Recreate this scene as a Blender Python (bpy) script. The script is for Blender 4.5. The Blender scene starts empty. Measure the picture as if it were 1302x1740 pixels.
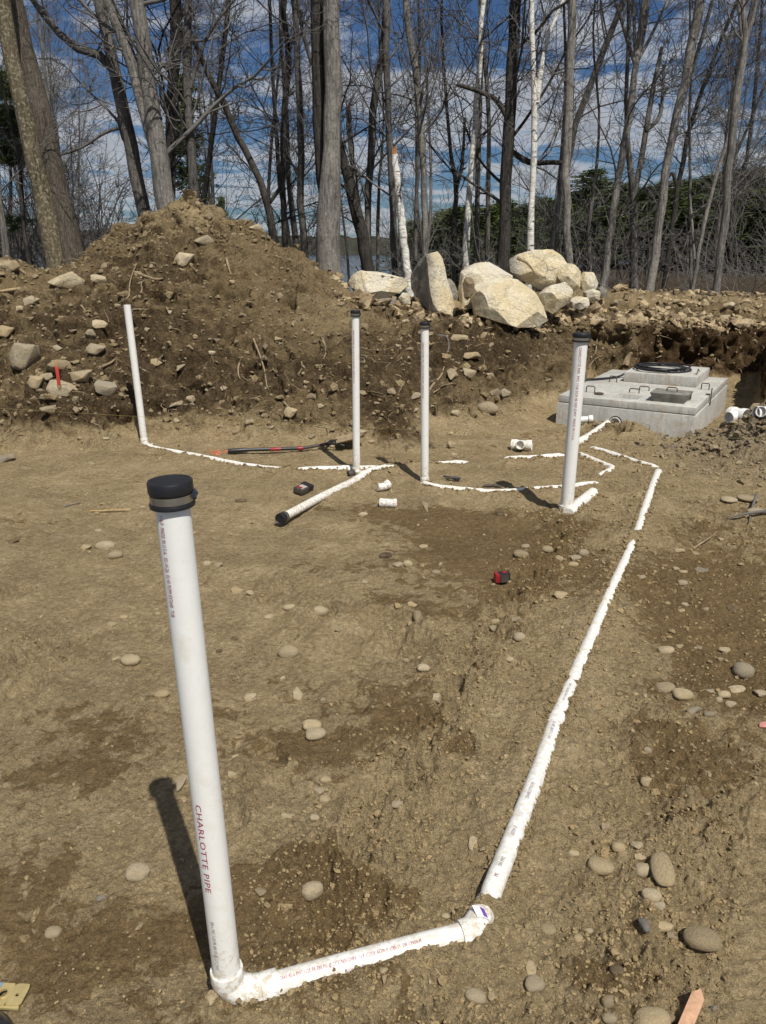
import bpy, bmesh, math, random
import numpy as np
from mathutils import Vector, Matrix, Quaternion

SC = bpy.context.scene
COL = SC.collection
R = math.radians
rng = np.random.default_rng(7)
random.seed(7)

# ------------------------------------------------------------------ camera
CAM_H, PITCH, FOC = 1.77, R(19.0), 1307.0      # metres, tilt down, focal length in photo pixels
cs, sn = math.cos(PITCH), math.sin(PITCH)
cam_d = bpy.data.cameras.new('camera')
cam = bpy.data.objects.new('camera', cam_d)
COL.objects.link(cam)
cam.location = (0, 0, CAM_H)
cam.rotation_euler = (R(90) - PITCH, 0, 0)
cam_d.sensor_fit = 'VERTICAL'
cam_d.sensor_height = 36.0
cam_d.lens = FOC / 1740 * 36.0
cam_d.clip_start, cam_d.clip_end = 0.05, 3000
SC.camera = cam

# ------------------------------------------------------------------ light
SUN_EL = 56.5
SUN_DIR = Vector((0.41, -0.91, 0)).normalized()         # towards the sun, on the ground plane
world = bpy.data.worlds.new('World')
SC.world = world
world.use_nodes = True
wn, wl = world.node_tree.nodes, world.node_tree.links
wn.clear()


def WN(t, **kw):
    n = wn.new(t)
    for k, v in kw.items():
        setattr(n, k, v)
    return n


def wmath(op, a, b=None, clamp=False):
    n = WN('ShaderNodeMath', operation=op)
    n.use_clamp = clamp
    for i, v in enumerate((a, b)):
        if v is None:
            continue
        if isinstance(v, (int, float)):
            n.inputs[i].default_value = v
        else:
            wl.new(v, n.inputs[i])
    return n.outputs[0]


sky = WN('ShaderNodeTexSky', sky_type='NISHITA')
sky.sun_disc = False
sky.sun_elevation = R(SUN_EL)
sky.sun_rotation = math.atan2(SUN_DIR.x, SUN_DIR.y)
sky.altitude = 200
sky.air_density = 1.0
sky.dust_density = 0.25
sky.ozone_density = 4.0
tc = WN('ShaderNodeTexCoord')
sep = WN('ShaderNodeSeparateXYZ')
wl.new(tc.outputs['Generated'], sep.inputs[0])
zc = wmath('ADD', wmath('MAXIMUM', sep.outputs['Z'], 0.0), 0.10)
comb = WN('ShaderNodeCombineXYZ')
wl.new(wmath('DIVIDE', sep.outputs['X'], zc), comb.inputs[0])
wl.new(wmath('DIVIDE', sep.outputs['Y'], zc), comb.inputs[1])
comb.inputs[2].default_value = 3.7
nz = WN('ShaderNodeTexNoise')
nz.inputs['Scale'].default_value = 1.5
nz.inputs['Detail'].default_value = 9
nz.inputs['Roughness'].default_value = 0.6
nz.inputs['Distortion'].default_value = 0.35
mp = WN('ShaderNodeMapping')
mp.inputs['Location'].default_value = (2.3, 0.85, 0)
wl.new(comb.outputs[0], mp.inputs[0])
wl.new(mp.outputs[0], nz.inputs['Vector'])
ramp = WN('ShaderNodeValToRGB')
ramp.color_ramp.elements[0].position = 0.45
ramp.color_ramp.elements[0].color = (0, 0, 0, 1)
ramp.color_ramp.elements[1].position = 0.565
ramp.color_ramp.elements[1].color = (1, 1, 1, 1)
wl.new(nz.outputs['Fac'], ramp.inputs[0])
ramp2 = WN('ShaderNodeValToRGB')                          # thicker cloud cores are greyer below
ramp2.color_ramp.elements[0].position = 0.50
ramp2.color_ramp.elements[0].color = (10.6, 11.1, 11.9, 1)
ramp2.color_ramp.elements[1].position = 0.72
ramp2.color_ramp.elements[1].color = (5.4, 5.9, 6.8, 1)
wl.new(nz.outputs['Fac'], ramp2.inputs[0])
tint = WN('ShaderNodeMixRGB', blend_type='MULTIPLY')
tint.inputs[0].default_value = 1.0
tint.inputs[2].default_value = (0.62, 0.80, 1.04, 1)
wl.new(sky.outputs[0], tint.inputs[1])
mix = WN('ShaderNodeMixRGB')
wl.new(wmath('MULTIPLY', ramp.outputs[0], 0.92), mix.inputs[0])
wl.new(tint.outputs[0], mix.inputs[1])
wl.new(ramp2.outputs[0], mix.inputs[2])
bg = WN('ShaderNodeBackground')
bg.inputs['Strength'].default_value = 0.050
wl.new(mix.outputs[0], bg.inputs['Color'])
out = WN('ShaderNodeOutputWorld')
wl.new(bg.outputs[0], out.inputs['Surface'])

sun_d = bpy.data.lights.new('sun', 'SUN')
sun_d.energy = 5.0
sun_d.angle = R(0.5)
sun_d.color = (1.0, 0.955, 0.88)
sun = bpy.data.objects.new('sun', sun_d)
COL.objects.link(sun)
to_sun = Vector((SUN_DIR.x * math.cos(R(SUN_EL)), SUN_DIR.y * math.cos(R(SUN_EL)), math.sin(R(SUN_EL))))
sun.rotation_euler = to_sun.to_track_quat('Z', 'Y').to_euler()
sun.location = (6, -12, 20)

SC.view_settings.view_transform = 'Standard'
SC.view_settings.look = 'None'
SC.view_settings.exposure = -0.04
SC.view_settings.gamma = 1.0
SC.view_settings.use_curve_mapping = False


# ------------------------------------------------------------------ helpers: photo geometry
def ray(px, py):
    u, v = (px - 651) / FOC, (870 - py) / FOC
    return np.array((u, cs + v * sn, -sn + v * cs))


def at(px, py, Y):                       # the point seen at (px, py) that lies Y metres ahead
    d = ray(px, py)
    return Vector((0, 0, CAM_H)) + Vector(d * (Y / d[1]))


def gp(px, py, z=0.0):                   # the point seen at (px, py) on level z
    d = ray(px, py)
    return Vector((0, 0, CAM_H)) + Vector(d * ((z - CAM_H) / d[2]))


def zcam(p):
    return p[1] * cs + (CAM_H - p[2]) * sn


# ------------------------------------------------------------------ helpers: noise
def _hash(ix, iy, iz, seed):
    h = (ix * 374761393 + iy * 668265263 + iz * 2147483647 + seed * 974634777) & 0xFFFFFFFF
    h = ((h ^ (h >> 13)) * 1274126177) & 0xFFFFFFFF
    h = ((h ^ (h >> 16)) * 2246822519) & 0xFFFFFFFF
    return ((h ^ (h >> 15)) & 0xFFFFFF).astype(np.float64) / 0xFFFFFF * 2 - 1


def vnoise2(x, y, seed=0):
    ix, iy = np.floor(x).astype(np.int64), np.floor(y).astype(np.int64)
    fx, fy = x - ix, y - iy
    fx, fy = fx * fx * fx * (fx * (fx * 6 - 15) + 10), fy * fy * fy * (fy * (fy * 6 - 15) + 10)
    z = np.zeros_like(ix)
    a, b = _hash(ix, iy, z, seed), _hash(ix + 1, iy, z, seed)
    c, d = _hash(ix, iy + 1, z, seed), _hash(ix + 1, iy + 1, z, seed)
    return (a + (b - a) * fx) * (1 - fy) + (c + (d - c) * fx) * fy


def fbm2(x, y, octs=4, seed=0, gain=0.5):
    s, amp, tot = 0, 1, 0
    for o in range(octs):
        ca, sa = math.cos(0.6 * o + seed), math.sin(0.6 * o + seed)
        f = 2.03 ** o
        s = s + amp * vnoise2((x * ca - y * sa) * f + 11.3 * o, (x * sa + y * ca) * f - 7.7 * o, seed + o)
        tot += amp
        amp *= gain
    return s / tot


def vnoise3(p, seed=0):
    i = np.floor(p).astype(np.int64)
    f = p - i
    f = f * f * (3 - 2 * f)
    x, y, z = i[:, 0], i[:, 1], i[:, 2]
    fx, fy, fz = f[:, 0], f[:, 1], f[:, 2]
    r = 0
    for dz in (0, 1):
        a, b = _hash(x, y, z + dz, seed), _hash(x + 1, y, z + dz, seed)
        c, d = _hash(x, y + 1, z + dz, seed), _hash(x + 1, y + 1, z + dz, seed)
        l = (a + (b - a) * fx) * (1 - fy) + (c + (d - c) * fx) * fy
        r = r + l * (fz if dz else 1 - fz)
    return r


def fbm3(p, octs=3, seed=0, gain=0.5):
    s, amp, tot = 0, 1, 0
    for o in range(octs):
        s = s + amp * vnoise3(p * 2.03 ** o + 5.1 * o, seed + o)
        tot += amp
        amp *= gain
    return s / tot


def smooth(a, b, x):
    t = np.clip((x - a) / (b - a), 0, 1)
    return t * t * (3 - 2 * t)


# ------------------------------------------------------------------ helpers: meshes
def np_mesh(name, verts, faces, mat=None, smooth_angle=None):
    me = bpy.data.meshes.new(name)
    verts = np.asarray(verts, dtype=np.float32)
    groups = [faces]
    groups = [np.asarray(g, dtype=np.int32) for g in groups if len(g)]
    nl = sum(g.size for g in groups)
    npoly = sum(len(g) for g in groups)
    me.vertices.add(len(verts))
    me.vertices.foreach_set('co', verts.ravel())
    me.loops.add(nl)
    me.loops.foreach_set('vertex_index', np.concatenate([g.ravel() for g in groups]))
    me.polygons.add(npoly)
    starts, o = [], 0
    for g in groups:
        k = g.shape[1]
        starts.append(o + np.arange(len(g)) * k)
        o += g.size
    me.polygons.foreach_set('loop_start', np.concatenate(starts).astype(np.int32))
    me.update(calc_edges=True)
    if mat:
        me.materials.append(mat)
    if smooth_angle is not None:
        me.polygons.foreach_set('use_smooth', np.ones(npoly, dtype=bool))
        if smooth_angle < 180:
            me.set_sharp_from_angle(angle=R(smooth_angle))
    return me


def link(name, me, parent=None, label=None, cat=None, group=None, kind=None):
    o = bpy.data.objects.new(name, me)
    COL.objects.link(o)
    if parent is not None:
        o.parent = parent
    tag(o, label, cat, group, kind)
    return o


def tag(o, label=None, cat=None, group=None, kind=None):
    if label:
        o['label'] = label
    if cat:
        o['category'] = cat
    if group:
        o['group'] = group
    if kind:
        o['kind'] = kind
    return o


def thing(name, label, cat, loc=(0, 0, 0), group=None):
    o = bpy.data.objects.new(name, None)
    o.empty_display_size = 0.1
    COL.objects.link(o)
    o.location = loc
    tag(o, label, cat, group)
    return o


class MB:
    """collects shapes in world space; build() turns them into ONE mesh object"""

    def __init__(self):
        self.v, self.f = [], []

    def add(self, v, f):
        n = len(self.v)
        self.v += [tuple(p) for p in v]
        self.f += [tuple(i + n for i in q) for q in f]

    def lathe(self, A, D, prof, n=32):
        """prof: list of (radius, distance along D); radius 0 closes with a point"""
        A, D = Vector(A), Vector(D).normalized()
        X = D.orthogonal().normalized()
        Y = D.cross(X)
        v, rings = [], []
        for r, s in prof:
            if r < 1e-6:
                rings.append([len(v)])
                v.append(A + D * s)
            else:
                rings.append(list(range(len(v), len(v) + n)))
                for k in range(n):
                    a = 2 * math.pi * k / n
                    v.append(A + D * s + (X * math.cos(a) + Y * math.sin(a)) * r)
        f = []
        for a, b in zip(rings, rings[1:]):
            if len(a) == 1 and len(b) == 1:
                continue
            for k in range(n):
                k2 = (k + 1) % n
                if len(a) == 1:
                    f.append((a[0], b[k2], b[k]))
                elif len(b) == 1:
                    f.append((a[k], a[k2], b[0]))
                else:
                    f.append((a[k], a[k2], b[k2], b[k]))
        self.add(v, f)
        return self

    def sweep(self, pts, radii, n=12, caps=True):
        pts = [Vector(p) for p in pts]
        if isinstance(radii, (int, float)):
            radii = [radii] * len(pts)
        v, f = [], []
        X = None
        for i, p in enumerate(pts):
            t = (pts[min(i + 1, len(pts) - 1)] - pts[max(i - 1, 0)]).normalized()
            X = t.orthogonal().normalized() if X is None else (X - t * X.dot(t)).normalized()
            Y = t.cross(X)
            for k in range(n):
                a = 2 * math.pi * k / n
                v.append(p + (X * math.cos(a) + Y * math.sin(a)) * radii[i])
        for i in range(len(pts) - 1):
            for k in range(n):
                k2 = (k + 1) % n
                f.append((i * n + k, i * n + k2, (i + 1) * n + k2, (i + 1) * n + k))
        if caps:
            f.append(tuple(reversed(range(n))))
            f.append(tuple((len(pts) - 1) * n + k for k in range(n)))
        self.add(v, f)
        return self

    def box(self, c, ax, ay, az, taper=1.0):
        """centre, three half-axis vectors; taper scales the bottom"""
        c, ax, ay, az = Vector(c), Vector(ax), Vector(ay), Vector(az)
        v = []
        for k in (-1, 1):
            s = taper if k < 0 else 1
            for i, j in ((-1, -1), (1, -1), (1, 1), (-1, 1)):
                v.append(c + ax * i * s + ay * j * s + az * k)
        self.add(v, [(3, 2, 1, 0), (4, 5, 6, 7), (0, 1, 5, 4), (1, 2, 6, 5), (2, 3, 7, 6), (3, 0, 4, 7)])
        return self

    def build(self, name, mat, parent=None, angle=35, bevel=0.0, label=None, **kw):
        v, f = self.v, self.f
        me = bpy.data.meshes.new(name)
        me.from_pydata([tuple(p) for p in v], [], f)
        bm = bmesh.new()
        bm.from_mesh(me)
        bmesh.ops.recalc_face_normals(bm, faces=bm.faces)
        if bevel:
            es = [e for e in bm.edges if len(e.link_faces) == 2 and e.calc_face_angle(0) > 0.6]
            bmesh.ops.bevel(bm, geom=es, offset=bevel, segments=2, affect='EDGES', profile=0.6)
        bm.to_mesh(me)
        bm.free()
        if mat:
            me.materials.append(mat)
        me.polygons.foreach_set('use_smooth', np.ones(len(me.polygons), dtype=bool))
        me.set_sharp_from_angle(angle=R(angle))
        loc = world_loc(parent) if parent is not None else None
        if loc is None:
            co = np.array([tuple(x.co) for x in me.vertices])
            loc = Vector((co[:, 0].mean(), co[:, 1].mean(), co[:, 2].min()))
        me.transform(Matrix.Translation(-loc))
        o = link(name, me, parent, label, **kw)
        if parent is None:
            o.location = loc
        return o


def world_loc(o):
    p = Vector((0, 0, 0))
    while o is not None:
        p = p + Vector(o.location)
        o = o.parent
    return p


def tubes(batches, sides=3):
    """batches: list of (points (B,N,3), radii (B,N)); returns verts, faces of many thin tubes"""
    V, F, base = [], [], 0
    for P, Rr in batches:
        B, N, _ = P.shape
        t = np.gradient(P, axis=1)
        t /= np.linalg.norm(t, axis=2, keepdims=True) + 1e-9
        ref = np.where(np.abs(t[:, :1, 2:3]) > 0.85, np.array((1.0, 0.2, 0.1)), np.array((0.1, 0.2, 1.0)))
        x = np.cross(t, np.broadcast_to(ref, t.shape))
        x /= np.linalg.norm(x, axis=2, keepdims=True) + 1e-9
        y = np.cross(t, x)
        a = np.arange(sides) * 2 * np.pi / sides
        v = P[:, :, None, :] + (x[:, :, None, :] * np.cos(a)[None, None, :, None]
                                + y[:, :, None, :] * np.sin(a)[None, None, :, None]) * Rr[:, :, None, None]
        V.append(v.reshape(-1, 3))
        idx = base + np.arange(B * N * sides).reshape(B, N, sides)
        nx = np.roll(idx, -1, axis=2)
        F.append(np.stack((idx[:, :-1], nx[:, :-1], nx[:, 1:], idx[:, 1:]), axis=-1).reshape(-1, 4))
        base += B * N * sides
    return np.concatenate(V), np.concatenate(F)


# ------------------------------------------------------------------ materials
def new_mat(name):
    m = bpy.data.materials.new(name)
    m.use_nodes = True
    nt = m.node_tree
    b = nt.nodes['Principled BSDF']
    return m, nt, b


class NT:
    def __init__(self, nt):
        self.nt = nt

    def n(self, t, **kw):
        x = self.nt.nodes.new(t)
        for k, v in kw.items():
            setattr(x, k, v)
        return x

    def l(self, a, b):
        self.nt.links.new(a, b)

    def coord(self, which='Object', scale=(1, 1, 1)):
        c = self.n('ShaderNodeTexCoord')
        m = self.n('ShaderNodeMapping')
        m.inputs['Scale'].default_value = scale
        self.l(c.outputs[which], m.inputs[0])
        return m.outputs[0]

    def pos(self, scale=(1, 1, 1)):
        c = self.n('ShaderNodeNewGeometry')
        m = self.n('ShaderNodeMapping')
        m.inputs['Scale'].default_value = scale
        self.l(c.outputs['Position'], m.inputs[0])
        return m.outputs[0]

    def noise(self, vec, scale, detail=5, rough=0.55, dist=0.0):
        x = self.n('ShaderNodeTexNoise')
        x.inputs['Scale'].default_value = scale
        x.inputs['Detail'].default_value = detail
        x.inputs['Roughness'].default_value = rough
        x.inputs['Distortion'].default_value = dist
        self.l(vec, x.inputs['Vector'])
        return x.outputs['Fac']

    def voro(self, vec, scale, feature='F1', out='Distance'):
        x = self.n('ShaderNodeTexVoronoi', feature=feature)
        x.inputs['Scale'].default_value = scale
        self.l(vec, x.inputs['Vector'])
        return x.outputs[out]

    def ramp(self, fac, stops):
        r = self.n('ShaderNodeValToRGB')
        e = r.color_ramp.elements
        while len(e) < len(stops):
            e.new(0.5)
        for k, (p, c) in enumerate(stops):
            e[k].position = p
            e[k].color = (*c, 1) if len(c) == 3 else c
        self.l(fac, r.inputs[0])
        return r.outputs[0]

    def mix(self, fac, a, b, mode='MIX'):
        x = self.n('ShaderNodeMixRGB', blend_type=mode)
        for i, v in ((0, fac), (1, a), (2, b)):
            if isinstance(v, (int, float)):
                x.inputs[i].default_value = v
            elif isinstance(v, tuple):
                x.inputs[i].default_value = (*v, 1)
            else:
                self.l(v, x.inputs[i])
        return x.outputs[0]

    def math(self, op, a, b=None, clamp=False):
        x = self.n('ShaderNodeMath', operation=op)
        x.use_clamp = clamp
        for i, v in enumerate((a, b)):
            if v is None:
                continue
            if isinstance(v, (int, float)):
                x.inputs[i].default_value = v
            else:
                self.l(v, x.inputs[i])
        return x.outputs[0]

    def attr(self, name):
        return self.n('ShaderNodeAttribute', attribute_name=name).outputs['Fac']

    def bump(self, h, dist, strength=1.0, normal=None):
        x = self.n('ShaderNodeBump')
        x.inputs['Distance'].default_value = dist
        x.inputs['Strength'].default_value = strength
        self.l(h, x.inputs['Height'])
        if normal is not None:
            self.l(normal, x.inputs['Normal'])
        return x.outputs[0]

    def rand(self):
        return self.n('ShaderNodeObjectInfo').outputs['Random']


def bsdf(b, N, color=None, rough=None, normal=None, spec=0.3, metal=0.0):
    if color is not None:
        if isinstance(color, tuple):
            b.inputs['Base Color'].default_value = (*color, 1)
        else:
            N.l(color, b.inputs['Base Color'])
    if rough is not None:
        if isinstance(rough, (int, float)):
            b.inputs['Roughness'].default_value = rough
        else:
            N.l(rough, b.inputs['Roughness'])
    if normal is not None:
        N.l(normal, b.inputs['Normal'])
    b.inputs['Specular IOR Level'].default_value = spec
    b.inputs['Metallic'].default_value = metal


def simple(name, color, rough=0.5, spec=0.4, metal=0.0, var=0.12, scale=30, bump=0.0):
    m, nt, b = new_mat(name)
    N = NT(nt)
    p = N.coord('Object')
    f = N.noise(p, scale, 4)
    lo = tuple(c * (1 - var) for c in color)
    hi = tuple(min(1, c * (1 + var)) for c in color)
    col = N.ramp(f, [(0.3, lo), (0.7, hi)])
    bsdf(b, N, col, rough, N.bump(f, bump) if bump else None, spec, metal)
    return m


DRY = (0.355, 0.270, 0.150)
PALE = (0.490, 0.385, 0.228)
DAMP = (0.185, 0.124, 0.057)
HUMUS = (0.066, 0.045, 0.024)
REDS = (0.085, 0.053, 0.026)
FILL = (0.180, 0.130, 0.068)


def soil_material():
    m, nt, b = new_mat('soil')
    N = NT(nt)
    p = N.pos()
    n_big = N.noise(p, 0.9, 6, 0.6)
    n_mid = N.noise(p, 5.5, 7, 0.65, 0.3)
    n_fine = N.noise(p, 42, 6, 0.7)
    n_grit = N.noise(p, 210, 4, 0.75)
    n_isl = N.noise(p, 16, 6, 0.7, 0.6)
    # dry crust, paler where trodden, speckled with grit
    base = N.mix(N.ramp(n_mid, [(0.40, (0, 0, 0)), (0.68, (1, 1, 1))]), DRY, PALE)
    base = N.mix(N.ramp(n_big, [(0.35, (0, 0, 0)), (0.7, (1, 1, 1))]), base,
                 N.mix(0.5, base, (0.255, 0.198, 0.112)))
    base = N.mix(N.attr('fill'), base, N.mix(N.ramp(n_mid, [(0.35, (0, 0, 0)), (0.65, (1, 1, 1))]), FILL, (0.235, 0.178, 0.100)))
    base = N.mix(N.attr('spoil'), base, N.mix(N.ramp(n_fine, [(0.35, (0, 0, 0)), (0.65, (1, 1, 1))]), (0.165, 0.135, 0.094), (0.29, 0.24, 0.168)))
    # dark humus and reddish subsoil where the attributes say so
    hum_edge = N.math('ADD', N.attr('humus'), N.math('MULTIPLY', N.math('SUBTRACT', n_mid, 0.5), 1.5))
    base = N.mix(N.ramp(hum_edge, [(0.34, (0, 0, 0)), (0.62, (1, 1, 1))]), base,
                 N.mix(N.ramp(n_fine, [(0.35, (0, 0, 0)), (0.7, (1, 1, 1))]), HUMUS, (0.125, 0.088, 0.050)))
    red_edge = N.math('ADD', N.attr('red'), N.math('MULTIPLY', N.math('SUBTRACT', n_mid, 0.5), 1.0))
    base = N.mix(N.ramp(red_edge, [(0.35, (0, 0, 0)), (0.75, (1, 1, 1))]), base, REDS)
    # damp blotches with crisp ragged edges
    dn = N.math('ADD', N.attr('damp'), N.math('ADD', N.math('MULTIPLY', N.math('SUBTRACT', n_mid, 0.5), 1.15),
                                            N.math('ADD', N.math('MULTIPLY', N.math('SUBTRACT', n_fine, 0.5), 0.45),
                                                   N.math('MULTIPLY', N.math('SUBTRACT', n_isl, 0.5), 1.5))))
    dampf = N.ramp(dn, [(0.45, (0, 0, 0)), (0.58, (1, 1, 1))])
    base = N.mix(N.math('MULTIPLY', dampf, 0.86), base, DAMP)
    litter = N.attr('litter')
    base = N.mix(litter, base, N.ramp(n_fine, [(0.3, (0.028, 0.021, 0.014)), (0.7, (0.125, 0.092, 0.058))]))
    g = N.ramp(n_fine, [(0.28, (0.62, 0.61, 0.60)), (0.72, (1.34, 1.34, 1.34))])
    base = N.mix(1.0, base, g, 'MULTIPLY')
    g2 = N.ramp(n_grit, [(0.30, (0.66, 0.65, 0.63)), (0.5, (1, 1, 1)), (0.70, (1.5, 1.47, 1.40))])
    base = N.mix(1.0, base, g2, 'MULTIPLY')
    wv = N.n('ShaderNodeVectorMath', operation='MULTIPLY_ADD')
    tx = N.n('ShaderNodeTexNoise'); tx.inputs['Scale'].default_value = 60; N.l(p, tx.inputs['Vector'])
    N.l(tx.outputs['Color'], wv.inputs[0]); wv.inputs[1].default_value = (.012, .012, .012); N.l(p, wv.inputs[2])
    peb = N.ramp(N.voro(wv.outputs[0], 48), [(0.0, (1, 1, 1)), (0.62, (0, 0, 0))])
    peb2 = N.ramp(N.voro(wv.outputs[0], 125), [(0.0, (1, 1, 1)), (0.62, (0, 0, 0))])
    crumbly = N.ramp(N.noise(p, 2.6, 5, 0.65), [(0.40, (0.15, 0.15, 0.15)), (0.60, (1, 1, 1))])
    nrm = N.bump(n_grit, 0.006, 1.0)
    nrm = N.bump(N.math('MULTIPLY', peb2, crumbly), 0.007, 1.0, nrm)
    nrm = N.bump(N.math('MULTIPLY', peb, crumbly), 0.016, 0.9, nrm)
    nrm = N.bump(n_fine, 0.030, 1.0, nrm)
    nrm = N.bump(n_isl, 0.035, 0.7, nrm)
    bsdf(b, N, base, N.math('SUBTRACT', 0.97, N.math('MULTIPLY', dampf, 0.06)), nrm, 0.12)
    return m


def stone_material(name, a, c, dirt=0.45, sc=1.0, soil=None):
    m, nt, b = new_mat(name)
    N = NT(nt)
    p = N.coord('Object')
    off = N.n('ShaderNodeVectorMath', operation='ADD')
    N.l(p, off.inputs[0])
    cx = N.n('ShaderNodeCombineXYZ')
    r = N.rand()
    for k in range(3):
        N.l(N.math('MULTIPLY', r, 37.0 + 11 * k), cx.inputs[k])
    N.l(cx.outputs[0], off.inputs[1])
    p = off.outputs[0]
    n1 = N.noise(p, 2.2 * sc, 6, 0.6, 0.4)
    n2 = N.noise(p, 14 * sc, 6, 0.7)
    n3 = N.noise(p, 60 * sc, 3, 0.7)
    col = N.mix(r, a, c)
    r2 = N.math('FRACT', N.math('MULTIPLY', r, 17.3))
    col = N.mix(1.0, col, N.ramp(r2, [(0, (0.70, 0.70, 0.72)), (0.5, (1, 1, 1)), (1, (1.12, 1.08, 1.0))]), 'MULTIPLY')
    col = N.mix(1.0, col, N.ramp(n2, [(0.25, (0.62, 0.60, 0.58)), (0.75, (1.3, 1.3, 1.28))]), 'MULTIPLY')
    col = N.mix(N.math('MULTIPLY', N.ramp(n1, [(0.42, (0, 0, 0)), (0.62, (1, 1, 1))]), dirt), col, soil or DRY)
    col = N.mix(1.0, col, N.ramp(n3, [(0.3, (0.8, 0.8, 0.8)), (0.7, (1.18, 1.18, 1.18))]), 'MULTIPLY')
    nrm = N.bump(n3, 0.03 / sc, 0.35, N.bump(n2, 0.06 / sc, 0.5))
    bsdf(b, N, col, 0.9, nrm, 0.2)
    return m


def boulder_material():
    m, nt, b = new_mat('boulder_stone')
    N = NT(nt)
    p = N.pos()
    n1 = N.noise(p, 1.3, 6, 0.6, 0.6)
    n2 = N.noise(p, 7, 7, 0.65, 0.3)
    n3 = N.noise(p, 40, 5, 0.7)
    st = N.noise(N.pos((2, 2, 9)), 2.2, 5, 0.6, 0.8)
    col = N.ramp(n1, [(0.30, (0.66, 0.62, 0.54)), (0.46, (0.76, 0.69, 0.53)), (0.58, (0.72, 0.60, 0.38)), (0.74, (0.80, 0.74, 0.61))])
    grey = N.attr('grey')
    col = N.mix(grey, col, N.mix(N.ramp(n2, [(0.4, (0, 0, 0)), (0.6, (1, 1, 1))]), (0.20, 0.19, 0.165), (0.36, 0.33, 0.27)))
    col = N.mix(N.ramp(st, [(0.62, (0, 0, 0)), (0.80, (0.45, 0.45, 0.45))]), col, (0.45, 0.29, 0.12))
    col = N.mix(N.ramp(n2, [(0.62, (0, 0, 0)), (0.72, (0.8, 0.8, 0.8))]), col, (0.66, 0.62, 0.52))
    col = N.mix(1.0, col, N.ramp(n3, [(0.3, (0.80, 0.79, 0.77)), (0.7, (1.16, 1.16, 1.16))]), 'MULTIPLY')
    pit = N.noise(N.pos((1.6, 1.6, 1)), 3.4, 5, 0.7, 1.2)
    col = N.mix(N.ramp(pit, [(0.70, (0, 0, 0)), (0.74, (0.8, 0.8, 0.8))]), col, (0.14, 0.11, 0.075))
    wob = N.n('ShaderNodeVectorMath', operation='MULTIPLY_ADD')
    tex = N.n('ShaderNodeTexNoise'); tex.inputs['Scale'].default_value = 2.5; N.l(N.pos(), tex.inputs['Vector'])
    N.l(tex.outputs['Color'], wob.inputs[0]); wob.inputs[1].default_value = (.5, .5, .5); N.l(N.pos((1, 1, 1.5)), wob.inputs[2])
    crack = N.voro(wob.outputs[0], 0.9, 'DISTANCE_TO_EDGE')
    ck = N.ramp(crack, [(0.0, (0, 0, 0)), (0.014, (1, 1, 1))])
    col = N.mix(N.math('MULTIPLY', N.math('SUBTRACT', 1.0, ck), N.ramp(n1, [(0.60, (0, 0, 0)), (0.68, (.8, .8, .8))])), col, (0.14, 0.105, 0.065))
    nrm = N.bump(n3, 0.025, 0.9, N.bump(n2, 0.09, 0.9, N.bump(ck, 0.03, 0.5)))
    bsdf(b, N, col, 0.92, nrm, 0.2)
    return m


def bark_material(name, dark, light, mott=None, vs=1.0):
    m, nt, b = new_mat(name)
    N = NT(nt)
    p = N.pos((26 * vs, 26 * vs, 3.6 * vs))
    n1 = N.noise(p, 1.0, 6, 0.65, 0.3)
    n2 = N.noise(N.pos(), 1.4, 4)
    n3 = N.noise(N.pos(), 22, 5, 0.7)
    col = N.ramp(n1, [(0.30, dark), (0.62, light)])
    col = N.mix(N.ramp(n2, [(0.42, (0, 0, 0)), (0.68, (0.55, 0.55, 0.55))]), col, tuple(c * 1.35 for c in light))
    if mott:
        col = N.mix(N.ramp(n3, [(0.52, (0, 0, 0)), (0.60, (0.85, 0.85, 0.85))]), col, mott)
    r = N.rand()
    col = N.mix(1.0, col, N.ramp(r, [(0, (0.75, 0.75, 0.76)), (1, (1.2, 1.18, 1.15))]), 'MULTIPLY')
    col = N.mix(1.0, col, N.ramp(n3, [(0.3, (0.62, 0.62, 0.62)), (0.7, (1.3, 1.3, 1.3))]), 'MULTIPLY')
    bsdf(b, N, col, 0.95, N.bump(n1, 0.05, 1.0), 0.1)
    return m


def birch_material():
    m, nt, b = new_mat('birch_bark')
    N = NT(nt)
    n1 = N.noise(N.pos((5, 5, 16)), 1.6, 5, 0.6, 0.2)
    n2 = N.noise(N.pos((4, 4, 2)), 2.0, 4)
    col = N.ramp(n1, [(0.34, (0.06, 0.05, 0.045)), (0.41, (0.60, 0.57, 0.51)), (0.62, (0.80, 0.78, 0.72))])
    col = N.mix(N.ramp(n2, [(0.55, (0, 0, 0)), (0.75, (0.5, 0.5, 0.5))]), col, (0.34, 0.27, 0.20))
    bsdf(b, N, col, 0.8, N.bump(n1, 0.012, 0.6), 0.25)
    return m


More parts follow.
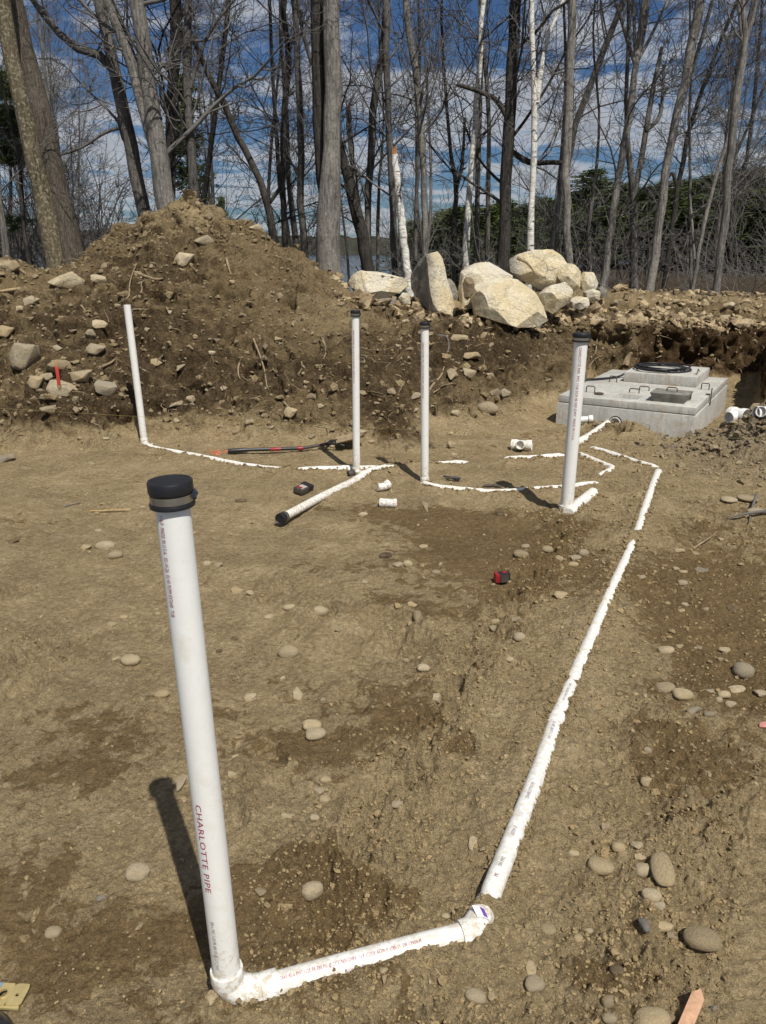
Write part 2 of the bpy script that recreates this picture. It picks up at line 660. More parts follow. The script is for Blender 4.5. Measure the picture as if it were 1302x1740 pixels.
def pvc_material(name, dirt=0.35):
    m, nt, b = new_mat(name)
    N = NT(nt)
    p = N.pos()
    n1 = N.noise(p, 9, 6, 0.65, 0.3)
    n2 = N.noise(p, 90, 4, 0.7)
    sc_ = N.noise(N.pos((120, 120, 8)), 1.0, 3, 0.5)
    col = N.ramp(n1, [(0.2, (0.72, 0.715, 0.675)), (0.8, (0.80, 0.795, 0.76))])
    spl = N.noise(p, 190, 4, 0.75)
    sm = N.math('MULTIPLY', N.math('ADD', N.ramp(spl, [(0.66, (0, 0, 0)), (0.72, (1.2, 1.2, 1.2))]), N.math('ADD', N.ramp(n1, [(0.56, (0, 0, 0)), (0.74, (1, 1, 1))]), N.ramp(n2, [(0.62, (0, 0, 0)), (0.74, (0.6, 0.6, 0.6))]))), dirt, clamp=True)
    col = N.mix(sm, col, (0.52, 0.43, 0.29))
    sx = N.n('ShaderNodeSeparateXYZ')
    N.l(N.pos(), sx.inputs[0])
    low = N.ramp(sx.outputs['Z'], [(0.02, (1, 1, 1)), (0.30, (0, 0, 0))])                 # mud thrown up from the soil
    mud = N.math('MULTIPLY', low, N.ramp(N.math('ADD', N.noise(p, 55, 5, 0.75), N.math('MULTIPLY', low, 0.10)), [(0.56, (0, 0, 0)), (0.63, (1, 1, 1))]))
    col = N.mix(N.math('MULTIPLY', mud, 0.75 if dirt < 0.4 else 0.45), col, (0.40, 0.31, 0.185))
    scuff = N.ramp(N.noise(N.pos((170, 170, 9)), 1.0, 4, 0.65, 0.5), [(0.66, (0, 0, 0)), (0.71, (1, 1, 1))])
    patch = N.ramp(N.noise(p, 6.5, 3, 0.6), [(0.50, (0, 0, 0)), (0.62, (1, 1, 1))])
    col = N.mix(N.math('MULTIPLY', N.math('MULTIPLY', scuff, patch), 0.55), col, (0.42, 0.39, 0.34))
    hand = N.ramp(N.noise(p, 17, 6, 0.7, 0.8), [(0.57, (0, 0, 0)), (0.70, (1, 1, 1))])
    col = N.mix(N.math('MULTIPLY', N.math('MULTIPLY', hand, patch), 0.40), col, (0.56, 0.49, 0.37))
    bsdf(b, N, col, N.ramp(sc_, [(0.3, (0.34, 0.34, 0.34)), (0.7, (0.52, 0.52, 0.52))]), N.bump(n2, 0.0008, 0.4), 0.4)
    return m


def concrete_material():
    m, nt, b = new_mat('concrete')
    N = NT(nt)
    p = N.pos()
    n1 = N.noise(p, 2.6, 7, 0.65, 0.3)
    n2 = N.noise(p, 30, 6, 0.7)
    st = N.noise(N.pos((26, 26, 1.6)), 1.0, 4, 0.6)
    col = N.ramp(n1, [(0.30, (0.37, 0.365, 0.335)), (0.70, (0.53, 0.52, 0.475))])
    col = N.mix(N.ramp(st, [(0.50, (0, 0, 0)), (0.70, (0.5, 0.5, 0.5))]), col, (0.235, 0.23, 0.205))
    col = N.mix(N.math('MULTIPLY', N.ramp(N.noise(p, 5, 5, 0.7, 1.0), [(0.52, (0, 0, 0)), (0.68, (1, 1, 1))]), 0.45), col, (0.36, 0.25, 0.14))
    col = N.mix(1.0, col, N.ramp(n2, [(0.3, (0.84, 0.84, 0.84)), (0.7, (1.14, 1.14, 1.14))]), 'MULTIPLY')
    bsdf(b, N, col, 0.9, N.bump(n2, 0.004, 0.6), 0.2)
    return m


M = dict(
    soil=soil_material(),
    cobble=stone_material('cobble_stone', (0.40, 0.32, 0.195), (0.52, 0.435, 0.295), 0.35),
    rubble=stone_material('rubble_stone', (0.38, 0.30, 0.185), (0.56, 0.48, 0.345), 0.5),
    greystone=stone_material('grey_stone', (0.29, 0.26, 0.20), (0.37, 0.325, 0.245), 0.5),
    slate=stone_material('blue_grey_stone', (0.235, 0.225, 0.205), (0.28, 0.265, 0.24), 0.4),
    darkstone=stone_material('dark_stone', (0.10, 0.075, 0.045), (0.15, 0.11, 0.07), 0.3),
    boulder=boulder_material(),
    bark=bark_material('grey_bark', (0.036, 0.033, 0.030), (0.190, 0.176, 0.158)),
    bark_pale=bark_material('pale_grey_bark', (0.062, 0.058, 0.052), (0.260, 0.244, 0.220)),
    bark_dark=bark_material('dark_bark', (0.018, 0.016, 0.014), (0.085, 0.077, 0.068)),
    bark_lichen=bark_material('lichen_bark', (0.075, 0.062, 0.040), (0.185, 0.155, 0.100), (0.34, 0.30, 0.21)),
    bark_old=bark_material('furrowed_bark', (0.040, 0.034, 0.027), (0.175, 0.150, 0.120), None, 1.6),
    birch=birch_material(),
    twig=simple('twig_bark', (0.140, 0.131, 0.122), 0.9, 0.15, var=0.3, scale=3),
    root=simple('root_wood', (0.26, 0.20, 0.125), 0.9, 0.15, var=0.35, scale=25),
    needles=simple('pine_needles', (0.088, 0.112, 0.036), 0.85, 0.12, var=0.45, scale=2.0),
    needles_edge=simple('edge_pine_needles', (0.060, 0.082, 0.026), 0.85, 0.12, var=0.4, scale=2.0),  # even green of the left edge pine, a little darker than the wood pines
    farwood=simple('far_wood', (0.040, 0.040, 0.032), 1.0, 0.0, var=0.4, scale=0.12),
    pvc=pvc_material('white_pvc', 0.38),
    pvc_dirty=pvc_material('soiled_pvc', 0.42),
    rubber=simple('black_rubber', (0.014, 0.014, 0.016), 0.42, 0.45),
    black=simple('black_plastic', (0.018, 0.018, 0.020), 0.4, 0.45),
    dirtyblack=simple('dusty_black_plastic', (0.060, 0.052, 0.043), 0.6, 0.35, var=0.3),
    red=simple('red_plastic', (0.27, 0.016, 0.020), 0.4, 0.45),
    faded=simple('faded_red_paper', (0.50, 0.22, 0.18), 0.7, 0.2, var=0.3),
    redtape=simple('red_flagging', (0.52, 0.06, 0.045), 0.6, 0.3),
    orange=simple('orange_marking_paint', (0.60, 0.16, 0.09), 0.85, 0.2, var=0.3),
    steel=simple('stainless_steel', (0.42, 0.37, 0.30), 0.32, 0.5, 0.9),
    iron=simple('rusty_steel', (0.11, 0.082, 0.062), 0.7, 0.3, 0.4, var=0.3),
    blade=simple('dusty_shovel_steel', (0.27, 0.205, 0.125), 0.75, 0.3, 0.15, var=0.2),
    brass=simple('yellow_zinc_steel', (0.55, 0.44, 0.20), 0.42, 0.5, 0.45, var=0.12),
    wood=simple('stake_wood', (0.38, 0.24, 0.12), 0.85, 0.2, var=0.2, scale=40),
    lath=simple('lath_wood', (0.48, 0.33, 0.15), 0.8, 0.2, var=0.2, scale=40),
    pinkwood=simple('salmon_painted_wood', (0.50, 0.30, 0.185), 0.85, 0.2, var=0.2, scale=60),
    concrete=concrete_material(),
    concrete_dark=simple('weathered_concrete', (0.20, 0.19, 0.165), 0.95, 0.15, var=0.3, scale=14, bump=0.01),
    print_red=simple('magenta_print', (0.30, 0.035, 0.085), 0.6, 0.2),
    print_grey=simple('grey_print', (0.26, 0.22, 0.26), 0.6, 0.2),
    sticker=simple('sticker_paper', (0.78, 0.77, 0.80), 0.5, 0.3),
    purple=simple('purple_print', (0.16, 0.07, 0.42), 0.5, 0.3),
    blue=simple('blue_label', (0.16, 0.28, 0.42), 0.5, 0.4),
    grey_label=simple('grey_label', (0.40, 0.34, 0.33), 0.5, 0.4),
    string=simple('yellow_string', (0.30, 0.25, 0.09), 0.8, 0.2),
    breakwood=simple('torn_wood', (0.42, 0.22, 0.10), 0.9, 0.1, var=0.25),
    darkmetal=simple('dark_blued_metal', (0.07, 0.075, 0.10), 0.3, 0.5, 0.7, var=0.3),
)


def water_material():
    m, nt, b = new_mat('lake_water')
    N = NT(nt)
    n = N.noise(N.pos((1, 0.35, 1)), 0.9, 5, 0.6)
    bsdf(b, N, (0.012, 0.025, 0.045), 0.12, N.bump(n, 0.25, 0.5), 0.5)
    return m


M['water'] = water_material()

# ------------------------------------------------------------------ the lie of the land
# profiles of the pit floor, the spoil heap and the cut banks: for a bearing, knots of (distance ahead, photo row)
PROFILES = [
    (0,    [(7.0, None, 0), (7.2, 700), (7.7, 640), (8.7, 560), (9.7, 490), (10.7, 440), (12.5, None, 1.25), (15, None, 0.95)]),
    (120,  [(6.9, None, 0), (7.1, 705), (7.6, 640), (8.6, 560), (9.6, 505), (10.6, 462), (12.5, None, 1.25), (15, None, 0.95)]),
    (230,  [(7.2, None, 0), (7.4, 705), (8.0, 625), (9.4, 500), (10.5, 425), (11.5, 380), (13.5, None, 1.5), (16, None, 0.9)]),
    (285,  [(7.25, None, 0), (7.55, 690), (8.6, 560), (9.9, 450), (10.8, 385), (11.5, 354), (13.3, None, 1.6), (16, None, 0.9)]),
    (330,  [(7.25, None, 0), (7.6, 685), (8.7, 560), (10, 445), (10.9, 375), (11.6, 327), (13, None, 1.8), (16, None, 0.9)]),
    (380,  [(7.2, None, 0), (7.6, 685), (8.7, 560), (9.9, 455), (10.8, 388), (11.4, 358), (13, None, 1.6), (16, None, 0.9)]),
    (430,  [(7.1, None, 0), (7.6, 680), (8.6, 560), (9.7, 465), (10.5, 405), (11, 383), (13, None, 1.35), (16, None, 0.9)]),
    (500,  [(7.05, None, 0), (7.6, 670), (8.6, 560), (9.6, 478), (10.4, 430), (12.4, None, 1.05), (16, None, 0.85)]),
    (560,  [(7.0, None, 0), (7.6, 670), (8.7, 560), (9.7, 492), (10.3, 464), (12, None, 0.95), (16, None, 0.85)]),
    (600,  [(6.95, None, 0), (7.6, 672), (8.8, 560), (9.8, 502), (11, None, 0.98), (13, None, 0.9), (16, None, 0.8)]),
    (660,  [(6.9, None, 0), (7.25, 705), (8.4, 605), (9.8, 522), (11, None, 1.0), (13, None, 0.92), (16, None, 0.8)]),
    (760,  [(7.4, None, 0), (8.2, 655), (8.9, 588), (9.35, 570), (9.5, 545), (11, None, 0.98), (13, None, 0.95), (16, None, 0.8)]),
    (860,  [(7.9, None, 0), (8.6, 650), (9.2, 596), (9.6, 575), (9.75, 553), (11, None, 0.98), (13, None, 1.02), (16, None, 0.85)]),
    (935,  [(8.7, None, 0), (9.4, 622), (10.1, 580), (10.5, 550), (12.6, 503), (14, None, 1.02), (17, None, 0.9)]),
    (985,  [(7.6, None, 0), (9.6, None, -0.05), (9.9, 650), (10.6, 600), (10.8, 548), (12.7, 497), (14, None, 1.05), (17, None, 0.9)]),
    (1040, [(7.6, None, 0), (9.0, None, -0.1), (10.75, None, -0.1), (10.95, 548), (12.8, 500), (14, None, 1.06), (17, None, 0.9)]),
    (1120, [(7.6, None, 0), (9.0, None, -0.1), (10.75, None, -0.1), (10.95, 552), (12.8, 506), (14, None, 1.02), (17, None, 0.9)]),
    (1230, [(7.6, None, 0), (9.0, None, -0.1), (10.8, None, -0.1), (11.0, 558), (12.8, 513), (14, None, 0.98), (17, None, 0.85)]),
    (1300, [(7.6, None, 0), (9.0, None, -0.1), (10.9, None, -0.1), (11.1, 560), (12.8, 516), (14, None, 0.95), (17, None, 0.85)]),
    (1345, [(8.9, None, -0.0), (9.1, None, 0.80), (12.8, 518), (14, None, 0.95), (17, None, 0.85)]),
    (1440, [(7.8, None, 0.0), (8.0, None, 0.80), (12.8, None, 0.95), (17, None, 0.85)]),
    (1600, [(7.0, None, 0.0), (7.3, None, 0.75), (12.8, None, 0.95), (17, None, 0.85)]),
]
_prof = []
for px, knots in PROFILES:
    Ys, Zs, As = [], [], []
    for k in knots:
        if len(k) == 2:
            p = at(px, k[1], k[0])
            Ys.append(k[0]); Zs.append(p.z); As.append(p.x / p.y)
        else:
            Ys.append(k[0]); Zs.append(k[2])
    a = np.mean(As[:4]) if As else (px - 651) / FOC / (cs + 0.10)
    _prof.append((a, np.array(Ys), np.array(Zs)))
_pa = np.array([p[0] for p in _prof])


def land(x, y):
    """smooth height of the site, before clods and grain"""
    x, y = np.asarray(x, float), np.asarray(y, float)
    yy = np.maximum(y, 0.5)
    a = np.clip(x / yy, _pa[0], _pa[-1])
    # ragged toe and lip lines
    w = 0.16 * fbm2(x * 1.6, y * 1.6, 3, 31) + 0.05 * fbm2(x * 7, y * 7, 2, 77)
    w = np.where(y < 5, 0, w)
    Z = np.stack([np.interp(yy + w, Y, Zk) for _, Y, Zk in _prof])
    i = np.clip(np.searchsorted(_pa, a) - 1, 0, len(_pa) - 2)
    t = (a - _pa[i]) / (_pa[i + 1] - _pa[i])
    t = t * t * (3 - 2 * t)
    flat = np.arange(x.size)
    Zf = Z.reshape(len(_pa), -1)
    z = (Zf[i.ravel(), flat] * (1 - t.ravel()) + Zf[i.ravel() + 1, flat] * t.ravel()).reshape(x.shape)
    # beyond the bank the wood floor falls to the lake on the left and ahead, later on the right
    left = smooth(0.30, -0.02, x / yy)
    fall = smooth(15, 34, y) * left * 3.2 + smooth(40, 110, y) * (1 - left) * 3.2
    z = z - fall
    # small heaps
    z = z + 0.33 * np.exp(-np.abs(((x - 3.95) / 0.75) ** 2 + ((y - 6.90) / 0.55) ** 2) ** 1.4)
    z = z + 0.22 * np.exp(-(((x - 3.82) / 0.36) ** 2 + ((y - 7.42) / 0.36) ** 2))
    z = z + 0.27 * np.exp(-(((x - 4.75) / 0.75) ** 2 + ((y - 6.55) / 0.65) ** 2))
    z = z + 0.25 * np.exp(-(((x - 2.26) / 0.30) ** 2 + ((y - 7.58) / 0.24) ** 2))
    z = z + 0.09 * np.exp(-(((x - 1.26) / 0.22) ** 2 + ((y - 4.98) / 0.16) ** 2))
    z = z + 0.10 * np.exp(-(((x - 3.9) / 0.45) ** 2 + ((y - 5.0) / 0.35) ** 2))
    return z


# ------------------------------------------------------------------ where the buried pipes lie (photo points on the floor)
def path(pts, z=0.0):
    return [gp(px, py, z) for px, py in pts]


LONG_RUN = path([(836, 1514), (858, 1458), (880, 1402), (915, 1312), (945, 1226), (965, 1178), (985, 1130), (1010, 1072),
                 (1040, 1003), (1062, 955), (1075, 925), (1086, 897), (1101, 850), (1118, 804)], 0.045)
NEAR_RUN = path([(402, 1688), (452, 1678), (560, 1648), (672, 1618), (787, 1588)], 0.035)
LEFT_RUN = path([(246, 757), (268, 764), (340, 777), (410, 791), (487, 800), (540, 798), (604, 797), (660, 796), (720, 792), (785, 788)], 0.012)
MID_RUN = path([(474, 884), (520, 858), (565, 834), (612, 812), (628, 801), (655, 795)], 0.02)
CROSS_RUN = path([(722, 824), (742, 829), (800, 835), (845, 838), (900, 834), (955, 830), (1008, 824)], 0.012)
SHORT_RUNS = dict(
    back=path([(864, 781), (910, 779), (951, 776)], 0.012),
    tank=path([(975, 757), (1000, 744), (1020, 730), (1036, 720)], 0.03),
    right=path([(1009, 764), (1045, 774), (1080, 786), (1113, 796)], 0.016),
    elbow=path([(986, 774), (1006, 782), (1028, 791), (1040, 796), (1036, 801), (1020, 810)], 0.010),
    branch=path([(966, 874), (980, 860), (998, 846), (1008, 838)], 0.045),
)
# (path, pipe radius, how much of it shows above the soil, half-width of the levelled soil)
TRENCHES = [(LONG_RUN, 0.030, 0.013, 0.30), (NEAR_RUN, 0.031, 0.044, 0.22), (LEFT_RUN, 0.030, 0.013, 0.16), (MID_RUN, 0.030, 0.022, 0.15),
            (CROSS_RUN, 0.030, 0.013, 0.16), (SHORT_RUNS['back'], 0.03, 0.011, 0.15), (SHORT_RUNS['tank'], 0.045, 0.013, 0.2),
            (SHORT_RUNS['right'], 0.03, 0.012, 0.2), (SHORT_RUNS['elbow'], 0.03, 0.010, 0.15), (SHORT_RUNS['branch'], 0.044, 0.035, 0.15)]


def seg_dist(x, y, P):
    """distance to a polyline in plan, its height at the nearest point, and the position along it"""
    best = np.full(x.shape, 1e9); zb = np.zeros(x.shape); sb = np.zeros(x.shape); s0 = 0
    side = np.zeros(x.shape)
    for A, B in zip(P, P[1:]):
        dx, dy = B.x - A.x, B.y - A.y
        L = math.hypot(dx, dy) + 1e-9
        t = np.clip(((x - A.x) * dx + (y - A.y) * dy) / (L * L), 0, 1)
        d = np.hypot(x - A.x - t * dx, y - A.y - t * dy)
        m = d < best
        best = np.where(m, d, best); zb = np.where(m, A.z + (B.z - A.z) * t, zb); sb = np.where(m, s0 + t * L, sb)
        side = np.where(m, np.sign((x - A.x) * dy - (y - A.y) * dx), side)
        s0 += L
    return best, zb, sb, side


FOOTPRINTS = []
for px, py, r in ((330, 985, .09), (470, 1010, .12), (545, 1045, .09), (660, 1065, .16), (690, 1100, .14), (780, 1285, .07), (380, 1395, .08),
                  (60, 1110, .10), (40, 1180, .10), (540, 1585, .12), (1040, 1245, .10), (880, 1150, .09), (870, 1370, .10), (770, 1375, .10),
                  (30, 1010, .1), (600, 1190, .1), (450, 1290, .09), (1090, 1390, .1), (930, 1500, .1)):
    p = gp(px, py)
    FOOTPRINTS.append((p.x, p.y, r))


def ground_height(x, y):
    z = land(x, y)
    near = y < 14
    slope_zone = smooth(0.05, 0.25, z) * smooth(17, 12, y)          # heap and banks
    # right-hand side and churned strip along the long run are rougher than the trodden floor
    dl, zl, sl, side = seg_dist(x, y, LONG_RUN)
    churn = np.exp(-((dl * side + 0.42) / 0.16) ** 2) + 0.5 * np.exp(-(dl / 0.35) ** 2)
    for px, py, r_, s_ in ((690, 1085, .22, .9), (545, 1045, .2, .6), (1090, 1250, .25, .6), (500, 1000, .25, .5), (620, 1560, .25, .7), (700, 1660, .25, .9), (560, 1700, .2, .7), (1000, 1640, .3, .8), (1200, 1420, .3, .7), (960, 870, .3, .7), (420, 1330, .15, .5), (780, 1560, .15, .8), (1230, 900, .4, .6)):
        c = gp(px, py)
        churn = churn + s_ * np.exp(-(((x - c.x) ** 2 + (y - c.y) ** 2) / r_ ** 2))
    rough = 0.35 + 0.9 * churn + 0.5 * smooth(0.0, 0.6, x - 0.24 * y)
    n1 = fbm2(x * 1.3, y * 1.3, 3, 3)
    n2 = fbm2(x * 6.5, y * 6.5, 4, 9)
    n3 = fbm2(x * 24, y * 24, 3, 21, 0.65)
    n4 = fbm2(x * 75, y * 75, 2, 23, 0.6)
    z = z + np.where(near, (0.032 * n1 + 0.027 * n2 * (rough + .12) + 0.0115 * n3 * (rough + .15) + 0.004 * n4 * smooth(4, 2.5, y)), 0.05 * n1)
    # churned strip: a line of sharp little trenches and lumps
    z = z - 0.075 * np.exp(-((dl * side + 0.42 + 0.08 * fbm2(x * 3, y * 3, 2, 91)) / 0.06) ** 2) * smooth(-0.1, 0.35, fbm2(x * 9, y * 9, 3, 55)) * (y < 6)
    z = z + 0.062 * churn * (np.abs(fbm2(x * 13, y * 13, 3, 41)) + .6 * np.abs(fbm2(x * 37, y * 37, 2, 43)) - .28) * (y < 6.5)
    # long low ridge of the backfilled trench
    ridge = np.exp(-(dl / 0.34) ** 2) * smooth(0.7, 1.3, y) * smooth(7.2, 6.6, y)
    z = z + 0.060 * ridge
    for fx, fy, r in FOOTPRINTS:
        d = np.hypot(x - fx, (y - fy) * 0.8)
        z = z - 0.030 * smooth(r, r * 0.55, d + 0.03 * fbm2(x * 12, y * 12, 2, 63)) + 0.014 * np.exp(-((d - r * 1.15) / (0.3 * r)) ** 2)
    # tyre tread bars, lower left
    tp = gp(40, 1110)
    tr = smooth(0.42, 0.2, np.hypot((x - tp.x) * 0.8, (y - tp.y)))
    z = z - 0.018 * tr * smooth(-0.2, 0.4, np.sin((x * 0.6 + y) * 78)) * (np.abs(np.sin((x - 0.5 * y) * 11)) > 0.35)
    # soil packed round each pipe, lapping raggedly over its sides
    for P, r, show, hw in TRENCHES:
        m = (np.abs(y - np.mean([p.y for p in P])) < 5)
        if not m.any():
            continue
        xm, ym = x[m], y[m]
        d, zp, s, sd = seg_dist(xm, ym, P)
        lap = 0.015 * fbm2(xm * 19, ym * 19, 3, 5, .6) + 0.012 * fbm2(xm * 5, ym * 5, 2, 6)
        if P is LONG_RUN:
            lap = 0.016 * fbm2(xm * 21, ym * 21, 3, 5, .6) - 0.014 * smooth(2.6, 1.9, ym)
        target = zp + r - show + lap - 0.03 * smooth(0.06, 0.20, d)
        if P is LONG_RUN:
            gap = np.exp(-((ym - gp(1075, 930).y) / 0.06) ** 2)
            target = target + 0.045 * gap
            target = target + 0.02 * smooth(0.02, 0.05, d) * (sd > 0) * smooth(1.7, 1.2, ym)
        if P is NEAR_RUN:
            target = target + np.where(sd > 0, 0.016 * smooth(0.0, 0.06, d), -0.030)
            target = target + 0.02 * np.exp(-(d / 0.2) ** 2) * np.where(sd > 0, 1, 0) * smooth(-0.45, 0.05, xm)
        if P is MID_RUN:
            free = smooth(0.75, 0.1, s)
            target = target - 0.055 * free
        if P is LEFT_RUN:
            target = target + 0.035 * np.exp(-((s - 1.70) / 0.05) ** 2) + 0.05 * np.exp(-((s - 2.72) / 0.2) ** 2)
        w = np.exp(-(d / hw) ** 2)
        zz = z[m]
        z[m] = zz * (1 - w) + target * w
    # sandy saddle between the near pipe's bend and the long run
    q = gp(832, 1533, 0.06)
    heap_ = 0.092 * np.exp(-(((x - q.x) / 0.085) ** 2 + ((y - q.y) / 0.030) ** 2))
    z = np.where(heap_ > 0.02, np.maximum(z, heap_ + 0.012 * fbm2(x * 40, y * 40, 2, 88) - .01), z)
    return z


def build_ground():
    # a fan of rows and columns, finest where the land is steep or near
    ac = np.concatenate((np.linspace(-1.5, -0.60, 36, endpoint=False), np.linspace(-0.60, 0.60, 580), np.linspace(0.60, 1.5, 37)[1:]))
    rows = [-0.6, 0.1, 0.4, 0.7, 0.9, 1.05]
    while rows[-1] < 6.6:
        rows.append(rows[-1] + 0.00098 * (rows[-1] ** 2 + 3.13))
    while rows[-1] < 11.8:
        y = rows[-1]
        rows.append(y + (0.007 if 10.5 < y < 11.2 else (0.016 if y < 7.6 else 0.0215)))
    while rows[-1] < 17:
        rows.append(rows[-1] + 0.07)
    while rows[-1] < 900:
        rows.append(rows[-1] * 1.06)
    rows = np.array(rows)
    X = np.maximum(rows, 1.05)[:, None] * ac[None, :]
    Y = np.repeat(rows[:, None], len(ac), axis=1)
    x, y = X.ravel(), Y.ravel()
    z = ground_height(x, y)
    nr, nc = X.shape
    P = np.stack((x, y, z), axis=1)
    G = P.reshape(nr, nc, 3)
    # lumps pushed out along the surface normal on the heap and banks
    du, dv = np.gradient(G, axis=1), np.gradient(G, axis=0)
    nrm = np.cross(du, dv)
    nrm /= np.linalg.norm(nrm, axis=2, keepdims=True) + 1e-9
    nrm = nrm.reshape(-1, 3)
    zl = land(x, y)
    sz = smooth(0.04, 0.20, zl) * smooth(15, 12, y) * (y > 5.2)
    spoil = np.exp(-(((x - 3.75) / 0.9) ** 2 + ((y - 6.8) / 0.9) ** 2))
    sz = np.maximum(sz, 0.75 * spoil)
    k = sz > 0.01
    q = P[k]
    lump = fbm3(q * np.array((2.4, 2.4, 2.4)), 3, 11)
    clod = fbm3(q * 8.5, 3, 17)
    grit = fbm3(q * 26, 2, 19, 0.6)
    # steep cut faces carry vertical bucket-tooth grooves
    steep = smooth(0.75, 0.35, nrm[k, 2])
    teeth = vnoise2(q[:, 0] * 9.0, q[:, 2] * 1.6 + q[:, 0], 71)
    disp = 0.10 * lump + 0.075 * np.sign(clod) * np.abs(clod) ** 0.7 + 0.036 * grit
    crumble = fbm3(q * np.array((6, 6, 3.2)), 3, 37)
    disp = disp * (1 - 0.2 * steep) + steep * (0.030 * teeth + 0.085 * np.sign(crumble) * np.abs(crumble) ** .7 + 0.03 * fbm3(q * np.array((16, 16, 9)), 2, 39))
    pits = smooth(0.26, 0.42, fbm3(q * 3.6, 3, 29))
    disp = disp - 0.11 * pits
    P[k] = q + nrm[k] * (disp * sz[k])[:, None]
    idx = np.arange(nr * nc).reshape(nr, nc)
    F = np.stack((idx[:-1, :-1], idx[:-1, 1:], idx[1:, 1:], idx[1:, :-1]), axis=-1).reshape(-1, 4)
    me = np_mesh('ground', P, F, M['soil'], 180)

    def attr(name, val):
        at_ = me.attributes.new(name, 'FLOAT', 'POINT')
        at_.data.foreach_set('value', np.clip(val, 0, 1).astype(np.float32))

    # damp patches, placed where the photograph has them
    damp = 0.24 + 0.36 * fbm2(x * 1.5, y * 2.4, 4, 101, .6)
    spoil2 = np.exp(-(((x - 3.8) / 0.9) ** 2 + ((y - 6.8) / 0.8) ** 2))
    for px, py, rx, ry, s in ((800, 905, .62, .45, .9), (880, 960, .45, .5, .75), (700, 870, .5, .2, .55), (1230, 960, .75, .9, .75), (1220, 1090, .45, .5, .7), (1290, 1150, .3, .4, .6),
                              (680, 1180, .26, .20, .62), (700, 1230, .2, .12, .5), (500, 1160, .3, .16, .35), (470, 1480, .20, .16, .6), (580, 1490, .14, .12, .6), (420, 1590, .2, .08, .55),
                              (520, 1588, .2, .05, .6), (700, 1535, .16, .08, .5), (80, 1320, .3, .2, .45), (150, 1260, .4, .25, .4), (30, 1130, .3, .3, .35), (560, 960, .5, .15, .3), (880, 1120, .4, .2, .35), (620, 1330, .25, .2, .3), (1100, 1000, .4, .5, .3), (1180, 1330, .3, .3, .3), (280, 1560, .25, .1, .4), (350, 1210, .3, .12, .3), (180, 1640, .3, .14, .5), (90, 1460, .2, .2, .4),
                              (300, 1350, .2, .12, .4), (610, 1690, .2, .08, .5), (1110, 1660, .16, .08, .6), (1080, 1590, .12, .08, .5), (1080, 1180, .28, .1, .55), (1090, 1250, .28, .12, .6),
                              (560, 1270, .2, .12, .4), (470, 1265, .2, .14, .4), (780, 1280, .09, .08, .8), (760, 1040, .5, .2, .45), (1000, 1690, .14, .1, .35), (500, 920, .4, .12, .2)):
        c = gp(px, py)
        damp = damp + 0.72 * s * np.exp(-(((x - c.x) / rx) ** 2 + ((y - c.y) / ry) ** 2))
    for px, py, rx, ry, s in ((200, 1000, .8, .8, .30), (330, 880, .8, .6, .25), (620, 1090, .3, .25, .35), (260, 1420, .25, .2, .4), (700, 1400, .2, .2, .35), (1150, 800, .5, .4, .25)):
        c = gp(px, py)
        damp = damp - s * np.exp(-(((x - c.x) / rx) ** 2 + ((y - c.y) / ry) ** 2))
    dl, _, _, side = seg_dist(x, y, LONG_RUN)
    damp = damp - 0.30 * np.exp(-(dl / 0.25) ** 2)
    on_floor = smooth(0.35, 0.05, zl)
    attr('damp', damp * on_floor + (1 - on_floor) * (0.20 + 0.25 * fbm2(x * 1.5, y * 1.5, 3, 8)))
    heap = smooth(0.10, 0.30, zl) * smooth(14, 11.5, y)
    left_h = np.exp(-(((x + 2.1) / 2.6) ** 2 + ((zl - 0.75) / 0.75) ** 2))
    hum = heap * (0.33 + 0.30 * left_h + 0.40 * fbm2(x * 0.9 + zl, y * 0.9 + zl * 1.7, 3, 51))
    c = gp(690, 755)
    hum = hum + 0.62 * np.exp(-(((x - c.x) / .45) ** 2 + ((y - 7.1) / .35) ** 2))
    hum = hum + heap * 0.55 * np.exp(-(((x - 1.3) / 1.0) ** 2 + ((zl - 0.72) / 0.22) ** 2))
    hum = hum + heap * 0.20 * smooth(-1.6, -2.6, x) * smooth(0.6, 0.1, zl)
    hum = hum - heap * 0.55 * np.exp(-(((x + 1.05) / 0.9) ** 2 + ((zl - 1.35) / 0.7) ** 2))
    attr('spoil', spoil2 * (y < 8.2) + 0.0 * x)
    attr('humus', hum)
    attr('fill', heap * (0.55 + 0.9 * fbm2(x * 0.8, y * 0.8 + zl, 3, 57) + 0.45 - 0.9 * np.exp(-(((x + 2.0) / 2.0) ** 2 + ((zl - 2.35) / 0.35) ** 2))))
    cut = smooth(0.30, 0.36, x / np.maximum(y, 1)) * smooth(0.02, 0.12, zl) * smooth(11.4, 11.05, y) * (y > 8)
    attr('red', cut * (0.75 + 0.5 * fbm2(x * 2, zl * 6, 3, 15)) + 0.15 * heap)
    attr('litter', smooth(12.5, 15, y))
    o = link('ground', me, kind='structure')
    return o, P, sz, zl


ground, GP_, GSZ, GZL = build_ground()
bpy.context.view_layer.update()
CAM_LOC = Vector((0, 0, CAM_H))


def hit(px, py):
    """where the line of sight through a photo point meets the ground"""
    ok, loc, nor, _ = ground.ray_cast(CAM_LOC, Vector(ray(px, py)).normalized())
    return (loc, nor) if ok else (gp(px, py), Vector((0, 0, 1)))


def drop(x, y):
    ok, loc, nor, _ = ground.ray_cast(Vector((x, y, 30)), Vector((0, 0, -1)))
    return (loc, nor) if ok else (Vector((x, y, 0)), Vector((0, 0, 1)))


# lake and far shore
me = np_mesh('lake', [(-900, 14, -1.5), (900, 14, -1.5), (900, 1500, -1.5), (-900, 1500, -1.5)], [[0, 1, 2, 3]], M['water'])
link('lake', me, kind='structure')


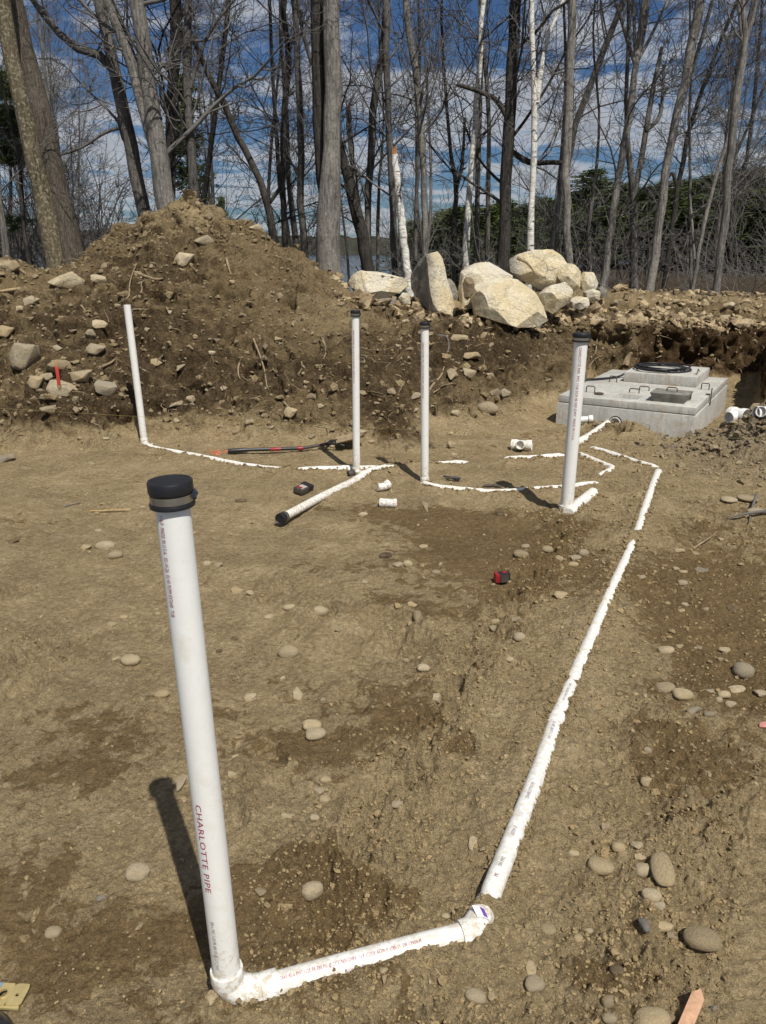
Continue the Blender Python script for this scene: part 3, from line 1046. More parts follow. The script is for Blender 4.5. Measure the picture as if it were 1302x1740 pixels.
def far_shore():
    n, k = 420, 7
    xs = np.linspace(-700, 700, n)
    V = []
    for j in range(k):
        t = j / (k - 1)
        h = (10.5 + 3.5 * fbm2(xs / 60, xs * 0, 3, 4) + 1.8 * fbm2(xs / 6, xs * 0 + 3 + j, 2, 5)) * math.sin(t * math.pi) ** 0.6
        V.append(np.stack((xs, 395 + 60 * t + 3 * fbm2(xs / 5, xs * 0 + j, 2, 6), -2.0 + np.maximum(h, 0)), axis=1))
    V = np.concatenate(V)
    i = np.arange(n * k).reshape(k, n)
    F = np.stack((i[:-1, :-1], i[:-1, 1:], i[1:, 1:], i[1:, :-1]), axis=-1).reshape(-1, 4)
    link('hills', np_mesh('hills', V, F, M['farwood'], 180), kind='structure')


far_shore()

# ------------------------------------------------------------------ lettering wrapped round a pipe
_TXT = {}


def text_tris(s):
    if s in _TXT:
        return _TXT[s]
    cu = bpy.data.curves.new('t', 'FONT')
    cu.body = s
    cu.size = 1.0
    cu.resolution_u = 2
    cu.space_character = 1.12
    o = bpy.data.objects.new('t', cu)
    COL.objects.link(o)
    dg = bpy.context.evaluated_depsgraph_get()
    me = bpy.data.meshes.new_from_object(o.evaluated_get(dg))
    bpy.data.objects.remove(o)
    bpy.data.curves.remove(cu)
    bm = bmesh.new()
    bm.from_mesh(me)
    bmesh.ops.triangulate(bm, faces=bm.faces)
    bmesh.ops.subdivide_edges(bm, edges=[e for e in bm.edges if abs(e.verts[0].co.y - e.verts[1].co.y) > 0.3], cuts=1)
    bmesh.ops.triangulate(bm, faces=bm.faces)
    v = np.array([tuple(x.co) for x in bm.verts])
    f = [tuple(x.index for x in p.verts) for p in bm.faces]
    bm.free()
    bpy.data.meshes.remove(me)
    _TXT[s] = (v, f)
    return v, f


def wrap_text(s, A, D, r, facing, start, size, mat, parent, flip=False, stretch=1.0, name='lettering', shift=0.0):
    """s printed along pipe axis D from A+D*start; letters centred on the side that looks along `facing`"""
    v, f = text_tris(s)
    A, D = Vector(A), Vector(D).normalized()
    Fv = Vector(facing)
    Fv = (Fv - D * Fv.dot(D)).normalized()
    U = Fv.cross(D)                      # letter-up direction
    if flip:
        U = -U
    out_v = []
    for x, y, _ in v:
        th = (y - 0.35) * size / r + shift
        p = A + D * (start + x * size * stretch) + (Fv * math.cos(th) + U * math.sin(th)) * (r + 0.0009)
        out_v.append(p)
    m = MB()
    m.add(out_v, f)
    return m.build(name, mat, parent)


def fillet(A, B, C, rad, n=10):
    """points of a rounded corner A-B-C"""
    A, B, C = Vector(A), Vector(B), Vector(C)
    u, v = (A - B).normalized(), (C - B).normalized()
    ang = u.angle(v)
    d = rad / math.tan(ang / 2)
    p, q = B + u * d, B + v * d
    c = B + (u + v).normalized() * (rad / math.sin(ang / 2))
    a, b = p - c, q - c
    return [c + a.normalized().slerp(b.normalized(), k / n) * rad for k in range(n + 1)]


def spline(P, n=12):
    """Catmull-Rom through P"""
    P = [Vector(p) for p in P]
    Q = [P[0] * 2 - P[1]] + P + [P[-1] * 2 - P[-2]]
    out_ = []
    for i in range(1, len(Q) - 2):
        for k in range(n):
            t = k / n
            a, b, c, d = Q[i - 1], Q[i], Q[i + 1], Q[i + 2]
            out_.append(0.5 * ((2 * b) + (c - a) * t + (2 * a - 5 * b + 4 * c - d) * t * t + (3 * b - a - 3 * c + d) * t ** 3))
    out_.append(P[-1])
    return out_


def standpipe(A, T, r, parent, open_top=False, n=40, mat='pvc'):
    L = (T - A).length
    m = MB()
    if open_top:
        m.lathe(A, T - A, [(r, 0), (r, L * .5), (r, L), (r * 0.88, L), (r * 0.87, L - 0.25), (0, L - 0.25)], n)
    else:
        m.lathe(A, T - A, [(r, 0), (r, L * .33), (r, L * .66), (r, L), (0, L)], n)
    return m.build('standpipe', M[mat], parent)


def rubber_cap(T, D, r, parent, h=0.042, screw_dir=(1, 0.15, 0), detail=True):
    """flexible end cap with its worm-drive clamp, top at T+D*h*0.25"""
    D = Vector(D).normalized()
    B = T - D * h * 0.72
    c = MB().lathe(B, D, [(r * 1.03, 0), (r * 1.30, 0.0), (r * 1.32, h * .10), (r * 1.30, h * .16), (r * 1.20, h * .18), (r * 1.20, h * .50), (r * 1.27, h * .54),
                          (r * 1.30, h * .60), (r * 1.30, h * .93), (r * 1.25, h), (r * 1.12, h * 1.005), (r * 1.05, h * .97), (0, h * .95)], 44)
    cap = c.build('rubber_cap', M['rubber'], parent, 40)
    b = MB().lathe(B, D, [(r * 1.215, h * .20), (r * 1.245, h * .20), (r * 1.245, h * .49), (r * 1.215, h * .49)], 44)
    if detail:                                   # worm slots in the band
        X = D.orthogonal().normalized()
        Fv = Vector((0.05, -1, 0)); Fv = (Fv - D * Fv.dot(D)).normalized()
        S = Fv.cross(D)
        for k in range(-7, 9):
            a = k * 0.085 + 0.1
            n_ = Fv * math.cos(a) + S * math.sin(a)
            t_ = D.cross(n_)
            b.box(B + D * h * .345 + n_ * r * 1.248, n_ * 0.0006, t_ * 0.0009, D * h * 0.10)
    b.build('clamp_band', M['steel'], cap, 40)
    sd = Vector(screw_dir); sd = (sd - D * sd.dot(D)).normalized()
    tg = D.cross(sd)
    P = B + D * h * .40 + sd * r * 1.36
    s = MB().box(P - sd * r * .06, sd * r * .12, tg * r * .22, D * h * .17)
    s.lathe(P + tg * r * 0.25, -tg, [(0, 0), (r * .13, 0), (r * .15, r * .05), (r * .15, r * .22), (r * .10, r * .24), (r * .10, r * .7), (0, r * .7)], 12)
    s.build('clamp_screw', M['darkmetal'], cap, 30)
    return cap


def hub(A, D, r, L, parent, name='socket', rim=1.16, mat='pvc'):
    """socket ring of a fitting: a rim wider than the pipe"""
    m = MB().lathe(A, D, [(r * 1.0, L), (r * rim, L), (r * rim, L * .1), (r * (rim - .02), 0), (r * 1.0, 0)], 40)
    return m.build(name, M[mat], parent, 40)


# ------------------------------------------------------------------ tall pipe in the foreground with its elbow and run
r0 = 0.0335
A0 = at(386, 1655, gp(386, 1655, 0.085).y)
T0 = at(291, 838, A0.y + 0.010)
pipe = thing('drain_riser', 'tallest white pipe nearest the camera, black capped, with a printed run at its foot', 'drain pipe', (A0.x, A0.y, 0))
D0 = (T0 - A0).normalized()
sp = standpipe(A0 - D0 * 0.02, T0, r0, pipe, n=56)
wrap_text('CHARLOTTE PIPE', T0, -D0, r0, (-0.34, -0.94, 0), 0.705, 0.0205, M['print_red'], sp, stretch=1.40)
wrap_text('114-P  MADE IN U.S.A.  02-10-26  01:43 PLPM EXT#40  TUB', T0, -D0, r0, (-0.48, -0.88, 0), 0.035, 0.0135, M['print_red'], sp, stretch=0.56)
wrap_text('2IN x PVC 1120 PR 280 PSI @ 23\u00b0C NSF', T0, -D0, r0, (-0.34, -0.94, 0), 1.035, 0.0125, M['print_grey'], sp, stretch=0.62)
rubber_cap(T0 + D0 * 0.012, D0, r0, pipe, h=0.052)
NR = NEAR_RUN
run_dir = (NR[-1] - NR[1]).normalized()
corner = A0 - D0 * 0.075
E1 = NR[1] + Vector((0, 0, 0.0))
elb = MB()
arc = fillet(A0, corner, corner + (E1 - corner) * 2, 0.058, 14)
elb.sweep([A0] + arc + [E1], [r0 * 1.12] + [r0 * 1.13] * len(arc) + [r0 * 1.06], 36)
eo = elb.build('elbow', M['pvc'], pipe, 50)
m = MB().lathe(A0 + D0 * 0.018, -D0, [(r0 * 1.01, 0.03), (r0 * 1.01, 0.0), (r0 * 1.17, 0.0), (r0 * 1.20, 0.004), (r0 * 1.20, 0.030), (r0 * 1.13, 0.042), (r0 * 1.0, 0.045)], 48)
m.build('socket', M['pvc'], eo, 40)
hub(E1 - run_dir * 0.012, run_dir, r0, 0.040, eo, rim=1.13)
run_end = NR[-1]
m = MB().sweep([E1 + run_dir * 0.0, NR[2], NR[3], run_end], 0.031, 40)
rn = m.build('pipe_run', M['pvc_dirty'], pipe, 50)
Lr = (run_end - E1).length
up_cam = Vector((0.1, -0.55, 0.8))
wrap_text('2660 40 x PVC 1120 PR 280 PSI @ 23\u00b0C NSF-DWV   U.P. CODE ASTM D 1785-21  SW CPVII4-M', E1, run_dir, 0.031, up_cam, 0.035, 0.0135, M['print_red'], rn, flip=False, stretch=0.60, shift=0.30)
wrap_text('\u25cf-\u00b7-11:09:02-PM', E1, run_dir, 0.031, up_cam, 0.195, 0.0115, M['print_grey'], rn, stretch=0.62, shift=-0.42)
bend = MB()
h1 = run_end + run_dir * 0.022
B1 = gp(806, 1575, 0.036)
B2 = gp(818, 1556, 0.030)
B3 = gp(827, 1535, 0.0)
bend.sweep([run_end - run_dir * 0.004, h1, B1, B2, B3], [r0 * 1.10, r0 * 1.10, r0 * 1.08, r0 * 1.06, r0 * 0.98], 36)
bo = bend.build('bend', M['pvc'], pipe, 50)
hub(run_end - run_dir * 0.008, run_dir, 0.031, 0.034, bo, rim=1.24)
st = MB()
c = gp(818, 1549, 0.072)
sa, sb, sc2 = Vector((0.017, 0.004, -0.006)), Vector((-0.006, 0.016, 0.004)), Vector((0.001, -0.0012, 0.0016)) * 0.3
st.box(c - sa * 0.55, sa * 0.55, sb, sc2)
st.box(c + sa * 0.40 - Vector((0, 0, 0.003)), sa * 0.45 - Vector((0, 0, 0.004)), sb, sc2)
so = st.build('sticker', M['sticker'], bo)
MB().box(c + sa * 0.45 + Vector((0, -.0003, -0.0012)), sa * 0.33 - Vector((0, 0, 0.003)), sb * 0.75, sc2 * 0.6).build('printed_mark', M['purple'], bo)

# ------------------------------------------------------------------ the long buried run and the other buried lines
def buried(label, P, r, name='buried_pipe', text=None, mat='pvc_dirty', couplings=()):
    Pe = [P[0] + (P[0] - P[1]).normalized() * .03 - Vector((0, 0, .04))] + list(P) + [P[-1] + (P[-1] - P[-2]).normalized() * .10 - Vector((0, 0, .055))]
    pts = spline(Pe, 8)
    o = thing(name, label, 'buried pipe', (P[0].x, P[0].y, 0), 'pipes half buried in the pit floor')
    w = [p + Vector((0, 0, 0.0015 * math.sin(i * 1.7))) for i, p in enumerate(pts)]
    b = MB().sweep(w, r, 24).build('pipe_barrel', M[mat], o, 50)
    for s in couplings:
        i = int(s * (len(w) - 1))
        d = (w[min(i + 1, len(w) - 1)] - w[max(i - 1, 0)]).normalized()
        MB().lathe(w[i] - d * 0.035, d, [(r, 0), (r * 1.15, 0), (r * 1.17, .008), (r * 1.17, .062), (r * 1.15, .07), (r, .07)], 28).build('coupling', M['pvc_dirty'], o, 40)
    if text:
        for k, (s, t) in enumerate(text):
            i = int(s * (len(w) - 1))
            d = (w[min(i + 2, len(w) - 1)] - w[i]).normalized()
            wrap_text(t, w[i] + Vector((0, 0, 0.0008)), d, r, (0.0, -0.25, 1), 0, 0.016, M['print_grey'] if k else M['print_red'], b, stretch=0.72, shift=0.0)
    return o


buried('long white pipe running straight up the right of the floor along a soil ridge', LONG_RUN, 0.030,
       text=[(0.085, 'PE.'), (0.105, '2IN PVC 1120 PR 280 PSI @ 23\u00b0C'), (0.17, 'ASTM D 1785 NSF-DWV U.P. CODE'), (0.23, 'CHARLOTTE PIPE 2IN SCH 40'), (0.3, 'PVC 1120 PR 280 PSI'), (0.37, 'NSF-DWV ASTM D 2665')], couplings=(0.335,))
buried('white pipe half buried from the leftmost uncapped riser past the shovel', LEFT_RUN, 0.030, couplings=(0.62,))
buried('half buried white pipe crossing between the two right-hand capped risers', CROSS_RUN, 0.030)
buried('short white pipe in the soil between the loose tee and the thick riser', SHORT_RUNS['back'], 0.030)
buried('thick crusted pipe surfacing from the soil and pointing at the concrete tank', SHORT_RUNS['tank'], 0.045)
buried('thin white pipe slanting right before the tank to the top of the long run', SHORT_RUNS['right'], 0.030)
buried('short curved white pipe end right behind the thick riser', SHORT_RUNS['elbow'], 0.030)


# ------------------------------------------------------------------ the other risers
def riser(px0, py0, px1, py1, r, label, cap=True, base_z=0.03, elbow=None, text=True, open_top=False):
    A = gp(px0, py0, base_z)
    T = at(px1, py1, A.y)
    o = thing('drain_riser', label, 'drain pipe', (A.x, A.y, 0), 'upright drain pipes')
    D = (T - A).normalized()
    s = standpipe(A - D * 0.03, T, r, o, open_top)
    if text:
        wrap_text('CHARLOTTE PIPE  PVC 1120 SCH 40 NSF-DWV  MADE IN U.S.A.', T, -D, r, (-0.5, -1, 0) if r < .04 else (-0.2, -1, 0), 0.12 if r < .04 else .06, r * 0.52, M['print_red'], s, stretch=0.85)
    if cap:
        rubber_cap(T + D * 0.012, D, r, o, h=0.045 if r < 0.04 else 0.055, detail=False)
    e = None
    if elbow:
        C = A - D * 0.055
        E = Vector(elbow)
        arc = fillet(A, C, C + (E - C).normalized() * 0.4, 0.045 * r / 0.03, 10)
        e = MB().sweep([A] + arc + [E], r * 1.12, 28).build('elbow', M['pvc'], o, 50)
    hub(A + D * 0.02, -D, r, 0.045, e or o, rim=1.18)
    return o, A, T, D


riser(606, 798, 604, 533, 0.030, 'slim capped white pipe standing at the shovel blade, behind a pipe lying towards the camera', elbow=gp(618, 806, 0.02))
riser(722, 815, 722, 553, 0.0305, 'slim capped white pipe standing just right of the pipe by the shovel', elbow=gp(741, 829, 0.012))
tk, TA, TT, TD = riser(963, 862, 988, 573, 0.0445, 'thick capped white pipe standing in front of the concrete tank', base_z=0.06)
m = MB().sweep(SHORT_RUNS['branch'], 0.042, 26)
m.build('branch', M['pvc_dirty'], tk, 50, label='soil-crusted branch at the foot of the riser')
riser(245, 748, 216, 518, 0.032, 'leftmost white pipe, open topped without a cap, against the foot of the soil heap', cap=False, open_top=True, elbow=gp(262, 760, 0.01), text=False)

# pipe lying towards the camera from the foot of the second riser, its black cap on the near end
o = thing('lateral_pipe', 'white pipe lying towards the camera with a black cap on its near end', 'drain pipe', (MID_RUN[0].x, MID_RUN[0].y, 0))
P0 = gp(478, 881, 0.035)
P1, P2, P3 = gp(545, 845, 0.028), gp(609, 814, 0.02), MID_RUN[4]
b = MB().sweep([P0, P1, P2], 0.030, 30).build('pipe_barrel', M['pvc'], o, 50)
d = (P1 - P0).normalized()
wrap_text('PVC 1120 SCH 40 NSF', P2, -(P2 - P1).normalized(), 0.030, (0, -.6, 1), 0.10, 0.013, M['print_grey'], b, stretch=0.8)
MB().sweep([P2 - (P2 - P1).normalized() * .05, P2, P3, MID_RUN[5]], [0.034, 0.034, 0.030, 0.030], 24).build('bend', M['pvc_dirty'], o, 50)
c = MB().lathe(P0 + d * 0.05, -d, [(0.030, 0), (0.036, 0), (0.037, .008), (0.0365, .05), (0.039, .052), (0.039, .066), (0.035, .069), (0.030, .064), (0, .064)], 32)
co = c.build('rubber_cap', M['rubber'], o, 40)
MB().lathe(P0 + d * 0.035, -d, [(0.037, 0), (0.0382, 0), (0.0382, .012), (0.037, .012)], 32).build('clamp_band', M['steel'], co, 40)
# small black capped stub behind the second riser
q = gp(592, 806, 0.03)
o = thing('pipe_stub', 'small black rubber fitting in shadow at the foot of the riser by the shovel', 'fitting', (q.x, q.y, 0))
MB().lathe(q, (0.8, 0.4, 0.1), [(0, 0), (.028, 0), (.03, .006), (.03, .05), (.026, .055), (0, .05)], 24).build('body', M['dirtyblack'], o, 40)


# ------------------------------------------------------------------ loose fittings
def tube_open(m, A, D, r, L, wall=0.006, n=32):
    m.lathe(A, D, [(r - wall, 0.002), (r, 0), (r, L), (r - wall, L - 0.002), (r - wall, L * .98), (r - wall, L * .5), (r - wall, 0.002)], n)


def tee(P, ax, side, r, L, label, br=0.8, group='loose pipe fittings on the soil'):
    P, ax, side = Vector(P), Vector(ax).normalized(), Vector(side).normalized()
    o = thing('tee_fitting', label, 'pipe fitting', tuple(P - Vector((0, 0, r))), group)
    m = MB()
    m.lathe(P - ax * L / 2, ax, [(r * .84, L * .5), (r * .86, 0.004), (r * .98, 0), (r, 0.004), (r, L * .28), (r * .90, L * .32), (r * .90, L * .68), (r, L * .72), (r, L - .004), (r * .98, L), (r * .86, L - .004), (r * .84, L * .5)], 36)
    b = m.build('body', M['pvc'], o, 40)
    q = r * br
    MB().lathe(P + side * r * 0.35, side, [(q * .9, 0), (q * .9, r * .75), (q, r * .8), (q, r * 1.5), (q * .97, r * 1.53), (q * .84, r * 1.52), (q * .82, r * .8), (0, r * .7)], 32).build('branch', M['pvc'], o, 40)
    return o


def on_soil(px, py, lift):
    p, n = hit(px, py)
    return p + Vector((0, 0, lift))


tee(on_soil(886, 765, 0.048), (1, -0.30, 0.02), (-0.35, -1.0, 0.28), 0.052, 0.19, 'white tee fitting lying alone on bare soil left of the thick riser')
tee(on_soil(1254, 716, 0.062), (0.42, -1, 0.08), (-1, -0.50, -0.10), 0.073, 0.21, 'white tee fitting, wide mouth to the camera, on soil right of the tank')
P = on_soil(1300, 712, 0.06)
tee(P, (1, 0.15, 0.0), (-0.85, -0.75, 0.25), 0.062, 0.20, 'white fitting cut by the right photo edge on the grey soil heap')
P = on_soil(660, 861, 0.027)
o = thing('coupling_fitting', 'short straight white pipe coupling lying in front of the second capped riser', 'pipe fitting', (P.x, P.y, P.z - .027), 'loose pipe fittings on the soil')
m = MB().lathe(P - Vector((0.062, -.008, 0)), (1, -0.12, 0), [(.026, .06), (.027, .003), (.0345, 0), (.0355, .003), (.0355, .022), (.033, .024), (.033, .100), (.0355, .102), (.0355, .121), (.0345, .124), (.027, .121), (.026, .06)], 32)
m.build('body', M['pvc'], o, 40)
P = on_soil(653, 834, 0.03)
o = thing('elbow_fitting', 'small bent white fitting lying behind the straight coupling', 'pipe fitting', (P.x, P.y, P.z - .03), 'loose pipe fittings on the soil')
d1 = Vector((0.8, 0.35, 0.5)).normalized()
MB().sweep([P - Vector((.052, .012, -.004)), P - Vector((.02, .0, 0.0)), P + d1 * 0.012, P + d1 * 0.05], .031, 28).build('body', M['pvc'], o, 50)
hub(P + d1 * 0.055, -d1, .031, .036, o, rim=1.16)
MB().lathe(P + d1 * 0.0562, d1, [(0.0, 0.0), (.027, 0.0)], 24).build('mouth', M['greystone'], o)
P = on_soil(993, 718, 0.03)
o = thing('elbow_fitting', 'white fitting lying against the left foot of the concrete tank, behind the thick riser', 'pipe fitting', (P.x, P.y, P.z - .03), 'loose pipe fittings on the soil')
MB().sweep([P - Vector((.05, 0, 0)), P + Vector((.02, .01, 0)), P + Vector((.07, -.01, .012))], .032, 24).build('body', M['pvc'], o, 50)
hub(P + Vector((.08, -.01, .012)), (-1, .1, -.1), .032, .04, o, rim=1.16)

# ------------------------------------------------------------------ concrete tank
ua, va = Vector((-0.860, 0.5103, 0)), Vector((0.5103, 0.860, 0))
TC = Vector((3.05, 7.41, 0))
ZT = 0.29
TW, TL = 1.38, 2.10


def tp(a, b, z):
    return TC + ua * a + va * b + Vector((0, 0, z))


tank = thing('septic_tank', 'grey precast concrete tank sunk in the pit at the right', 'concrete tank', tuple(tp(TW / 2, TL / 2, -0.3)))
m = MB()
o4 = [(-.01, -.01), (TW + .01, -.01), (TW + .01, TL + .02), (-.01, TL + .02)]
i4 = [(.07, .07), (TW - .07, .07), (TW - .07, TL - .07), (.07, TL - .07)]
v = [tp(a, b, z) for z in (.21, -.34) for q in (o4, i4) for a, b in q]
f = [(8, 9, 10, 11, ), ]
for k in range(4):
    k2 = (k + 1) % 4
    f += [(k, k2, 4 + k2, 4 + k), (8 + k, 8 + k2, k2, k), (4 + k, 4 + k2, 12 + k2, 12 + k)]
m.add(v, f)
bo = m.build('tank_body', M['concrete'], tank, bevel=0.008)
m = MB()                                           # lid slab with its access opening left of the plug
a0, a1, b0, b1 = 0.60, 0.87, 0.16, 0.42
o4 = [(0, 0), (TW, 0), (TW, TL), (0, TL)]
i4 = [(a0, b0), (a1, b0), (a1, b1), (a0, b1)]
zt, zb = ZT, ZT - 0.072
v = [tp(a, b, zt) for a, b in o4] + [tp(a, b, zt) for a, b in i4] + [tp(a, b, zb) for a, b in o4] + [tp(a + (.02 if a < .7 else -.02), b + (.02 if b < .3 else -.02), zb) for a, b in i4]
f = []
for k in range(4):
    k2 = (k + 1) % 4
    f += [(k, k2, 4 + k2, 4 + k), (8 + k, 8 + k2, k2, k), (4 + k, 4 + k2, 12 + k2, 12 + k)]
    f += [(8 + k2, 8 + k, 12 + k, 12 + k2)]
m.add(v, f)
lid = m.build('lid_slab', M['concrete'], tank, bevel=0.006)


def rebar_loop(a, b, w, h, parent, z=ZT, d=ua, lean=0.0):
    c = tp(a, b, z)
    L = va * lean
    pts = [c - d * w - Vector((0, 0, .02)), c - d * w + Vector((0, 0, h * .8)) + L * .8, c - d * w * .8 + Vector((0, 0, h)) + L, c + d * w * .8 + Vector((0, 0, h)) + L, c + d * w + Vector((0, 0, h * .8)) + L * .8, c + d * w - Vector((0, 0, .02))]
    MB().sweep(pts, 0.006, 8).build('lifting_loop', M['iron'], parent, 60)


rebar_loop(1.13, 0.30, 0.045, 0.07, tank)
rebar_loop(0.72, 0.52, 0.05, 0.045, tank)
rebar_loop(0.66, 0.72, 0.05, 0.045, tank)
rebar_loop(0.13, 0.40, 0.035, 0.07, tank, d=va)
rebar_loop(1.10, 1.10, 0.04, 0.07, tank)
rebar_loop(0.10, 1.12, 0.04, 0.07, tank)
c = tp(-0.004, 0.78, ZT)
MB().box(c + Vector((0, 0, 0.012)) + ua * .02, ua * .022, va * .012, Vector((0, 0, .005))).box(c - ua * .012 + Vector((0, 0, -0.01)), ua * .004, va * .018, Vector((0, 0, .09))).build('strap_bracket', M['iron'], tank, bevel=.002)
q = tp(1.02, 0.24, ZT + .008)
MB().lathe(q, (0, 0, 1), [(0, 0), (.05, 0), (.05, .006), (.045, .009), (0, .009)], 24).build('cover_disc', M['iron'], tank)
q = tp(0.76, -0.020, 0.062)
MB().lathe(q - va * -0.03, -va, [(.055, 0), (.058, 0), (.058, .045), (.050, .045), (.048, .01), (0, .01)], 30).build('inlet_pipe', M['pvc'], tank, 40)
MB().lathe(q - va * -0.022, -va, [(.058, 0), (.070, 0), (.068, .02), (.058, .022)], 30).build('inlet_gasket', M['rubber'], tank, 40)

pc = tp(0.29, 0.26, ZT)
plug = thing('access_plug', 'small tapered concrete plug with a wire handle sitting on the tank lid', 'concrete cover', tuple(pc))
MB().box(pc + Vector((0, 0, 0.047)), ua * .185, va * .15, Vector((0, 0, .046)), 0.80).build('plug_block', M['concrete_dark'], plug, bevel=.004)
c = pc + Vector((0, 0, .093))
MB().sweep([c - ua * .05 - Vector((0, 0, .01)), c - ua * .05 + Vector((0, 0, .03)), c - ua * .035 + Vector((0, 0, .042)), c + ua * .035 + Vector((0, 0, .042)), c + ua * .05 + Vector((0, 0, .03)), c + ua * .05 - Vector((0, 0, .01))], .006, 8).build('handle', M['iron'], plug, 60)

rc = tp(0.61, 1.645, ZT)
rs = thing('riser_slab', 'square concrete slab stacked on the back of the tank lid', 'concrete slab', tuple(rc))
sb_ = MB().box(rc + Vector((0, 0, .057)), ua * .40, va * .43, Vector((0, 0, .055))).build('slab', M['concrete'], rs, bevel=.006)
c = tp(0.25, 1.42, ZT + .11)
MB().sweep([c, c + va * .05 + Vector((0, 0, .06)), c + va * .16 + Vector((0, 0, .02))], .006, 8).build('lifting_loop', M['iron'], rs, 60)
c = tp(0.60, 1.30, ZT + .11)
MB().sweep([c - ua * .04 - Vector((0, 0, .01)), c - ua * .04 + Vector((0, 0, .04)), c + ua * .04 + Vector((0, 0, .04)), c + ua * .04 - Vector((0, 0, .01))], .005, 8).build('lifting_loop', M['iron'], rs, 60)

hc = tp(0.68, 1.62, ZT + .114)
hose = thing('hose_coil', 'coil of black hose lying on top of the concrete slab', 'hose', tuple(hc))
pts = []
for k in range(0, 36 * 5):
    t = k / 36 * 2 * math.pi
    rr = 0.300 - 0.020 * ((k // 36) % 4) + 0.020 * math.sin(t * 2.3 + 1) + 0.01 * math.sin(t * .7)
    z = 0.012 + 0.006 * (k / 36) + .006 * math.sin(t * 1.37)
    pts.append(hc + ua * rr * math.cos(t) + va * rr * math.sin(t) * 1.05 + Vector((0, 0, z)))
e = hc + ua * 0.42 + Vector((0, 0, 0.0))
tail = [pts[-1]] + [tp(1.02, 1.55, ZT + .10), tp(1.12, 1.42, ZT + .02), tp(1.28, 1.15, ZT + .016), tp(1.40, 0.98, ZT + .012), tp(1.44, 0.93, ZT - .1)]
MB().sweep(pts, .0095, 8).build('coil', M['black'], hose, 60)
MB().sweep(spline(tail[1:], 6), .013, 8).build('hose_end', M['black'], hose, 60)

# ------------------------------------------------------------------ tools left on the floor
# shovel
a_, b_ = on_soil(388, 772, 0.030), on_soil(512, 768, 0.034)
s_ = on_soil(548, 764, 0.045)
sh = thing('shovel', 'long black shovel with a red collar lying at the foot of the soil heap', 'shovel', tuple(a_ - Vector((0, 0, .03))))
d = (s_ - a_).normalized()
MB().sweep([a_, a_ + d * .02, a_ + d * .16, a_ + d * .18, b_], [.019, .021, .021, .016, .016], 16).build('handle', M['black'], sh, 50)
cc = a_ + (b_ - a_) * 0.955
MB().lathe(cc, d, [(.016, 0), (.0195, 0), (.0195, .045), (.016, .045)], 20).build('collar', M['red'], sh)
c1 = a_ + (b_ - a_) * 0.58
MB().lathe(c1, d, [(.0162, 0), (.0168, .004), (.0168, .09), (.0162, .095)], 16).build('red_stripe', M['red'], sh)
MB().sweep([b_, s_, s_ + d * .05 + Vector((0, 0, .012))], [.016, .013, .013], 14).build('socket', M['dirtyblack'], sh)
f0 = s_ + d * .03
yoke = MB()
for sgn in (-1, 1):
    side = Vector((d.y, -d.x, 0))
    yoke.sweep([f0, f0 + d * .05 + side * .05 * sgn + Vector((0, 0, .02)), f0 + d * .13 + side * .085 * sgn + Vector((0, 0, .012)), f0 + d * .165 + side * .095 * sgn], .012, 10)
yoke.build('yoke', M['black'], sh, 50)
m = MB()                                           # dished blade lying on its back, dusty with soil
side = Vector((d.y, -d.x, 0))
nu, nv = 8, 10
bl = []
for i in range(nv + 1):
    t = i / nv
    w = 0.105 * (1 - max(0, (t - .6) / .4) ** 2.2 * .95)
    for j in range(nu + 1):
        u = j / nu * 2 - 1
        bl.append(f0 + d * (.10 + .26 * t) + side * u * w + Vector((0, 0, .012 + .035 * u * u + .05 * t - .01)))
k = len(bl)
bl += [p - Vector((0, 0, .004)) for p in bl]
f = []
for i in range(nv):
    for j in range(nu):
        q = i * (nu + 1) + j
        f += [(q, q + 1, q + nu + 2, q + nu + 1), (k + q, k + q + nu + 1, k + q + nu + 2, k + q + 1)]
for j in range(nu):
    f += [(j, k + j, k + j + 1, j + 1), (nv * (nu + 1) + j, nv * (nu + 1) + j + 1, k + nv * (nu + 1) + j + 1, k + nv * (nu + 1) + j)]
for i in range(nv):
    q = i * (nu + 1)
    f += [(q, q + nu + 1, k + q + nu + 1, k + q), (q + nu, k + q + nu, k + q + 2 * nu + 1, q + 2 * nu + 1)]
m.add(bl, f)
m.build('blade', M['blade'], sh, 50)

# battery pack beside the lying pipe
P = on_soil(516, 838, 0.035)
x_, y_ = Vector((.055, .085, 0)).normalized(), Vector((-.085, .055, 0.02)).normalized()
zz = x_.cross(y_)
o = thing('battery_pack', 'black battery pack with a red and pale label leaning by the lying pipe', 'battery', tuple(P - Vector((0, 0, .035))))
MB().box(P, x_ * .072, y_ * .042, zz * .022).build('case', M['dirtyblack'], o, bevel=.008)
MB().box(P + x_ * .045 + zz * .012, x_ * .026, y_ * .046, zz * .018).build('latch_block', M['black'], o, bevel=.006)
MB().box(P + zz * .0225 - x_ * .018, x_ * .034, y_ * .026, zz * .0012).build('label_plate', M['grey_label'], o)
MB().box(P + zz * .0235 - x_ * .041 + y_ * .004, x_ * .011, y_ * .022, zz * .0012).build('red_mark', M['red'], o)
MB().box(P + zz * .0225 + x_ * .022, x_ * .0025, y_ * .036, zz * .0014).build('red_stripe', M['red'], o)
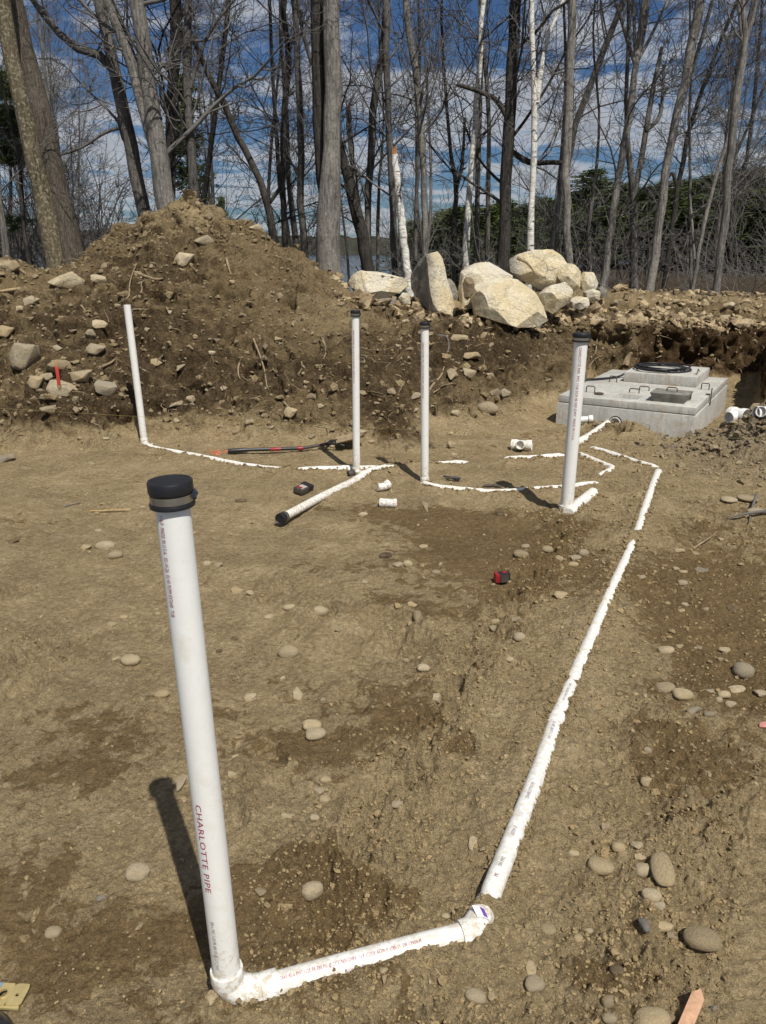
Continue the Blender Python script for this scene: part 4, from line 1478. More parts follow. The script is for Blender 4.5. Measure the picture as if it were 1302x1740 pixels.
# tape measure on the damp floor
P = on_soil(853, 989, 0.033)
o = thing('tape_measure', 'small red and black tape measure standing on damp soil amid the pebbles', 'tape measure', tuple(P - Vector((0, 0, .033))))
x_, y_ = Vector((1, .12, 0)).normalized(), Vector((-.12, 1, 0)).normalized()
MB().box(P + x_ * .008, x_ * .034, y_ * .022, Vector((0, 0, .026))).build('case', M['black'], o, bevel=.008)
MB().box(P - x_ * .030 + Vector((0, 0, -.003)), x_ * .014, y_ * .024, Vector((0, 0, .026))).build('red_shell', M['red'], o, bevel=.007)
MB().box(P + x_ * .008 - y_ * .0248 + Vector((0, 0, -.002)), x_ * .024, y_ * .0012, Vector((0, 0, .022))).build('side_plate', M['dirtyblack'], o)
MB().box(P + x_ * .012 + Vector((0, 0, .0262)), x_ * .012, y_ * .012, Vector((0, 0, .003))).build('top_grip', M['red'], o, bevel=.002)
# dark pliers, then a dark shape for the thick riser's shadow tip
P = on_soil(770, 818, 0.016)
o = thing('pliers', 'small dark pliers lying open on the soil right of the second capped riser', 'pliers', tuple(P - Vector((0, 0, .016))))
m = MB()
m.sweep([P + Vector((-.075, .045, .015)), P + Vector((-.02, .02, .01)), P + Vector((.01, 0, .008)), P + Vector((.05, -.022, .006))], [.006, .010, .013, .008], 10)
m.build('jaw', M['darkmetal'], o, 50)
MB().sweep([P + Vector((-.06, .00, .01)), P + Vector((-.02, .005, .01)), P + Vector((.01, 0, .016)), P + Vector((.06, .01, .008))], [.006, .008, .013, .009], 10).build('handle', M['dirtyblack'], o, 50)
P = on_soil(836, 829, 0.012)  # dark solid put in where the thick riser's shadow ends
o = thing('shadow_tip', 'dark shape in place of the thick riser shadow tip, just above the cross pipe', 'hand tool', tuple(P - Vector((0, 0, .012))))
MB().sweep([P - Vector((.075, 0, 0)), P - Vector((.03, 0, -.006)), P + Vector((.03, .005, .004)), P + Vector((.075, .002, -.002))], [.006, .012, .011, .006], 10).build('body', M['dirtyblack'], o, 50)
MB().lathe(P + Vector((.01, 0, .012)), (0, 0, 1), [(0, 0), (.009, 0), (.008, .005), (0, .006)], 12).build('shadow_knob', M['iron'], o)
# yellow steel plate at the lower left
P = on_soil(8, 1700, 0.022)
px_, py_ = (gp(60, 1695) - gp(0, 1692)).normalized(), (gp(30, 1681) - gp(30, 1716)).normalized()
py_ = (py_ - px_ * py_.dot(px_)).normalized()
plate = thing('steel_plate', 'yellow metal plate with a round and a square hole at the lower left edge', 'bracket', tuple(P - Vector((0, 0, .022))))
m = MB()
W, Hh, t_ = .085, .029, .0022
hole_c, hr = Vector((0.0, 0.0)), .0105
sq_c, sr = Vector((.037, -.002)), .004


def plate_pt(u, v_, z):
    return P + px_ * u + py_ * v_ + Vector((0, 0, z))


# plate built in columns so that both holes are open
def ring(cu, cv, r_, sq, u0, u1):
    n = 24
    inner = [(cu + r_ * math.cos(2 * math.pi * k / n), cv + r_ * math.sin(2 * math.pi * k / n)) for k in range(n)]
    if sq:
        inner = []
        for k in range(n):
            a = 2 * math.pi * k / n
            s_2 = r_ / max(abs(math.cos(a)), abs(math.sin(a)))
            inner.append((cu + s_2 * math.cos(a), cv + s_2 * math.sin(a)))
    outer = []
    for k in range(n):
        a = 2 * math.pi * k / n
        du_, dv_ = math.cos(a), math.sin(a)
        su = ((u1 - cu) if du_ > 0 else (cu - u0)) / max(abs(du_), 1e-6)
        sv = ((Hh - cv) if dv_ > 0 else (Hh + cv)) / max(abs(dv_), 1e-6)
        s_2 = min(su, sv)
        outer.append((cu + du_ * s_2, cv + dv_ * s_2))
    v, f = [], []
    for z in (t_, -t_):
        v += [plate_pt(*q, z) for q in inner] + [plate_pt(*q, z) for q in outer]
    for k in range(n):
        k2 = (k + 1) % n
        f += [(k, k2, n + k2, n + k), (2 * n + k, 3 * n + k, 3 * n + k2, 2 * n + k2), (k, 2 * n + k, 2 * n + k2, k2), (n + k, n + k2, 3 * n + k2, 3 * n + k)]
    m.add(v, f)


ring(hole_c.x, hole_c.y, hr, False, -.085, .021)
ring(sq_c.x, sq_c.y, sr, True, .0211, .058)
po = m.build('plate', M['brass'], plate, 30)
MB().lathe(plate_pt(0, 0, t_), (0, 0, 1), [(hr, 0), (hr * 1.35, 0), (hr * 1.30, .0025), (hr * 1.05, .0025), (hr, 0)], 28).build('hole_rim', M['brass'], po, 40)
MB().box(plate_pt(-.0135, -Hh - .004, -.004), px_ * .0700, py_ * .0035, Vector((0, 0, .004))).build('folded_edge', M['brass'], po, bevel=.001)
MB().box(plate_pt(-.045, .016, t_ + .0008), px_ * .030, py_ * .012, Vector((0, 0, .0006))).build('blue_label', M['blue'], po)
P = on_soil(10, 1742, 0.02)
o = thing('rounded_tool', 'dark glossy rounded tool end just below the yellow plate at the lower left corner', 'tool', tuple(P - Vector((0, 0, .02))))
bm_ = MB()
bm_.lathe(P + Vector((-.03, -.035, -.01)), (0.35, 0.5, 0.75), [(.062, 0), (.064, .012), (.058, .028), (.042, .040), (.02, .047), (0, .049)], 36)
bm_.build('body', M['darkmetal'], o, 60)
MB().sweep([P + Vector((-.07, .005, .0)), P + Vector((-.055, .03, .02)), P + Vector((-.04, .047, .012))], [.014, .016, .012], 12).build('grip', M['black'], o, 60)

# ------------------------------------------------------------------ stakes, lath, string
def stake(name, label, A, B, w, t, mat, tip=True, cat='wooden stake'):
    A, B = Vector(A), Vector(B)
    o = thing(name, label, cat, tuple(A))
    D = (B - A).normalized()
    X = Vector((1, 0.1, 0)); X = (X - D * X.dot(D)).normalized()
    Y = D.cross(X)
    m = MB()
    L = (B - A).length
    prof = [(0, 1), (L * .86, 1), (L, .08 if tip else 1)]
    v = []
    for s, k in prof:
        for i, j in ((-1, -1), (1, -1), (1, 1), (-1, 1)):
            v.append(A + D * s + X * i * w * k + Y * j * t)
    f = [(3, 2, 1, 0), (8, 9, 10, 11)]
    for q in (0, 4):
        for k in range(4):
            k2 = (k + 1) % 4
            f.append((q + k, q + k2, q + 4 + k2, q + 4 + k))
    m.add(v, f)
    m.build('shaft', M[mat], o, 25, bevel=.0015)
    return o, D, X, Y


# lying stake with its pointed end up, lower right
A, B = gp(1152, 1775, 0.03), gp(1190, 1684, 0.045)
o, D, X, Y = stake('marking_stake', 'salmon pink pointed wooden stake lying at the bottom right edge', A, B, .0155, .0095, 'pinkwood')
MB().box(A + D * .05 - X * .0160, D * .05, X * .0006, Y * .0060).build('shaded_edge', M['redtape'], o)  # red strip stands in for the stake's reddish edge in shade
# flagged stake on the left bank
p, _ = hit(103, 672)
A = p - Vector((0, 0, .05))
B = at(95, 612, p.y - .02)
o, D, X, Y = stake('marking_stake', 'thin wooden stake with red flagging standing before the left bank stones', A, B, .012, .006, 'wood', False)
L = (B - A).length
tp_ = MB()
tp_.box(A + D * L * .62, D * L * .22, X * .0145, Y * .0085)
tp_.build('flagging', M['redtape'], o, bevel=.002)
A, B = on_soil(155, 870, .008), on_soil(222, 869, .016)
stake('wood_lath', 'thin yellow strip of wood lying on the floor left of the nearest cap', A, B, .008, .004, 'lath', True, 'wood strip')
A, B = at(-60, 690, 6.6), at(1380, 747, 6.15)
o = thing('string_line', 'taut yellow mason string crossing the whole pit in front of the heap', 'string', tuple(A))
pts = [A.lerp(B, t / 40) + Vector((0, 0, -0.05 * math.sin(math.pi * t / 40))) for t in range(41)]
MB().sweep(pts, .0010, 5).build('string', M['string'], o, 60)
for q, lab in ((A, 'wooden stake holding the left end of the yellow string'), (B, 'wooden stake holding the right end of the yellow string')):
    g, _ = drop(q.x, q.y + .02)
    stake('string_stake', lab, g - Vector((0, 0, .1)), Vector((q.x, q.y + .02, max(q.z, g.z) + .06)), .016, .012, 'wood')
# orange marking paint by the shovel handle, red scrap at the right
P = on_soil(378, 770, .004)
m = MB()
for k in range(14):
    q, n = hit(356 + 30 * random.random(), 766 + 8 * random.random())
    a = random.random() * 3
    X = Vector((math.cos(a), math.sin(a), 0)); X = (X - n * X.dot(n)).normalized()
    m.box(q + n * .003, X * (.008 + .02 * random.random()), n.cross(X) * (.004 + .008 * random.random()), n * .002)
o = m.build('marking_paint', M['orange'], None, label='flecks of orange marking paint on the soil at the shovel handle end', cat='paint')
P = on_soil(1300, 1232, .008)
MB().box(P, Vector((.018, -.003, .003)), Vector((.002, .006, .002)), Vector((0, 0, .002))).box(P + Vector((.0, -.012, -.002)), Vector((.026, -.004, .002)), Vector((.002, .006, .004)), Vector((0, 0, .0015))).build('red_scrap', M['faded'], None, bevel=.001, label='red and white scrap of packaging at the right edge of the floor', cat='litter')

# ------------------------------------------------------------------ boulders on the bank
M['finstone'] = stone_material('weathered_brown_stone', (0.20, 0.155, 0.10), (0.24, 0.185, 0.12), 0.3)
def boulder(label, front, Y, depth, bulge=(), grey=None, tilt=0.0, seed=1, rough=0.012, cuts=5, mat='boulder'):
    """front: photo outline of the visible face, each (px, py[, dY]); bulge: nearer points of its facets"""
    pts = []
    for q in front:
        pts.append(at(q[0], q[1], Y + (q[2] if len(q) > 2 else 0)))
    c = sum(pts, Vector()) / len(pts)
    for p in list(pts):
        pts.append(c + (p - c) * 0.72 + Vector((0.05 * depth, depth, -0.02)))
    for q in bulge:
        pts.append(at(q[0], q[1], Y + q[2]))
    bm = bmesh.new()
    for p in pts:
        bm.verts.new(p)
    r = bmesh.ops.convex_hull(bm, input=bm.verts)
    bmesh.ops.delete(bm, geom=[v for v in set(r['geom_interior'] + r['geom_unused']) if isinstance(v, bmesh.types.BMVert)], context='VERTS')
    rr = np.random.default_rng(seed + 400)
    ctr = sum((v.co for v in bm.verts), Vector()) / len(bm.verts)
    for k in range(9):                                  # broken faces
        nn_ = Vector((rr.normal(), rr.normal() - .7, rr.normal() * .8 + .15)).normalized()
        sup = max((v.co - ctr).dot(nn_) for v in bm.verts)
        bmesh.ops.bisect_plane(bm, geom=bm.verts[:] + bm.edges[:] + bm.faces[:], plane_co=ctr + nn_ * sup * rr.uniform(.84, .95), plane_no=nn_, clear_outer=True)
        keep_ = [v.co.copy() for v in bm.verts]
        bm.clear()
        for q in keep_:
            bm.verts.new(q)
        g_ = bmesh.ops.convex_hull(bm, input=bm.verts)
        bmesh.ops.delete(bm, geom=[v for v in set(g_['geom_interior'] + g_['geom_unused']) if isinstance(v, bmesh.types.BMVert)], context='VERTS')
        bmesh.ops.remove_doubles(bm, verts=bm.verts, dist=.004)
    bmesh.ops.triangulate(bm, faces=bm.faces)
    bmesh.ops.dissolve_limit(bm, angle_limit=R(6), verts=bm.verts, edges=bm.edges)
    es = [e for e in bm.edges if len(e.link_faces) == 2]
    bmesh.ops.bevel(bm, geom=es, offset=0.012, segments=1, affect='EDGES', clamp_overlap=True)
    bmesh.ops.triangulate(bm, faces=bm.faces)
    for _ in range(5):
        long_ = [e for e in bm.edges if e.calc_length() > 0.055]
        if not long_:
            break
        bmesh.ops.subdivide_edges(bm, edges=long_, cuts=1)
        bmesh.ops.triangulate(bm, faces=bm.faces)
    bmesh.ops.recalc_face_normals(bm, faces=bm.faces)
    bm.normal_update()
    co = np.array([tuple(v.co) for v in bm.verts])
    nn = np.array([tuple(v.normal) for v in bm.verts])
    q = co + 0.08 * np.stack([fbm3(co * 3 + 7 * k, 2, seed + k) for k in range(3)], 1)
    stp = fbm3(q * np.array((2.2, 2.2, 3.4)), 2, seed)
    d = rough * (1.3 * np.round(stp * 4) / 4 + 0.35 * stp) + 0.006 * fbm3(co * 9, 2, seed + 4) + 0.004 * fbm3(co * 22, 2, seed + 5)
    co = co + nn * d[:, None]
    for v, p in zip(bm.verts, co):
        v.co = p
    me = bpy.data.meshes.new('boulder')
    base = Vector((co[:, 0].mean(), co[:, 1].mean(), co[:, 2].min()))
    bm.to_mesh(me)
    bm.free()
    me.materials.append(M[mat])
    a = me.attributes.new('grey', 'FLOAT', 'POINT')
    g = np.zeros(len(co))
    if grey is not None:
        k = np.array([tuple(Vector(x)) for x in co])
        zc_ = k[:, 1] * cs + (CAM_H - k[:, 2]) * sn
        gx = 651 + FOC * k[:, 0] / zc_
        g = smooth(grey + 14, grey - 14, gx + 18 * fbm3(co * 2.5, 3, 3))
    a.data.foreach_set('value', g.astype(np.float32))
    me.transform(Matrix.Translation(-base))
    me.polygons.foreach_set('use_smooth', np.ones(len(me.polygons), dtype=bool))
    me.set_sharp_from_angle(angle=R(19))
    o = link('boulder', me, None, label, 'boulder', 'quarried boulders piled on the bank')
    o.location = base
    return o


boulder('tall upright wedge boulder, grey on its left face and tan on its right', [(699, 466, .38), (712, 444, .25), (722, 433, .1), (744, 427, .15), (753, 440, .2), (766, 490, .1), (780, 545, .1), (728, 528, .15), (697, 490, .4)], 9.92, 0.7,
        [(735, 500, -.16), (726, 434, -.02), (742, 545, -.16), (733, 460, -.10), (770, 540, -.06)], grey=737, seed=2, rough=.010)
boulder('grey slab boulder leaning behind the upright wedge', [(752, 478), (764, 469), (774, 482), (781, 505), (777, 532), (760, 540)], 10.3, 0.45, [(768, 500, -.08)], grey=790, seed=3)
boulder('large smooth ochre boulder, the widest in the pile', [(806, 488, .3), (816, 474, .5), (842, 468, .6), (880, 474, .6), (908, 497, .4), (926, 522, .2), (932, 546, .1), (920, 556, 0), (880, 558, -.1), (806, 534, .2), (801, 505, .3)], 9.78, 0.9,
        [(838, 487, -.02), (812, 498, .0), (850, 546, -.24), (880, 557, -.26), (812, 533, -.08), (895, 500, .02), (918, 535, -.10)], seed=5, rough=.010)
boulder('tan boulder rising behind the left end of the wide ochre one', [(778, 500, .1), (783, 458, .2), (806, 444, .2), (826, 442, .25), (842, 453, .2), (872, 470, .2), (850, 510), (785, 528)], 10.2, 0.6, [(812, 462, -.10), (790, 470, -.06), (800, 505, -.10)], seed=6, rough=.014)
boulder('dark weathered fin of rock standing against the left end of the wide ochre boulder', [(786, 482), (791, 469), (803, 472), (808, 480), (806, 498), (796, 512), (788, 508)], 9.70, 0.25, [(797, 476, -.05), (800, 500, -.04)], seed=7, rough=.008, mat='finstone')
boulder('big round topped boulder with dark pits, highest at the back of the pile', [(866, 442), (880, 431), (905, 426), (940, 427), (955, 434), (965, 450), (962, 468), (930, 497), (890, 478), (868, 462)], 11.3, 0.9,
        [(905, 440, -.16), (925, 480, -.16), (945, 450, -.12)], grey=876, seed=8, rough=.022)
boulder('pale boulder below the round topped one', [(918, 500), (935, 484), (962, 478), (976, 492), (972, 512), (940, 535), (925, 528)], 10.45, 0.6, [(945, 500, -.12)], seed=9)
boulder('cream boulder right of the round topped one', [(948, 470), (955, 448), (975, 446), (990, 460), (986, 490), (965, 500)], 11.2, 0.5, [(970, 468, -.10)], seed=10)
boulder('square cream block, rightmost of the upper boulders', [(985, 470), (992, 461), (1010, 462), (1018, 480), (1012, 496), (990, 494)], 11.3, 0.4, [(1000, 478, -.07)], seed=11)
boulder('small block below the rightmost boulders', [(996, 496), (1008, 491), (1020, 496), (1018, 512), (1000, 514)], 11.05, 0.3, [(1008, 502, -.05)], seed=12)
boulder('brown lump of stone at the right end of the boulder pile', [(1016, 490), (1024, 482), (1035, 488), (1036, 504), (1020, 508)], 11.3, 0.3, [(1026, 496, -.05)], grey=1060, seed=13)
boulder('low flat pale boulder in front of the small blocks', [(965, 512), (980, 502), (1003, 504), (1006, 520), (985, 528), (966, 524)], 10.8, 0.35, [(985, 514, -.06)], seed=14)
boulder('low broad slab boulder at the left end of the pile, beside the heap', [(586, 484), (600, 466), (612, 460), (640, 461), (670, 470), (694, 472), (697, 486), (680, 500), (650, 512), (620, 512), (600, 500)], 10.5, 0.8,
        [(640, 482, -.14), (620, 497, -.16), (668, 486, -.10)], seed=15, rough=.022)
boulder('pale rounded cap of rock behind the broad left slab', [(600, 474), (606, 461), (630, 459), (648, 466), (650, 480), (610, 484)], 11.5, 0.4, [(625, 468, -.06)], seed=16)
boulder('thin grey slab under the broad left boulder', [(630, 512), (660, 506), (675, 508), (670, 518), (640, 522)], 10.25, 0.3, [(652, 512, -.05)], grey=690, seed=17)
boulder('small ochre block wedged left of the upright boulder', [(676, 508), (684, 497), (695, 500), (697, 516), (684, 520)], 10.15, 0.25, [(687, 508, -.04)], seed=18)
boulder('small white block in the shade between the upright and the ochre boulder', [(785, 543), (792, 537), (803, 540), (801, 549), (788, 550)], 9.68, 0.15, [(794, 543, -.03)], seed=19)


# ------------------------------------------------------------------ stones
def round_mesh(seed):
    bm = bmesh.new()
    bmesh.ops.create_icosphere(bm, subdivisions=3, radius=0.5)
    co = np.array([tuple(v.co) for v in bm.verts])
    d = 1 + 0.22 * fbm3(co * 1.7 + seed * 3, 2, seed) + 0.05 * fbm3(co * 5 + seed, 2, seed + 50)
    sq = np.sign(co) * np.abs(co * 2) ** 0.86 / 2
    co = sq * d[:, None]
    for v, p in zip(bm.verts, co):
        v.co = p
    me = bpy.data.meshes.new('cobble')
    bm.to_mesh(me)
    bm.free()
    me.polygons.foreach_set('use_smooth', np.ones(len(me.polygons), dtype=bool))
    return me


def rock_mesh(seed):
    r = np.random.default_rng(seed)
    p = r.normal(size=(14, 3))
    p /= np.linalg.norm(p, axis=1, keepdims=True)
    p *= r.uniform(0.42, 0.56, (14, 1))
    bm = bmesh.new()
    for q in p:
        bm.verts.new(q)
    g = bmesh.ops.convex_hull(bm, input=bm.verts)
    bmesh.ops.delete(bm, geom=[v for v in set(g['geom_interior'] + g['geom_unused']) if isinstance(v, bmesh.types.BMVert)], context='VERTS')
    bmesh.ops.dissolve_limit(bm, angle_limit=R(9), verts=bm.verts, edges=bm.edges)
    bmesh.ops.bevel(bm, geom=list(bm.edges), offset=0.05, segments=2, affect='EDGES', clamp_overlap=True, profile=.6)
    bmesh.ops.triangulate(bm, faces=bm.faces)
    bmesh.ops.subdivide_edges(bm, edges=[e for e in bm.edges if e.calc_length() > .2], cuts=1)
    bmesh.ops.triangulate(bm, faces=bm.faces)
    bm.normal_update()
    co = np.array([tuple(v.co) for v in bm.verts])
    nn = np.array([tuple(v.normal) for v in bm.verts])
    co += nn * (0.05 * fbm3(co * 4 + seed, 3, seed))[:, None]
    for v, q in zip(bm.verts, co):
        v.co = q
    me = bpy.data.meshes.new('rock')
    bm.to_mesh(me)
    bm.free()
    me.polygons.foreach_set('use_smooth', np.ones(len(me.polygons), dtype=bool))
    me.set_sharp_from_angle(angle=R(38))
    return me


ROUND = [round_mesh(k) for k in range(9)]
ROCK = [rock_mesh(k + 20) for k in range(9)]
_mm = {}


def stone(px, py, w, h=None, label=None, mat='cobble', angular=False, group=None, sink=0.24, cat='stone', name=None, rot=None):
    """a stone seen centred on (px, py), w x h photo pixels"""
    h = h or w * 0.72
    p, n = hit(px, py + h * 0.25)
    z = zcam(p)
    W, Hh = w * z / FOC, h * z / FOC
    steep = n.z < 0.75
    k = random.randrange(9)
    key = (angular, k, mat)
    if key not in _mm:
        me = (ROCK if angular else ROUND)[k].copy()
        me.materials.append(M[mat])
        _mm[key] = me
    me = _mm[key]
    o = link(name or ('rock' if angular else 'cobble'), me, None, label, cat, group)
    # how a flat-lying stone's depth and height share its height in the picture
    s = math.sin(PITCH + math.atan((py - 870) / FOC))
    dep = (W * 0.80 if h < w * 1.2 else Hh / max(s, .35))
    hgt = max(0.35 * W, (Hh - dep * s) / max(math.cos(math.asin(min(.95, s))), .3)) if not steep else Hh
    hgt = min(max(hgt, W * .52), W * 0.95)
    if h < 0.45 * w:
        hgt, dep = max(Hh * 0.7, W * .26), min(W * .7, Hh / max(s, .3) * .8)
    o.scale = (W * 1.05, dep, hgt)
    o.rotation_euler = (random.uniform(-.12, .12), random.uniform(-.15, .15), random.uniform(-.25, .25) if rot is None else rot)
    o.location = p + Vector((0, 0, hgt * (0.5 - sink))) + (Vector((0, dep * .12, 0)))
    return o


GF = 'tan cobbles half sunk in the pit floor'
LF = 'small tan cobble half sunk in the bare pit floor'
floor = [
    # (px, py, w, h, label, mat)
    (195, 942, 23, 20, 'rounded tan cobble on the open floor left of the nearest pipe cap', 'cobble'), (146, 930, 20, 13, None), (178, 926, 30, 15, None, 'cobble', .42),
    (23, 918, 25, 14, 'flat brown cobble near the left edge, level with the nearest cap', 'darkstone'), (352, 957, 15, 14, 'left one of two small cobbles lying side by side right of the nearest pipe', 'cobble'),
    (371, 959, 18, 15, 'right one of two small cobbles lying side by side right of the nearest pipe', 'cobble'), (402, 1001, 24, 19, 'egg shaped tan cobble alone in the bare floor right of the nearest pipe', 'cobble'),
    (425, 1006, 14, 12, None), (409, 850, 21, 8, 'flat dark disc of stone on the floor below the lying pipe', 'darkstone'), (210, 1048, 16, 9, None), (190, 1061, 19, 9, None),
    (222, 1122, 31, 24, 'pear shaped tan cobble casting a dark shadow left of the nearest pipe', 'cobble', .15), (199, 1118, 17, 15, 'pale cobble sunk beside the pear shaped one', 'rubble'), (274, 1176, 24, 20, None, 'cobble', .45), (425, 1184, 24, 15, None),
    (398, 1084, 11, 10, None, 'darkstone'), (372, 1106, 11, 8, None, 'darkstone'), (167, 901, 11, 8, None, 'rubble'), (243, 861, 11, 6, None, 'rubble'), (155, 787, 15, 9, None), (268, 1042, 10, 8, None),
    (490, 1106, 34, 33, 'large grey-tan oval cobble, biggest in the middle of the floor', 'cobble', .3), (529, 1232, 30, 17, 'upper one of two overlapping tan cobbles in the middle of the floor', 'cobble'), (535, 1248, 32, 23, 'lower one of two overlapping tan cobbles in the middle of the floor', 'cobble', .15),
    (676, 957, 23, 18, 'larger one of a pair of cobbles north of the floor centre', 'cobble'), (693, 957, 16, 15, 'smaller one of a pair of cobbles north of the floor centre', 'cobble'), (720, 928, 15, 11, None), (741, 972, 15, 11, None), (655, 944, 22, 11, None, 'darkstone', .42),
    (545, 1037, 24, 17, None, 'cobble', .4), (491, 1030, 20, 13, None), (458, 1048, 19, 12, None), (427, 1008, 14, 11, None), (700, 1026, 19, 13, None), (709, 1045, 15, 20, None), (575, 1070, 12, 12, None),
    (505, 1178, 19, 25, 'upright pale cobble below the large oval one', 'cobble'), (719, 1134, 20, 13, None, 'rubble'), (741, 1187, 26, 18, None, 'rubble'), (690, 1122, 10, 8, None), (548, 1188, 13, 10, None), (430, 1187, 12, 10, None),
    (842, 1055, 18, 12, 'small cobble stacked behind another, below the tape measure', 'cobble'), (840, 1067, 21, 12, 'flat cobble just in front of another, below the tape measure', 'cobble'), (878, 1053, 22, 15, 'square tan stone right of the two below the tape measure', 'rubble'), (883, 1082, 22, 14, None, 'rubble'),
    (893, 928, 14, 9, None), (885, 942, 24, 13, 'brown cobble, left of the row below the thick riser', 'cobble'), (931, 933, 22, 11, None), (953, 949, 22, 12, None), (977, 947, 23, 16, 'largest stone of the cluster at the foot of the churned strip below the thick riser', 'cobble'), (991, 940, 17, 14, None), (974, 958, 18, 11, None),
    (927, 1020, 12, 9, None), (953, 1010, 26, 18, 'oval tan cobble left of the long run, beside the churned strip', 'cobble'), (865, 988, 9, 8, None), (838, 992, 10, 9, None), (725, 858, 13, 22, 'upright brown cobble at the foot of the second capped riser', 'cobble'), (850, 872, 17, 13, 'dark round stone at the end of the thick riser shadow', 'darkstone'),
    (617, 874, 14, 9, None), (1156, 934, 20, 13, None), (1182, 940, 15, 8, None), (1207, 937, 15, 9, None, 'rubble'), (1226, 916, 12, 8, None), (1192, 967, 26, 19, 'knobbly grey cobble on the damp ground right of the long run', 'greystone'), (1149, 966, 12, 9, None), (1162, 970, 16, 11, None),
    (1160, 991, 19, 10, None), (1165, 1027, 14, 11, None), (1158, 1037, 12, 8, None), (1200, 1033, 12, 12, None, 'rubble'), (1246, 1032, 25, 17, 'dark brown cobble on the damp ground at the right', 'darkstone'), (1234, 1104, 24, 17, 'square tan cobble on the damp ground at the right', 'cobble'), (1225, 1120, 16, 10, None),
    (1264, 1142, 37, 25, 'large speckled grey cobble at the right edge of the damp ground', 'greystone', .2), (1132, 1105, 26, 15, None), (1155, 1097, 15, 12, None), (1131, 1168, 31, 16, 'flat tan cobble, left one of two below the damp ground', 'cobble'), (1160, 1180, 32, 15, 'flat tan cobble, right one of two below the damp ground', 'cobble'),
    (1207, 1173, 24, 9, None, 'rubble'), (1252, 1170, 28, 12, None, 'rubble'), (1292, 1177, 26, 13, None, 'rubble'), (1230, 1181, 22, 10, None), (1222, 1189, 13, 10, None), (1242, 1196, 20, 11, None, 'rubble'), (1181, 1206, 27, 18, None, 'greystone'), (1205, 1212, 16, 12, None, 'greystone'), (1080, 1178, 14, 10, None), (1100, 1276, 14, 13, None),
    (1188, 1101, 15, 7, None), (1091, 980, 14, 9, None), (1240, 850, 30, 12, 'pinkish flat stone lying on sticks at the right edge', 'rubble', .1), (1270, 848, 34, 13, 'broad flat stone at the right edge, above the dark sticks', 'rubble', .1), (1285, 868, 30, 10, None, 'rubble'), (1165, 833, 12, 8, None), (1190, 852, 12, 8, None),
    (544, 1340, 23, 21, 'middle one of three stacked cobbles below the floor centre', 'cobble'), (553, 1324, 18, 14, 'top one of three stacked cobbles below the floor centre', 'cobble'), (552, 1356, 20, 16, 'bottom one of three stacked cobbles below the floor centre', 'cobble'), (534, 1388, 15, 16, 'small cobble just below the three stacked ones', 'rubble'), (394, 1315, 19, 16, None, 'rubble', .42),
    (488, 1385, 24, 12, None, 'rubble'), (674, 1367, 19, 12, None), (804, 1431, 17, 22, 'upright cobble set in the churned strip left of the long run', 'cobble'), (531, 1510, 36, 27, 'wide flat stone sunk in the damp floor above the printed run', 'rubble', .44), (444, 1515, 23, 13, 'oval pale pebble left of the wide flat stone', 'rubble', .35), (757, 1556, 14, 10, None),
    (651, 1647, 18, 15, None, 'cobble', .4), (655, 1661, 14, 18, None, 'cobble', .42), (808, 1690, 34, 24, None, 'cobble', .44), (835, 1690, 12, 15, None),
    (234, 1485, 42, 20, 'pale oval stone left of the nearest pipe shadow', 'rubble', .2), (170, 1523, 22, 20, 'grey-blue stone set flat in the floor left of the nearest pipe', 'slate', .42), (307, 1325, 20, 36, 'upright pale stone at the tip of the nearest pipe shadow', 'rubble', .3), (90, 1582, 28, 20, 'smooth buried stone above the yellow plate', 'cobble', .44),
    (362, 1694, 20, 26, 'tan cobble tucked behind the nearest elbow', 'cobble', .25), (400, 1283, 13, 11, None),
    (1029, 1405, 21, 20, 'grey pointed cobble, topmost of the group right of the long run', 'cobble'), (1051, 1440, 22, 18, 'round cobble left of the pair above the big oval ones', 'cobble'), (1083, 1434, 26, 24, 'round brown cobble above the big oval one at the right', 'cobble'), (1086, 1454, 22, 16, None, 'cobble', .4),
    (1094, 1477, 29, 23, 'brown cobble touching the left side of the big oval one', 'cobble'), (1128, 1475, 36, 52, 'big oval cobble standing lengthwise in the group right of the long run', 'cobble', .2), (1022, 1473, 42, 24, 'long pointed cobble lying left of the group right of the long run', 'cobble'), (1108, 1518, 31, 24, 'tan cobble below the big oval one', 'rubble'),
    (1121, 1536, 24, 22, 'pocked cobble touching the one below the big oval', 'rubble'), (1096, 1571, 15, 22, 'small blue-grey stone left of the buried flat stone', 'slate'), (1124, 1572, 42, 18, 'broad flat stone buried right of the blue-grey one', 'cobble', .42), (1141, 1588, 21, 16, 'small smooth cobble beside the largest cobble', 'cobble'), (1193, 1598, 60, 44, 'largest loaf shaped cobble at the lower right, with a dark shadow', 'cobble', .12),
    (1001, 1582, 15, 12, None), (983, 1594, 17, 11, None), (908, 1672, 34, 30, 'large round cobble at the bottom right of the bend', 'cobble', .25), (902, 1645, 18, 22, None, 'cobble', .4), (1049, 1647, 23, 22, 'dark brown cobble in shade left of the stake', 'darkstone'), (1034, 1701, 23, 26, None, 'rubble'), (1036, 1728, 22, 22, None, 'cobble'),
    (1108, 1738, 54, 34, 'big brown cobble cut by the bottom edge left of the pink stake', 'cobble', .2), (932, 1577, 26, 18, None, 'cobble', .44), (975, 1450, 17, 11, None), (1098, 1326, 21, 24, None), (1213, 1713, 15, 13, 'small grey stone right of the pink stake', 'slate'), (820, 1205, 13, 11, None), (1141, 1730, 20, 16, None, 'rubble'),
    (767, 757, 17, 18, 'square tan stone standing alone on the bare floor left of the loose tee', 'rubble', .1), (772, 771, 12, 8, None, 'rubble'), (1010, 1205, 12, 9, None), (866, 1120, 14, 9, None), (620, 988, 12, 8, None), (330, 905, 10, 7, None), (90, 1010, 9, 6, None),
]
